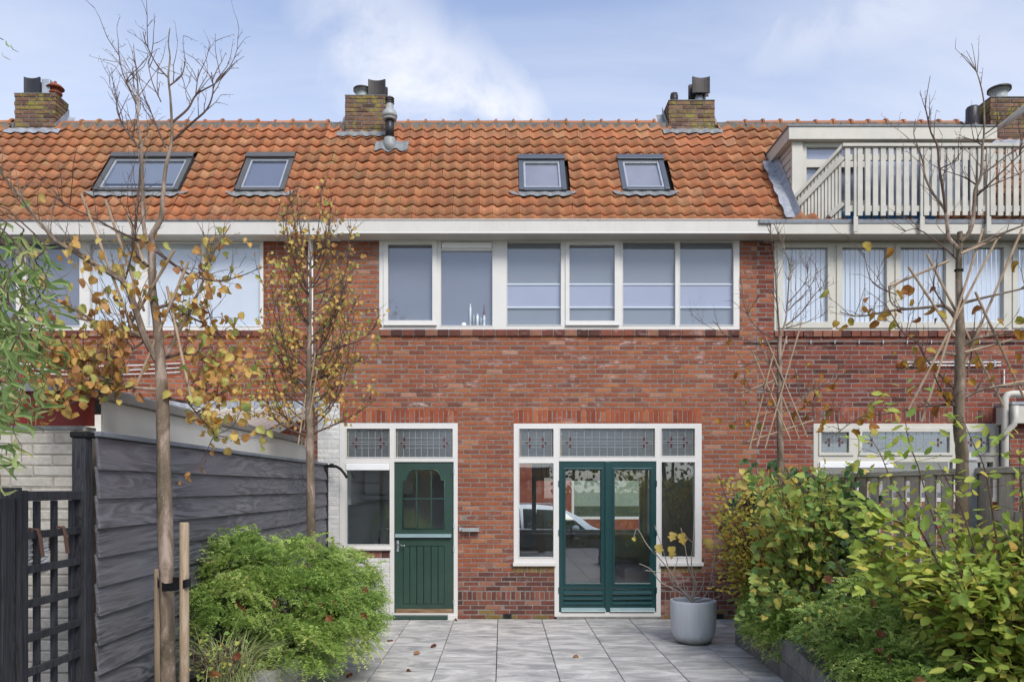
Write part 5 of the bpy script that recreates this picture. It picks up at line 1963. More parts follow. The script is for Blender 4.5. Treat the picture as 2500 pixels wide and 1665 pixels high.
zs = H + (CY - 1275) * 4.55 / F
stake(450, 4.55, .028, zs, 'round pine stake in front of the left tree trunk')
zs2 = H + (CY - 1390) * 4.9 / F
stake(388, 4.95, .03, zs2, 'round pine stake hidden behind the left tree trunk')
st = MB()
c = [Pd(384, 1412, 4.98), Pd(384, 1424, 4.82), Pd(400, 1434, 4.70), Pd(424, 1432, 4.58), Pd(455, 1424, 4.50), Pd(466, 1422, 4.55), Pd(464, 1418, 4.62), Pd(430, 1418, 4.75), Pd(395, 1414, 4.95)]
vs, fs = [], []
for p in c:
    vs += [p + Vector((0, 0, -.024)), p + Vector((0, 0, .024))]
n = len(c)
for i in range(n):
    j = (i + 1) % n
    fs.append((2 * i, 2 * j, 2 * j + 1, 2 * i + 1))
o = st.add(vs, fs).build('tree_tie', BLACKR)
o.modifiers.new('thick', 'SOLIDIFY').thickness = .006
tag(o, 'black rubber tie strapping the left tree to its stakes', 'strap')

# =================================================================== right boundary fence
RFX = 3.52
rf = thing('garden_fence', 'pale weathered grey vertical board fence behind the right bed', 'fence', (RFX, -4.5, 0))
RTOP = 1.945
MB().box(RFX - .05, RFX + .07, -7.5, -1.2, RTOP - .045, RTOP).build('cap_rail', GREYWY, rf, bevel=.004)
MB().box(RFX - .01, RFX + .035, -7.5, -1.2, RTOP - .085, RTOP - .046).build('top_rail', GREYWY, rf)
y = -7.45
k = 0
while y < -1.25:
    wd = .14
    if k % 2 == 0:
        MB().box(RFX - .028, RFX - .011, y, y + wd, .1, RTOP - .047 - random.uniform(0, .004)).build('board', GREYW, rf, bevel=.003)
    else:
        MB().box(RFX + .036, RFX + .053, y - .02, y + wd, .1, RTOP - .047).build('board', GREYW, rf, bevel=.003)
    y += wd * .82 if k % 2 else wd * .88
    k += 1
for z in (.5, 1.1, 1.6):
    MB().box(RFX - .01, RFX + .035, -7.5, -1.2, z - .035, z + .035).build('rail', GREYW, rf)
cp = Pd(2395, 1130, 5.72)
cpx = MB()
cpx.box(RFX - .13, RFX - .031, cp.y - .05, cp.y + .05, .1, 2.0)
cpx.add([(RFX - .14, cp.y - .06, 2.0), (RFX - .02, cp.y - .06, 2.0), (RFX - .02, cp.y + .06, 2.0), (RFX - .14, cp.y + .06, 2.0), (RFX - .08, cp.y, 2.06)], [(0, 1, 4), (1, 2, 4), (2, 3, 4), (3, 0, 4), (3, 2, 1, 0)])
tag(cpx.build('fence_post', CONC, None, bevel=.004), 'pale concrete fence post with a pointed top among the right shrubs', 'post')
df = thing('garden_fence', 'short dark brown board fence against the brick wall behind the shrubs', 'fence', (3.36, -.6, 0))
for k in range(9):
    z = .12 + k * .178
    MB().hexa([(3.34, -1.18, z), (3.385, -1.18, z), (3.385, -.02, z), (3.34, -.02, z), (3.36, -1.18, z + .185), (3.38, -1.18, z + .185), (3.38, -.02, z + .185), (3.36, -.02, z + .185)]).build('board', BROWNW, df)
MB().box(3.39, 3.47, -1.2, -1.12, 0, 1.75).build('post', BROWNW, df)

# =================================================================== behind the camera (seen in the glass)
cpn = thing('carport', 'open timber carport with braced posts across the garden', 'carport', (-1.4, -13.0, 0))
for x in (-4.6, -2.2, 1.05):
    MB().box(x - .09, x + .09, -12.19, -12.01, 0, 2.2).build('post', CARPW, cpn)
    if x > -4:
        MB().bar((x - .06, -12.1, 1.35), (x - .75, -12.1, 2.12), .1, .1).build('brace', CARPW, cpn)
MB().box(-5.2, 1.3, -12.2, -12.0, 2.2, 2.42).build('beam', CARPW, cpn)
MB().box(-5.2, 1.3, -15.0, -12.0, 2.43, 2.5).build('roof', GREYP, cpn)
MB().box(-5.2, 1.2, -15.1, -15.0, 0, 2.43).build('back_wall', PLASTERG, cpn)
o = MB().box(3.6, 5.1, -12.3, -11.9, -.03, 1.35).build('storage_box', PLASTERG, None, bevel=.02)
tag(o, 'grey storage box before the hedge across the garden', 'box')

# =================================================================== the street beyond the house
car = thing('parked_car', 'silver hatchback parked in the street beyond the living room', 'car', (1.3, 10.9, -.33))
cx0, cy0, cz0 = -.80, 10.9, -.33
# stations: x, half width low, belt z, half width belt, roof z, half width roof
stn = [(0.0, .72, .95, .66, .96, .50), (.10, .82, 1.02, .76, 1.25, .58), (.35, .86, 1.03, .82, 1.56, .60), (.9, .88, 1.02, .84, 1.64, .62), (1.7, .88, 1.00, .85, 1.66, .62),
       (2.35, .88, .99, .85, 1.60, .60), (2.9, .88, .99, .84, 1.33, .60), (3.25, .87, .985, .82, 1.06, .62), (3.6, .86, .93, .80, .94, .60), (4.05, .83, .82, .74, .83, .55), (4.28, .68, .66, .62, .67, .45)]
vs, fs = [], []
for x, wl, zb, wb, zr, wr_ in stn:
    X = cx0 + x
    ring = [(-wl, .22), (-wl - .02, .55), (-wb, zb), (-wr_, zr), (wr_, zr), (wb, zb), (wl + .02, .55), (wl, .22)]
    vs += [(X, cy0 + a, cz0 + b) for a, b in ring]
m = 8
for i in range(len(stn) - 1):
    for j in range(m):
        fs.append((i * m + j, i * m + (j + 1) % m, (i + 1) * m + (j + 1) % m, (i + 1) * m + j))
fs.append(tuple(range(m))); fs.append(tuple(reversed([(len(stn) - 1) * m + j for j in range(m)])))
MB().add(vs, fs).build('body', SILVER, car, True)


def carwin(xa, xb, xc, xd, nm='side_window'):
    """side window quad lying on the near flank between belt and roof"""
    def at(x, f):
        for (p, q) in zip(stn[:-1], stn[1:]):
            if p[0] <= x <= q[0]:
                u = (x - p[0]) / (q[0] - p[0])
                g = [p[k] + (q[k] - p[k]) * u for k in range(6)]
                zb, wb, zr, wr_ = g[2], g[3], g[4], g[5]
                return (cx0 + x, cy0 - (wb + (wr_ - wb) * f) - .012, cz0 + zb + (zr - zb) * f)
    MB().add([at(xa, .06), at(xb, .06), at(xc, .86), at(xd, .86)], [(0, 1, 2, 3)]).build(nm, CARG, car)


carwin(.45, 1.30, 1.28, .62); carwin(1.38, 2.30, 2.22, 1.36); carwin(2.38, 3.05, 2.52, 2.34)
for xw in (.78, 3.42):
    for s in (-1, 1):
        wy = cy0 + s * .80
        wv = MB()
        for k in range(2):
            pass
        n = 20
        vs = [(cx0 + xw + .31 * math.cos(2 * math.pi * i / n), wy - .1, cz0 + .31 + .31 * math.sin(2 * math.pi * i / n)) for i in range(n)] + [(cx0 + xw + .31 * math.cos(2 * math.pi * i / n), wy + .1, cz0 + .31 + .31 * math.sin(2 * math.pi * i / n)) for i in range(n)]
        fs = [(i, (i + 1) % n, n + (i + 1) % n, n + i) for i in range(n)] + [tuple(range(n)), tuple(range(2 * n - 1, n - 1, -1))]
        wh = MB().add(vs, fs).build('wheel', BLACKR, car)
        vs = [(cx0 + xw + .2 * math.cos(2 * math.pi * i / n), wy + s * .105, cz0 + .31 + .2 * math.sin(2 * math.pi * i / n)) for i in range(n)]
        MB().add(vs, [tuple(range(n))]).build('rim', ALU, wh)
MB().lathe((cx0 + 2.75, cy0 - .98, cz0 + .98), [(.02, 0), (.09, .03), (.10, .08), (.07, .13), (.02, .15)], 10).build('wing_mirror', SILVER, car, True)
mb = MB()
for xh in (1.1, 2.1):
    mb.box(cx0 + xh, cx0 + xh + .2, cy0 - .905, cy0 - .885, cz0 + .82, cz0 + .86)
mb.build('door_handle', DARK, car)
MB().hexa([(cx0 + 3.85, cy0 - .80, cz0 + .72), (cx0 + 4.2, cy0 - .74, cz0 + .60), (cx0 + 4.2, cy0 - .70, cz0 + .60), (cx0 + 3.85, cy0 - .76, cz0 + .72),
           (cx0 + 3.7, cy0 - .83, cz0 + .86), (cx0 + 4.14, cy0 - .76, cz0 + .76), (cx0 + 4.14, cy0 - .72, cz0 + .76), (cx0 + 3.7, cy0 - .78, cz0 + .86)]).build('headlight', PVC, car)
MB().tube([(cx0 + .5, cy0 - .60, cz0 + 1.63), (cx0 + .6, cy0 - .60, cz0 + 1.69), (cx0 + 2.1, cy0 - .60, cz0 + 1.70), (cx0 + 2.25, cy0 - .59, cz0 + 1.64)], .016, 6).build('roof_rail', ALU, car)
oh = thing('street_house', 'brick house with pale blinds across the street', 'house', (2.0, 20.5, -.35))
hw = [(-1.2, 0.0, -.3, 2.3), (2.75, 6.6, .55, 2.4), (-1.5, 6.6, 3.1, 4.6)]
ww = MB().plate(-8, 12, -.35, 5.6, hw, 20, 20.3).build('wall', BR['right'][1], oh)
for h in hw:
    MB().plate(h[0], h[1], h[2], h[3], [shrink(h, .1)], 20.02, 20.1).build('window_frame', WHITE, oh)
    g = shrink(h, .1)
    pane(oh, g, 20.06, GLASS)
    MB().box(g[0], g[1], 20.2, 20.21, g[2] + (g[3] - g[2]) * .25, g[3]).build('blind', m_plain('green_blind', (0.5, 0.53, 0.44), .9, .1, .03, 3), oh)
MB().hexa([(-8, 19.6, 5.6), (12, 19.6, 5.6), (12, 24, 5.6), (-8, 24, 5.6), (-8, 21.5, 8.2), (12, 21.5, 8.2), (12, 22, 8.2), (-8, 22, 8.2)]).build('roof', TILE[1], oh)
# =================================================================== leaves
def leaf_geo(kind, seed):
    """midrib + two outlines; returns verts, tris, edge attribute. unit length along +y, face +z"""
    r = random.Random(seed * 31 + len(kind))
    prof = {'linden': ([0, .08, .30, .62, .88, 1.0], [.06, .34, .50, .43, .18, 0.0], -.05),
            'heart': ([0, .06, .28, .58, .85, 1.0], [.05, .38, .52, .42, .15, 0.0], -.08),
            'oval': ([0, .1, .35, .65, .9, 1.0], [.02, .16, .29, .27, .10, 0.0], 0),
            'willow': ([0, .15, .4, .65, .88, 1.0], [.015, .075, .105, .09, .045, 0.0], 0),
            'ivy': ([0, .1, .3, .42, .7, 1.0], [.1, .42, .38, .5, .25, 0.0], -.1),
            'fig': ([0, .12, .3, .42, .6, .72, 1.0], [.08, .34, .42, .26, .44, .22, .0], -.08)}[kind]
    ts, ws, back = prof
    bend = r.uniform(-.9, 1.3); fold = r.uniform(.1, .9); tw = r.uniform(-.6, .6)
    curl = {'linden': 1.45, 'heart': .5, 'oval': .5, 'willow': 1.8, 'ivy': .3, 'fig': .7}[kind]
    vs, ed = [], []
    y = z = 0.0
    ang = 0.0
    pt = 0
    mids = []
    for t in ts:
        dt = t - pt
        pt = t
        ang += bend * curl * dt
        y += dt * math.cos(ang); z -= dt * math.sin(ang)
        mids.append((y, z, ang))
    n = len(ts)
    wav, wph = (.16, r.uniform(0, 6.28)) if kind == 'willow' else (0.0, 0.0)
    for k, (t, wd) in enumerate(zip(ts, ws)):
        y, z, a = mids[k]
        tws = tw * curl * t
        for s in (-1, 0, 1):
            if s == 0:
                vs.append((wav * (math.sin(wph + 5.5 * t) - math.sin(wph)), y, z)); ed.append(0.0 if k < n - 1 else 1.0)
            else:
                w = wd * r.uniform(.9, 1.08)
                x = s * w * math.cos(fold * curl * .8)
                dz = w * math.sin(fold * curl * .8) + (r.uniform(-.05, .05) * curl if w > .1 else 0)
                x2 = x * math.cos(tws) - dz * math.sin(tws)
                dz = x * math.sin(tws) + dz * math.cos(tws)
                yy = y + (back if k == 1 else 0)
                x2 += wav * (math.sin(wph + 5.5 * t) - math.sin(wph))
                vs.append((x2, yy + dz * math.sin(a), z + dz * math.cos(a))); ed.append(1.0)
    fs = []
    for k in range(n - 1):
        a = 3 * k
        for c in (0, 1):
            p, q, s_, u = a + c, a + c + 1, a + 3 + c + 1, a + 3 + c
            fs.append((p, q, s_)); fs.append((p, s_, u))
    return np.array(vs), np.array(fs), np.array(ed)


NV = 7
LG = {k: [leaf_geo(k, i) for i in range(NV)] for k in ('linden', 'heart', 'oval', 'willow', 'ivy', 'fig')}
_lm = {}


def leaf_mesh(shape, var, mat):
    k = (shape, var, mat)
    if k not in _lm:
        v, f, e = LG[shape][var]
        me = bpy.data.meshes.new('leaf')
        me.from_pydata(v.tolist(), [], f.tolist())
        me.materials.append(LF[mat][0])
        a = me.attributes.new('edge', 'FLOAT', 'POINT'); a.data.foreach_set('value', e.astype(np.float32))
        me.update()
        _lm[k] = me
    return _lm[k]


def rot_from(y_dir, z_hint):
    y = Vector(y_dir).normalized()
    z = Vector(z_hint)
    z = z - y * z.dot(y)
    if z.length < 1e-4:
        z = y.orthogonal()
    z.normalize()
    x = y.cross(z)
    return Matrix((x, y, z)).transposed()


def leaves(parent, items, shape, mat, limit=300, name='leaf', smooth=False):
    """items: (pos, 3x3 rot, size). nearest `limit` become parts, the rest one mass"""
    cp_ = Vector((0, -D, H))
    items = sorted(items, key=lambda i: (i[0] - cp_).length / i[2])
    for p, m, s in items[:limit]:
        o = bpy.data.objects.new(name, leaf_mesh(shape, random.randrange(NV), mat))
        place(o, parent, p)
        o.rotation_euler = m.to_euler()
        o.scale = (s, s, s)
    rest = items[limit:]
    if rest:
        mass(parent, rest, shape, mat)


def mass(parent, rest, shape, mat, name='foliage'):
    V, T, Rn, E = [], [], [], []
    b = 0
    for p, m, s in rest:
        v, f, e = LG[shape][random.randrange(NV)]
        mm = np.array(m) * s
        V.append(v @ mm.T + np.array(p)); T.append(f + b); b += len(v)
        Rn.append(np.full(len(v), random.random())); E.append(e)
    o = fast_mesh(name, np.concatenate(V), np.concatenate(T), np.concatenate(Rn), np.concatenate(E), LF[mat][1], parent)
    o['kind'] = 'stuff'
    return o


def rv(a=1.0):
    return Vector((random.uniform(-a, a), random.uniform(-a, a), random.uniform(-a, a)))


def hang_leaf(p, size, spread=.9):
    """leaf hanging from a twig, tip down and outwards"""
    d = Vector((random.uniform(-spread, spread), random.uniform(-spread, spread) * .7, random.uniform(-1.0, -.15)))
    n = Vector((random.uniform(-.8, .8), random.uniform(-1.3, -.1), random.uniform(-.1, .9)))
    return (p, rot_from(d, n), size * random.uniform(.65, 1.2))


def flat_leaf(p, size, out, up=.9):
    d = (Vector(out) * .8 + rv(.6) + Vector((0, 0, -.25)))
    n = Vector((random.uniform(-.5, .5), random.uniform(-.9, .2), up)) + rv(.25)
    return (p, rot_from(d, n), size * random.uniform(.7, 1.25))


# =================================================================== trees
def path3(pts, d, wob=.0, dd=0.0):
    """photo polyline -> world polyline at camera distance d, drifting by dd along its length"""
    n = len(pts)
    return [Pd(p[0], p[1], d + dd * i / max(1, n - 1) + random.uniform(-wob, wob)) for i, p in enumerate(pts)]


def smooth_path(pts, k=4):
    out = []
    n = len(pts)
    for i in range(n - 1):
        p0, p1, p2, p3 = pts[max(i - 1, 0)], pts[i], pts[i + 1], pts[min(i + 2, n - 1)]
        for j in range(k):
            t = j / k
            out.append(0.5 * ((2 * p1) + (p2 - p0) * t + (2 * p0 - 5 * p1 + 4 * p2 - p3) * t * t + (3 * p1 - p0 - 3 * p2 + p3) * t ** 3))
    out.append(pts[-1])
    return out


def twig(mb, p, d, L, r, depth, tips, zig=.22):
    """zigzag shoot with buds and side shoots; records leaf sites"""
    n = max(3, int(L / .055))
    pts = [p]
    dr = Vector(d).normalized()
    q = p
    for i in range(n):
        dr = (dr + Vector((random.uniform(-zig, zig), random.uniform(-zig, zig) * .7, random.uniform(-zig, zig) + .045))).normalized()
        q = q + dr * (L / n)
        pts.append(q)
        tips.append(q)
        if depth > 0 and i > 0 and random.random() < .42:
            sd = (dr + rv(.8)).normalized()
            twig(mb, q, sd, L * random.uniform(.25, .5), r * .6, depth - 1, tips, zig)
        elif random.random() < .5:
            b = q + (dr * .3 + rv(.7)).normalized() * random.uniform(.012, .03)
            mb.tube([q, b], [r * .5, r * .45], 3, False)
    mb.tube(pts, [r * (1 - .65 * i / n) for i in range(n + 1)], 4, False)


def linden(name, label, d, trunk, branches, canes, twig_n, twig_len, leaf_w, n_leaf, leaf_size, mat='linden', limit=300, group='pleached lindens with bamboo canes', ties=(), baredepth=1, upb=0.35, twr=.0045):
    base = Pd(trunk[0][0], trunk[0][1], d)
    t = thing(name, label, 'tree', (base.x, base.y, .28), group)
    tp = path3([(a, b) for a, b, r in trunk], d)
    tr = [r for a, b, r in trunk]
    tp = [Vector((tp[0].x, tp[0].y, .26))] + tp
    tr = [tr[0] * 1.15] + tr
    sp = smooth_path(tp, 5)
    rr = np.interp(np.linspace(0, len(tr) - 1, len(sp)), range(len(tr)), tr)
    rr = [r * random.uniform(.95, 1.06) for r in rr]
    tk = MB().tube(sp, rr, 14)
    tk.build('trunk', BARK, t, True)
    sites = []
    for br in branches:
        pts, r0, r1 = br[0], br[1], br[2]
        dd = br[3] if len(br) > 3 else random.uniform(-.25, .25)
        tn = br[4] if len(br) > 4 else 1.0
        bp = smooth_path(path3(pts, d, .012, dd), 4)
        k = len(bp)
        mb = MB()
        mb.tube(bp, [r0 + (r1 - r0) * i / (k - 1) for i in range(k)], 7)
        L = sum((bp[i + 1] - bp[i]).length for i in range(k - 1))
        nt = int(L * twig_n * tn)
        for j in range(nt):
            u = random.uniform(.12, 1.0)
            i = min(int(u * (k - 1)), k - 2)
            p = bp[i].lerp(bp[i + 1], u * (k - 1) - i)
            dr = (bp[i + 1] - bp[i]).normalized()
            side = Vector((random.uniform(-1, 1), random.uniform(-.8, .8), random.uniform(-.35, .9) + upb))
            twig(mb, p, dr * .7 + side * .8, twig_len * random.uniform(.35, 1.15), twr, baredepth, sites)
        mb.build('branch', TWIG if r0 < .012 else BARK, t)
        for i in range(k // 3, k):
            sites.append(bp[i])
    for (a, b) in canes:
        dd0, dd1 = random.uniform(-.12, .06), random.uniform(-.12, .06)
        p, q = Pd(a[0], a[1], d + dd0), Pd(b[0], b[1], d + dd1)
        m = 8
        MB().tube([p.lerp(q, i / m) for i in range(m + 1)], [.0085 * (1.12 if i % 2 else 1) for i in range(m + 1)], 8).build('cane', BAMBOO, t)
    for (a, b) in ties:
        c = Pd(a, b, d)
        MB().lathe((c.x, c.y, c.z), [(tr[-1] * 1.7, 0), (tr[-1] * 1.7, .012)], 12).build('tie', BLACKR, t)
    # weighted choice of leaf sites
    ws = []
    for s in sites:
        dep = D + s.y
        px, py = CX + s.x * F / dep, CY - (s.z - H) * F / dep
        ws.append(max(0.0, leaf_w(px, py)))
    ws = np.array(ws)
    if ws.sum() > 0 and n_leaf:
        idx = rng.choice(len(sites), min(n_leaf, int((ws > 0).sum())), replace=False, p=ws / ws.sum())
        its = [hang_leaf(sites[i] + rv(.075), leaf_size) for i in idx]
        leaves(t, its, 'linden', mat, limit)
    return t, sites


# --- tree A, left foreground
trA = [(410, 1640, .044), (408, 1500, .043), (406, 1380, .044), (402, 1250, .046), (399, 1120, .041), (397, 989, .038), (393, 917, .034), (388, 845, .029), (384, 791, .026), (377, 744, .024),
       (372, 700, .022), (372, 610, .019), (372, 574, .018), (393, 534, .016), (397, 487, .013), (404, 415, .011), (419, 343, .009), (417, 253, .007), (411, 188, .006), (415, 141, .0045), (411, 105, .0035), (415, 69, .0025)]
brA = [([(361, 592), (350, 538), (345, 361), (336, 289), (337, 217), (327, 126)], .014, .0025, .1, .6),
       ([(361, 650), (325, 610), (332, 540), (338, 480), (345, 361)], .010, .005, .1, .4),
       ([(419, 300), (458, 267), (480, 231), (523, 206), (550, 182)], .008, .0025, .1, .6),
       ([(411, 191), (383, 159), (357, 108), (349, 78)], .005, .002, .05, .5),
       ([(415, 209), (444, 184), (453, 144)], .005, .002, .05, .5),
       ([(422, 343), (469, 300), (505, 267), (520, 224), (516, 177)], .008, .0025, -.1, .6),
       ([(339, 361), (307, 318), (285, 267), (292, 224)], .006, .002, .1, .6),
       ([(332, 253), (300, 180), (289, 126)], .005, .002, .05, .6),
       ([(393, 249), (372, 202), (361, 155)], .004, .002, .05, .6),
       ([(404, 361), (379, 300), (357, 245)], .006, .002, .05, .6),
       ([(478, 231), (485, 170)], .004, .002, .05, .6),
       ([(393, 895), (357, 830), (339, 780), (325, 737), (307, 693), (282, 675), (231, 646), (180, 614), (137, 589), (105, 552), (79, 520), (36, 462), (0, 422)], .024, .005, -.2),
       ([(354, 827), (318, 809), (253, 794), (173, 751), (119, 726), (72, 708)], .012, .003, -.25),
       ([(383, 614), (415, 639), (451, 664), (487, 679), (541, 686), (606, 668)], .011, .003, .2, .8),
       ([(386, 751), (419, 747), (462, 773), (505, 794), (549, 827)], .011, .003, .2),
       ([(408, 866), (433, 816), (466, 755), (494, 690), (520, 621), (563, 549)], .013, .003, .1),
       ([(404, 874), (451, 863), (505, 885), (577, 924)], .011, .003, .15),
       ([(383, 950), (325, 946), (253, 928), (206, 910), (162, 899), (90, 915)], .012, .003, -.25, 1.5),
       ([(408, 971), (458, 982), (505, 975), (563, 953)], .011, .003, .1, 1.5),
       ([(361, 592), (307, 574), (224, 531), (152, 498)], .010, .003, -.1, .8),
       ([(303, 690), (322, 620), (334, 545)], .007, .003, -.1, .6),
       ([(325, 946), (250, 960), (170, 985), (100, 1000)], .007, .003, -.3, 1.6),
       ([(458, 982), (490, 1020), (530, 1070)], .006, .0025, -.1, 1.6),
       ([(357, 830), (290, 870), (210, 880), (130, 870)], .008, .003, -.2, 1.4)]
cnA = [((198, 473), (322, 800)), ((257, 488), (352, 760)), ((312, 524), (350, 640)), ((426, 610), (216, 964)), ((460, 639), (325, 960)), ((180, 773), (361, 820)), ((162, 899), (262, 922)), ((408, 700), (470, 990))]


def wA(px, py):
    if py < 480: return .0
    if py < 560: return .04
    if py < 700: return .33
    w = 1.0 + 1.2 * max(0, min(1, (py - 800) / 120))
    return w


A_, sA = linden('linden_tree', 'pleached linden with brown and gold leaves before the black fence, tied to stakes', 4.78, trA, brA, cnA, 30.0, .31, wA, 860, .056, ties=((370, 620), (384, 745)), twr=.0032)
# --- tree B, behind it near the house
trB = [(760, 1330, .046), (758, 1200, .045), (757, 1080, .043), (756, 980, .039), (755, 880, .028), (756, 780, .020), (758, 690, .014), (757, 600, .010), (752, 540, .006)]
brB = []
r5 = random.Random(5)
for i in range(44):
    y0 = r5.uniform(640, 1065)
    s = 1 if i % 2 else -1
    low = (y0 - 640) / 425
    reach = s * (r5.uniform(25, 65) + low * r5.uniform(10, 105))
    rise = r5.uniform(120, 230) * (1 - .55 * low * (r5.random() < .6))
    x0 = 757
    pts = [(x0, y0), (x0 + reach * .45, y0 - rise * .22), (x0 + reach * .8, y0 - rise * .6), (x0 + reach * r5.uniform(.75, 1.15), y0 - rise)]
    brB.append((pts, .009, .003, r5.uniform(-.35, .35)))
for pts in ([(755, 1060), (700, 1020), (640, 985), (590, 960)], [(755, 1065), (700, 1045), (650, 1010), (610, 1020)], [(760, 1060), (820, 1035), (870, 1010), (905, 985)], [(758, 950), (700, 905), (640, 900), (590, 905)],
            [(758, 935), (830, 900), (880, 880), (925, 870)], [(758, 1000), (690, 960), (640, 940)], [(770, 700), (830, 650), (860, 560)], [(765, 720), (830, 690), (850, 640)], [(758, 900), (700, 870), (650, 860), (600, 850)], [(760, 870), (820, 850), (880, 830), (915, 800)]):
    brB.append((pts, .011, .003, random.uniform(-.3, .3), 1.3))
cnB = [((728, 1085), (760, 880)), ((736, 1088), (770, 860)), ((745, 1090), (775, 900))]


def wB(px, py):
    if py < 470: return .15
    if py < 560: return .5
    if py < 800: return .8
    return 1.5


B_, sB = linden('linden_tree', 'bushy linden full of small gold and brown leaves beside the white brick pier', 8.2, trB, brB, cnB, 12.0, .24, wB, 1700, .048, 'linden', 300, upb=.7, twr=.0042)
# --- tree C, right foreground
trC = [(2352, 1420, .046), (2350, 1300, .045), (2349, 1180, .044), (2349, 1110, .042), (2343, 1050, .040), (2341, 1000, .037), (2343, 930, .035), (2344, 847, .033), (2344, 751, .024), (2341, 672, .020), (2342, 617, .019), (2344, 580, .019), (2343, 566, .018)]
brC = [([(2342, 610), (2323, 589), (2315, 575), (2309, 519), (2294, 494), (2277, 471), (2259, 433), (2255, 404), (2246, 372), (2231, 328), (2236, 291)], .016, .002, .1, .8),
       ([(2309, 519), (2303, 471), (2294, 414), (2288, 356), (2273, 324), (2263, 280), (2260, 255), (2271, 186)], .011, .002, 0, .8),
       ([(2343, 590), (2359, 578), (2372, 552), (2378, 510), (2381, 462), (2395, 429), (2399, 353), (2402, 330), (2402, 250), (2389, 190), (2379, 168)], .018, .002, -.1, .7),
       ([(2395, 429), (2430, 402), (2483, 362), (2530, 330)], .007, .002), ([(2384, 479), (2420, 445), (2500, 368)], .008, .003), ([(2384, 470), (2468, 433), (2493, 426)], .006, .002),
       ([(2384, 452), (2353, 433), (2305, 417)], .006, .002), ([(2397, 355), (2372, 341), (2334, 337)], .005, .002), ([(2402, 330), (2430, 309), (2449, 280)], .005, .002), ([(2296, 412), (2341, 391)], .005, .002),
       ([(2336, 780), (2307, 748), (2259, 751), (2180, 758), (2100, 772), (2050, 762)], .016, .003, .1, 1.1),
       ([(2333, 866), (2298, 863), (2259, 882), (2212, 898)], .014, .004), ([(2330, 949), (2291, 911), (2259, 873), (2240, 837), (2205, 812), (2186, 783), (2160, 740)], .010, .003),
       ([(2330, 991), (2307, 971), (2279, 911)], .010, .004), ([(2352, 844), (2387, 825), (2451, 815), (2520, 803)], .014, .005, -.1), ([(2355, 739), (2419, 723), (2520, 700)], .012, .005, -.1),
       ([(2355, 971), (2406, 949), (2520, 936)], .012, .005, -.1), ([(2352, 617), (2419, 582), (2500, 550)], .014, .006, -.1), ([(2362, 920), (2374, 847), (2381, 764)], .007, .003),
       ([(2253, 991), (2164, 1010), (2100, 1019), (2040, 1060)], .006, .003), ([(2330, 985), (2290, 990), (2253, 991)], .010, .006),
       ([(2170, 700), (2180, 745), (2240, 755)], .006, .003), ([(2190, 720), (2130, 690), (2110, 620)], .004, .002), ([(2307, 748), (2280, 700), (2290, 640)], .006, .002), ([(2342, 640), (2300, 600), (2240, 560), (2200, 570)], .007, .002)]
cnC = [((2218, 652), (2330, 821)), ((2263, 621), (2451, 994)), ((2381, 713), (2500, 971)), ((2495, 560), (2304, 1006)), ((2441, 570), (2218, 1000)), ((2400, 560), (2250, 1030)), ((2170, 700), (2317, 637)), ((2355, 860), (2470, 830)), ((2410, 948), (2505, 930)), ((2345, 620), (2440, 580))]


def wC(px, py):
    if py < 590: return .0
    if py < 720: return .5
    return 1.0


C_, sC = linden('linden_tree', 'nearly bare pleached linden with long crossing canes above the right shrubs', 5.6, trC, brC, cnC, 13.0, .24, wC, 70, .076, 'lindeny', 300, ties=((2344, 862), (2341, 960), (2341, 662)), twr=.0033)
# --- tree D, right rear
trD = [(1908, 1330, .040), (1907, 1200, .038), (1906, 1126, .037), (1904, 1050, .035), (1903, 993, .032), (1904, 921, .028), (1903, 849, .024), (1906, 810, .018)]
brD = [([(1906, 815), (1919, 777), (1926, 686), (1928, 650), (1910, 596), (1890, 545)], .012, .002, 0, 1.1), ([(1903, 813), (1895, 712), (1892, 650), (1881, 567)], .010, .002, 0, 1.0),
       ([(1919, 795), (1957, 762), (1993, 715), (2025, 690)], .009, .002), ([(1924, 740), (1968, 686), (1971, 640)], .007, .002), ([(1922, 760), (1975, 704), (1998, 654)], .007, .002),
       ([(1899, 831), (1852, 805), (1823, 762), (1812, 710)], .008, .002), ([(1900, 850), (1848, 838), (1776, 820), (1708, 784)], .007, .002, -.2, .5),
       ([(1910, 1007), (1957, 975), (1993, 946), (2043, 928)], .012, .004), ([(1812, 1083), (1903, 1054), (1986, 1026), (2040, 1000)], .010, .004), ([(1904, 900), (1860, 880), (1800, 900)], .007, .003),
       ([(1905, 960), (1850, 950), (1800, 955)], .008, .003), ([(1957, 975), (1945, 930), (1950, 895)], .006, .003), ([(1904, 1000), (1850, 1020), (1790, 1030)], .008, .003), ([(1920, 800), (1960, 790), (2010, 770)], .007, .002), ([(1986, 1026), (1990, 960), (2050, 900), (2090, 860)], .005, .002, -.1, .5)]
cnD = [((1836, 856), (1930, 1074)), ((1852, 827), (1951, 1071)), ((1870, 825), (1971, 1067)), ((1890, 858), (1829, 1098)), ((1921, 820), (1848, 1091)), ((1957, 787), (1868, 1094)), ((1812, 1083), (1986, 1026)), ((1808, 960), (1900, 925))]
D_, sD = linden('linden_tree', 'thin bare linden with a fan of short canes against the brick wall', 8.8, trD, brD, cnD, 15.0, .26, lambda a, b: 1.0 if b > 820 else .02, 46, .075, 'lindeny', 300, twr=.0042)

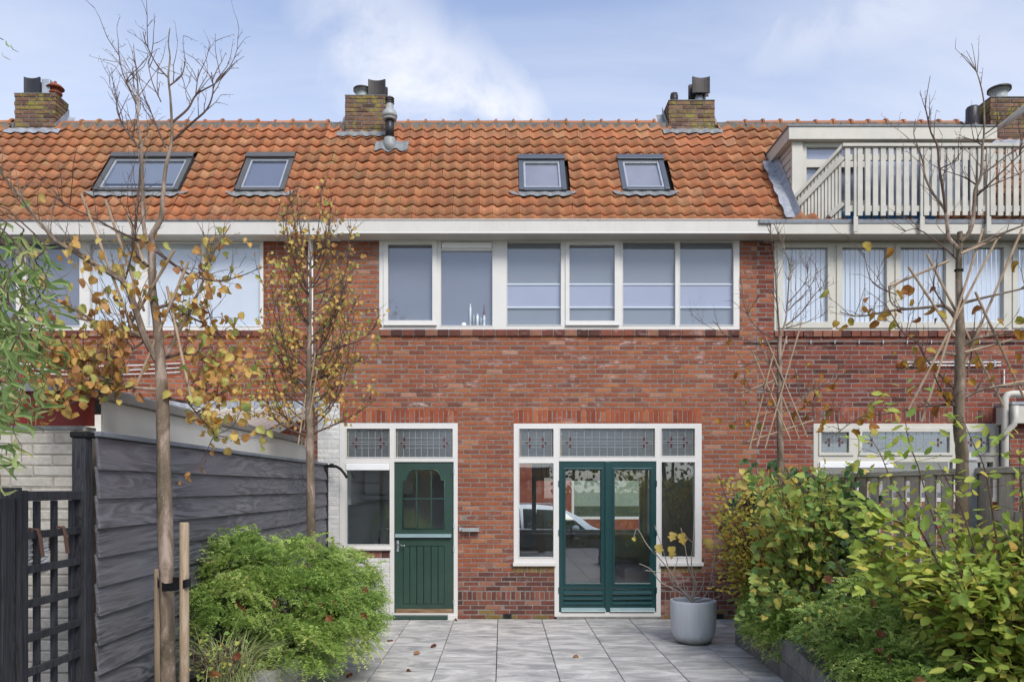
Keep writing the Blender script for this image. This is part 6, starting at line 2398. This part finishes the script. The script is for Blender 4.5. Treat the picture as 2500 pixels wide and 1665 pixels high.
# --- willow hanging in from the left
wl = thing('willow_tree', 'corkscrew willow with hanging curly green leaves at the left edge', 'tree', (-3.0, -7.1, 0.0))
dW = 3.3
tb = Vector((-3.05, -7.15, -.03))
MB().tube(smooth_path([tb, Vector((-3.0, -7.2, 1.2)), Vector((-2.9, -7.25, 2.2)), Vector((-2.7, -7.3, 2.9)), Vector((-2.45, -7.3, 3.25))], 4), [.06 - .0026 * i for i in range(17)], 10).build('trunk', BARK, wl, True)
its = []
mb = MB()
r8 = random.Random(8)
for s in range(18):
    px0 = r8.uniform(-70, 105)
    top = r8.uniform(500, 760) + max(0, px0 - 40) * 1.2
    ln = r8.uniform(260, 520) * (1.0 if px0 < 75 else .5)
    dd = dW + r8.uniform(-.3, .3)
    p = Pd(px0 - 30, top, dd)
    q = [Vector((-2.55 + r8.uniform(-.1, .1), -7.3 + r8.uniform(-.2, .2), 3.15)), p + Vector((-.08, 0, .10))]
    n = 22
    ph = r8.uniform(0, 6)
    bot = min(top + ln, 1215)
    for i in range(n):
        py = top + (bot - top) * i / n
        q.append(Pd(px0 + 14 * math.sin(ph + i * .8) + 26 * i / n * r8.uniform(.2, 1), py, dd + .02 * math.cos(ph + i * .8)))
    mb.tube(q, [.004 - .0025 * i / len(q) for i in range(len(q))], 4, False)
    for i in range(2, len(q)):
        for k in range(1):
            d_ = Vector((r8.uniform(-.9, 1.0), r8.uniform(-.5, .5), r8.uniform(-1.0, -.1)))
            its.append((q[i] + rv(.006), rot_from(d_, Vector((r8.uniform(-1, 1), -1, r8.uniform(-.3, .8)))), r8.uniform(.075, .14)))
for (px, py) in ((14, 100), (6, 128), (26, 108)):
    d_ = Vector((.6, 0, -.7)) + rv(.3)
    p = Pd(px, py, 3.3)
    its.append((p, rot_from(d_, Vector((0, -1, .3))), .045))
mb.tube([Vector((-2.45, -7.3, 3.25)), Pd(-60, 60, 3.3), Pd(8, 98, 3.3)], [.006, .004, .002], 5, False)
mb.build('strand', TWIG, wl)
leaves(wl, its, 'willow', 'willow', 300)

# =================================================================== small-leaved honeysuckle shrubs
def spray_geo(seed):
    r = random.Random(seed)
    L, n = .092, 8
    V, T, Rn = [], [], []
    pts = []
    for i in range(n + 1):
        t = i / n
        pts.append(np.array((L * t, .018 * math.sin(t * 2.2 + seed), -.055 * t * t)))
    for i in range(1, n + 1):
        for s in (-1, 1):
            b = pts[i]
            ll = .0235 * (1 - .35 * i / n) * r.uniform(.8, 1.2)
            d = np.array((r.uniform(.15, .95), s * r.uniform(.4, 1.0), r.uniform(-.25, .7)))
            d /= np.linalg.norm(d)
            w = np.cross(d, (0, 0, 1.0)); w /= np.linalg.norm(w)
            w = w * ll * .36 + np.array((0, 0, r.uniform(-.002, .002)))
            k = len(V)
            V += [b, b + d * ll * .5 + w, b + d * ll, b + d * ll * .5 - w]
            T += [(k, k + 1, k + 2), (k, k + 2, k + 3)]
            Rn += [r.uniform(-.14, .14) + .20 * i / n] * 4
    for i in range(0, n, 3):
        k = len(V)
        a, b = pts[i], pts[min(i + 3, n)]
        o = np.array((0, .0012, .0012))
        V += [a - o, a + o, b]
        T += [(k, k + 1, k + 2)]
        Rn += [-.3] * 3
    return np.array(V), np.array(T), np.array(Rn)


SPR = [spray_geo(i) for i in range(6)]


def honeysuckle(label, blobs, n, group, mat='box', drop=0.0):
    """blobs: (center, radii) ellipsoids; leafy sprays arching out of their shells"""
    base = Vector(blobs[0][0]); base.z = .30
    t = thing('honeysuckle_shrub', label, 'shrub', base, group)
    mb = MB()
    for i in range(26):
        c, rad = random.choice(blobs)
        e = Vector(c) + Vector((random.uniform(-.8, .8) * rad[0], random.uniform(-.8, .8) * rad[1], random.uniform(-.3, .8) * rad[2]))
        mb.tube(smooth_path([base + rv(.06), base.lerp(e, .5) + Vector((0, 0, .10)), e], 4), [.008 - .0007 * k for k in range(9)], 4, False)
    mb.build('stems', TWIG, t)
    vol = np.array([b[1][0] * b[1][1] + b[1][1] * b[1][2] + b[1][0] * b[1][2] for b in blobs]); vol = vol / vol.sum()
    V, T, Rn = [], [], []
    off = 0
    made = 0
    while made < n:
        bi = rng.choice(len(blobs), p=vol)
        c, rad = blobs[bi]
        v = rng.normal(size=3); v /= np.linalg.norm(v)
        if v[2] < -.55:
            continue
        rr = random.uniform(.66, 1.0) if random.random() < .9 else random.uniform(1.0, 1.16)
        # ledges: foliage bunches in tiers, leaving dark gaps between
        pos = np.array(c) + v * np.array(rad) * rr
        tier = math.sin(pos[2] * 26 + 3.1 * math.sin(pos[0] * 5.0 + bi) + 2.3 * math.sin(pos[1] * 4.3))
        if tier < -.1 and random.random() < .85:
            continue
        if pos[2] < .03:
            continue
        out = v * np.array((1, 1, .35)) + rng.normal(size=3) * .35
        out[2] += .12
        x = Vector(out).normalized()
        z = Vector((random.uniform(-.3, .3), random.uniform(-.3, .3), 1))
        y = z.cross(x).normalized(); z = x.cross(y)
        m = np.array(Matrix((x, y, z)).transposed()) * random.uniform(.75, 1.25)
        g = SPR[random.randrange(6)]
        st = pos - np.array(x) * .05
        V.append(g[0] @ m.T + st); T.append(g[1] + off); off += len(g[0])
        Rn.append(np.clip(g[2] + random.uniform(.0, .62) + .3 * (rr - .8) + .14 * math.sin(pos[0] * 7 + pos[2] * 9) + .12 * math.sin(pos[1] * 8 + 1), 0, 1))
        made += 1
    V = np.concatenate(V)
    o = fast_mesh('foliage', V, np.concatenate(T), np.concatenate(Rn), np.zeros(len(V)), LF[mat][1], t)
    o['kind'] = 'stuff'
    return t


hg = 'fine-leaved green honeysuckle shrubs'
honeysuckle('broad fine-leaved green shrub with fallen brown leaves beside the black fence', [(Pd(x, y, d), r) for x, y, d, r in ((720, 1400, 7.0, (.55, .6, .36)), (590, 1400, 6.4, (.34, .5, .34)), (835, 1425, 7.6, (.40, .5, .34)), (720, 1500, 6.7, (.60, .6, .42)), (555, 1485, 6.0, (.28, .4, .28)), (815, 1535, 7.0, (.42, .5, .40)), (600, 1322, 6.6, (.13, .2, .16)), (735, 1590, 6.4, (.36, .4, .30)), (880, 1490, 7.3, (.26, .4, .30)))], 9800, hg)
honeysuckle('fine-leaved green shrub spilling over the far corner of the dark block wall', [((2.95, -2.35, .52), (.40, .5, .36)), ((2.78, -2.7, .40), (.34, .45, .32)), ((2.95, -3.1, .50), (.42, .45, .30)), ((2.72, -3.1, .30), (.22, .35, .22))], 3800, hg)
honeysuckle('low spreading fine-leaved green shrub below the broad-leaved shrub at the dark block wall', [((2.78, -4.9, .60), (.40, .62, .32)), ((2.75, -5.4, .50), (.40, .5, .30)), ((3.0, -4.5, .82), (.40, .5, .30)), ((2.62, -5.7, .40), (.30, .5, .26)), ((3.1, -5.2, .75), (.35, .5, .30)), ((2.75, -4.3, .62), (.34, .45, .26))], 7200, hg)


# =================================================================== broad leaved shrubs of the right bed
def leafy_shrub(name, label, cat, base, stems, shape, mat, n, size, group=None, flat=True, limit=300, stemr=.007):
    """stems: world polylines; leaves along the upper part of each stem and its side shoots"""
    t = thing(name, label, cat, base, group)
    its = []
    mbs = MB()
    tot = sum((s[-1] - s[0]).length for s in stems)
    for s in stems:
        sp = smooth_path(s, 5)
        k = len(sp)
        mbs.tube(sp, [stemr * (1 - .75 * i / (k - 1)) for i in range(k)], 5, False)
        m = int(n * (s[-1] - s[0]).length / tot)
        for j in range(m):
            u = random.uniform(.22, 1.0) ** .8
            i = min(int(u * (k - 1)), k - 2)
            p = sp[i]
            d_ = sp[i + 1] - sp[i]
            sidev = rv(1.0); sidev.z *= .4
            off = random.uniform(.01, .16)
            q = p + sidev.normalized() * off + Vector((0, 0, random.uniform(-.02, .04)))
            if random.random() < .25:
                mbs.tube([p, q], [.0022, .0015], 3, False)
            its.append(flat_leaf(q, size, sidev.normalized() + d_.normalized() * .6, .9 if flat else .3))
    mbs.build('stems', TWIG, t)
    leaves(t, its, shape, mat, limit)
    return t


def stems_to(base, targets, d, n, sag=.1):
    out = []
    for i in range(n):
        px, py = targets(i)
        e = Pd(px, py, d + random.uniform(-.3, .3))
        b = Vector(base) + rv(.08); b.z = .32
        out.append([b, b.lerp(e, .45) + Vector((random.uniform(-.06, .06), random.uniform(-.06, .06), sag)), e])
    return out


# golden tiered shrub near the house
b1 = Vector((3.02, -1.98, .32))
r9 = random.Random(9)
leafy_shrub('golden_shrub', 'golden yellow shrub in layered sprays between the brick wall and the block wall', 'shrub', b1,
            stems_to(b1, lambda i: (r9.uniform(1748, 2010), r9.uniform(1135, 1440)), 8.45, 74, .12) + stems_to(b1, lambda i: (r9.uniform(1742, 1810), r9.uniform(1210, 1440)), 8.35, 22, .10), 'oval', 'gold', 3000, .060)
# heart-leaved shrub
b2 = Vector((3.1, -3.0, .32))
leafy_shrub('heart_leaf_shrub', 'shrub with drooping heart-shaped green and yellow leaves in the right bed', 'shrub', b2,
            stems_to(b2, lambda i: (r9.uniform(1830, 2140), r9.uniform(1110, 1400)), 7.5, 56, .16), 'heart', 'heart', 1500, .078, flat=False)
b2b = Vector((3.0, -2.9, .32))
leafy_shrub('heart_leaf_shrub', 'low spray of heart-shaped leaves hanging over the honeysuckle at the block wall', 'shrub', b2b,
            stems_to(b2b, lambda i: (r9.uniform(1830, 2010), r9.uniform(1400, 1540)), 7.1, 14, .14), 'heart', 'heart', 200, .07, flat=False)
# broad-leaved hazel-like shrub, front right
b3 = Vector((3.28, -5.75, .32))
st3 = stems_to(b3, lambda i: (r9.uniform(2290, 2560), r9.uniform(1330, 1660)), 4.75, 52, .12) + stems_to(b3, lambda i: (r9.uniform(2080, 2520), r9.uniform(1230, 1400)), 5.1, 34, .16)
st3 += [[b3, Pd(2250, 1330, 5.1), Pd(2140, 1260, 5.2), Pd(2080, 1240, 5.3)]]
leafy_shrub('witch_hazel_shrub', 'tall broad-leaved yellow-green shrub filling the front of the right bed', 'shrub', b3, st3, 'oval', 'hazel', 4200, .086, stemr=.008)
tall = [[b3, Pd(2300, 1320, 5.0), Pd(2245, 1150, 5.05), Pd(2215, 1060, 5.1), Pd(2203, 930, 5.1)], [b3, Pd(2430, 1300, 4.9), Pd(2405, 1150, 4.9), Pd(2375, 1080, 4.9), Pd(2345, 1010, 4.95)],
        [b3, Pd(2360, 1280, 4.9), Pd(2320, 1190, 4.9), Pd(2290, 1130, 4.9)], [b3, Pd(2500, 1300, 4.8), Pd(2490, 1150, 4.8), Pd(2495, 1060, 4.8)], [b3, Pd(2250, 1300, 5.1), Pd(2180, 1180, 5.2), Pd(2150, 1110, 5.2), Pd(2120, 1060, 5.2)]]
leafy_shrub('beech_sapling', 'slender upright sapling with sparse green and brown leaves above the shrubs', 'sapling', b3 + Vector((.05, .1, 0)), tall, 'oval', 'hazel', 190, .07, stemr=.007)
# glossy evergreen between
b4 = Vector((3.2, -3.9, .32))
leafy_shrub('evergreen_shrub', 'small dark glossy evergreen between the shrubs of the right bed', 'shrub', b4,
            stems_to(b4, lambda i: (r9.uniform(2020, 2240), r9.uniform(1290, 1440)), 6.5, 26, .12), 'oval', 'ivy', 420, .058)
b5 = Vector((2.75, -4.5, .32))
leafy_shrub('hydrangea', 'low mid-green leafy plant hanging over the dark block wall', 'plant', b5,
            stems_to(b5, lambda i: (r9.uniform(1950, 2090), r9.uniform(1480, 1570)), 5.95, 18, .12), 'oval', 'heart', 260, .05)
# ivy on the fence
iv = thing('ivy', 'dark green ivy climbing over the fence end beside the neighbour window', 'ivy', (3.45, -1.6, .3))
its = []
mb = MB()
for i in range(34):
    pts = [Vector((3.48 + r9.uniform(-.05, .03), r9.uniform(-3.4, -.5), r9.uniform(.6, 1.4)))]
    for k in range(7):
        pts.append(pts[-1] + Vector((r9.uniform(-.05, .035), r9.uniform(-.16, .16), r9.uniform(.02, .17))))
        if pts[-1].z > 1.98: break
    mb.tube(pts, .004, 4, False)
    for p in pts[1:]:
        for k in range(7):
            q = p + Vector((r9.uniform(-.14, .02), r9.uniform(-.14, .14), r9.uniform(-.1, .08)))
            its.append((q, rot_from(Vector((r9.uniform(-.5, .3), r9.uniform(-.6, .6), -1)), Vector((-.7, -.8, .45)) + rv(.35)), r9.uniform(.05, .10)))
pts = [Pd(1850, 1160, 10.3), Pd(1830, 1195, 10.4), Pd(1805, 1205, 10.45), Pd(1790, 1225, 10.48), Pd(1782, 1250, 10.5), Pd(1772, 1270, 10.5)]
mb.tube(pts, .004, 4, False)
for p in smooth_path(pts, 5):
    for k in range(2):
        its.append((p + rv(.03), rot_from(Vector((r9.uniform(-.5, .5), 0, -1)), Vector((0, -1, .4)) + rv(.3)), r9.uniform(.05, .085)))
mb.build('vine', TWIG, iv)
leaves(iv, its, 'ivy', 'ivy', 300)
# ornamental grass, left bed
og = thing('grass_tuft', 'pale arching ornamental grass in front of the green shrub', 'grass', (-1.99, -5.05, .31))
V, T, Rn = [], [], []
off = 0
for i in range(300):
    a = random.uniform(0, 2 * math.pi)
    L = random.uniform(.38, .80)
    w = .0058
    dirv = np.array((math.cos(a), math.sin(a) * .8, 0))
    b0_ = np.array((-1.98, -5.02, .30)) + rng.normal(size=3) * np.array((.07, .07, .0))
    n = 8
    lean = random.uniform(.35, 1.1)
    px0 = b0_.copy()
    ang = math.pi / 2 - random.uniform(0, .35)
    side = np.array((-dirv[1], dirv[0], 0)) * w
    for k in range(n + 1):
        V += [px0 - side * (1 - k / n * .85), px0 + side * (1 - k / n * .85)]
        Rn += [min(1, max(0, random.gauss(.5, .25)))] * 2
        if k:
            j = off + 2 * k
            T += [(j - 2, j - 1, j + 1), (j - 2, j + 1, j)]
        px0 = px0 + (dirv * math.cos(ang) + np.array((0, 0, math.sin(ang)))) * L / n
        ang -= lean * 2.4 / n
    off += 2 * (n + 1)
o = fast_mesh('blades', np.array(V), np.array(T), np.array(Rn), np.zeros(len(V)), LF['grass'][1], og)
o['kind'] = 'stuff'
bg_ = Vector((-2.05, -5.0, .32))
leafy_shrub('ground_ivy', 'small variegated creeping plant in front of the ornamental grass', 'plant', bg_, [[bg_ + rv(.02), Pd(random.uniform(470, 600), random.uniform(1560, 1640), 5.4), Pd(random.uniform(460, 620), random.uniform(1600, 1665), 5.2)] for i in range(12)], 'ivy', 'heart', 80, .035)

# =================================================================== fig in the pot
fg = thing('fig_tree', 'nearly bare young fig with five yellow leaves in the grey pot', 'plant', (px_, py_, .43))
dF = D + py_
fb = Vector((px_, py_, .42))
fst = [[(1683, 1462), (1660, 1435), (1640, 1400), (1612, 1365), (1580, 1330), (1555, 1290), (1547, 1322)], [(1683, 1462), (1650, 1440), (1612, 1420), (1590, 1390), (1560, 1375)], [(1685, 1462), (1665, 1440), (1640, 1420), (1630, 1380), (1618, 1340), (1598, 1282)],
       [(1690, 1462), (1700, 1430), (1690, 1395), (1688, 1360), (1692, 1325), (1696, 1245)], [(1688, 1460), (1695, 1420), (1680, 1380), (1672, 1330), (1662, 1288)], [(1695, 1464), (1720, 1455), (1735, 1420), (1742, 1370), (1750, 1320), (1765, 1330)],
       [(1690, 1462), (1710, 1440), (1720, 1410), (1715, 1395)], [(1742, 1370), (1755, 1340), (1770, 1310)], [(1692, 1395), (1735, 1385), (1762, 1362)], [(1640, 1400), (1650, 1380), (1655, 1360)], [(1700, 1470), (1740, 1462), (1758, 1455)], [(1692, 1325), (1675, 1310)], [(1750, 1320), (1745, 1290), (1770, 1320)],
       [(1630, 1400), (1600, 1395), (1575, 1392)], [(1690, 1462), (1672, 1440), (1665, 1405), (1645, 1390)]]
for k, pl_ in enumerate(fst):
    dd = random.uniform(-.22, .22)
    m = len(pl_)
    pp = [Pd(a, b, dF + dd * i / m) for i, (a, b) in enumerate(pl_)]
    if k not in (7, 8, 9, 11, 12, 13):
        pp = [fb + rv(.015)] + pp
    sp = smooth_path(pp, 4)
    MB().tube(sp, [max(.0035, .012 * (1 - .75 * i / len(sp))) if k not in (7, 8, 9, 11, 12, 13) else .005 for i in range(len(sp))], 6).build('stem', FIGB, fg, True)
for (px, py, sz, dx) in ((1606, 1342, .125, .2), (1637, 1350, .155, .1), (1645, 1312, .12, -.4), (1660, 1318, .15, .3), (1722, 1335, .19, .2), (1545, 1318, .06, .5)):
    p = Pd(px, py - sz * 105, dF - .05)
    o = bpy.data.objects.new('leaf', leaf_mesh('fig', random.randrange(NV), 'fig'))
    place(o, fg, p)
    o.rotation_euler = rot_from(Vector((dx, -.25, -1)), Vector((random.uniform(-.4, .4), -1, .35))).to_euler()
    o.scale = (sz,) * 3

# =================================================================== fallen leaves
lab = 'single curled brown fallen leaf on the grey paving'
for (px, py) in ((951, 1564), (1010, 1598), (1065, 1580), (1002, 1640), (1400, 1606), (1070, 1509), (1112, 1516), (1800, 1530), (1915, 1660), (1792, 1508), (1812, 1509), (935, 1513), (860, 1652), (842, 1645)):
    d = H * F / (py - CY)
    p = Pd(px, py, d); p.z = .012
    o = bpy.data.objects.new('fallen_leaf', leaf_mesh('linden', random.randrange(NV), 'litter'))
    place(o, None, p)
    o.rotation_euler = (R(random.uniform(-25, 25)), R(random.uniform(-25, 25)), random.uniform(0, 6.28))
    o.scale = (.075,) * 3
    tag(o, lab, 'leaf', 'fallen leaves on the paving')
lab = 'curled brown linden leaf caught on the green shrub'
for (px, py, d) in ((625, 1415, 6.6), (640, 1395, 6.7), (610, 1340, 6.9), (650, 1365, 6.8), (560, 1393, 6.3), (575, 1470, 6.1), (590, 1478, 6.0), (632, 1455, 6.2), (677, 1482, 6.2), (738, 1478, 6.3), (778, 1472, 6.4), (798, 1505, 6.4), (815, 1480, 6.5), (832, 1465, 6.6), (840, 1448, 6.7), (708, 1380, 6.9), (530, 1478, 5.9), (512, 1474, 5.8), (545, 1350, 6.5), (700, 1330, 7.1), (890, 1445, 6.9), (880, 1500, 6.7), (570, 1598, 5.3), (515, 1650, 5.0), (700, 1590, 6.0)):
    o = bpy.data.objects.new('fallen_leaf', leaf_mesh('linden', random.randrange(NV), 'litter'))
    place(o, None, Pd(px, py, d))
    o.rotation_euler = rot_from(rv(1), Vector((0, -1, .6)) + rv(.6)).to_euler()
    o.scale = (random.uniform(.06, .085),) * 3
    tag(o, lab, 'leaf', 'brown leaves caught in the left shrub')
lab = 'curled brown leaf lying in the right bed shrubs'
for (px, py, d) in ((2155, 1555, 5.2), (2150, 1590, 5.1), (2070, 1480, 5.9), (2030, 1420, 6.5), (2330, 1450, 4.8), (2240, 1420, 5.2), (2260, 1660, 4.6), (2170, 1610, 5.0), (1980, 1560, 6.2), (2130, 1480, 5.4)):
    o = bpy.data.objects.new('fallen_leaf', leaf_mesh('linden', random.randrange(NV), 'litter'))
    place(o, None, Pd(px, py, d))
    o.rotation_euler = rot_from(rv(1), Vector((0, -1, .6)) + rv(.6)).to_euler()
    o.scale = (random.uniform(.06, .085),) * 3
    tag(o, lab, 'leaf', 'brown leaves caught in the right shrubs')

# hedge across the garden, only seen mirrored in the glass
hd = thing('hedge', 'dark leafy hedge across the garden', 'hedge', (5.0, -13.6, 0))
its = []
for i in range(1500):
    p = Vector((random.uniform(1.4, 8.5), random.uniform(-14.4, -12.7), random.uniform(0, 3.6)))
    its.append((p, rot_from(rv(1), Vector((0, 1, .5)) + rv(.6)), random.uniform(.12, .22)))
mass(hd, its, 'oval', 'hedge')
mb = MB()
for x in (2.2, 3.4, 4.5, 5.4, 6.6):
    mb.tube([(x, -13.6, -.05), (x + .1, -13.6, 3.3)], .05, 6)
mb.build('stems', BARK, hd)


# moss along the foot of the wall
its = []
for i in range(700):
    u = random.random()
    px = random.uniform(1092, 1345) if u < .6 else (random.uniform(830, 960) if u < .75 else random.uniform(1355, 1850))
    if math.sin(px * .11) + math.sin(px * .037 + 1) < random.uniform(-1.2, 1.2):
        continue
    its.append((Vector((Xp(px), -random.uniform(.004, .03), random.uniform(.0, .014))), rot_from(rv(1), Vector((0, -.5, 1)) + rv(.5)), random.uniform(.008, .02)))
o = mass(None, its, 'oval', 'hedge', 'moss')
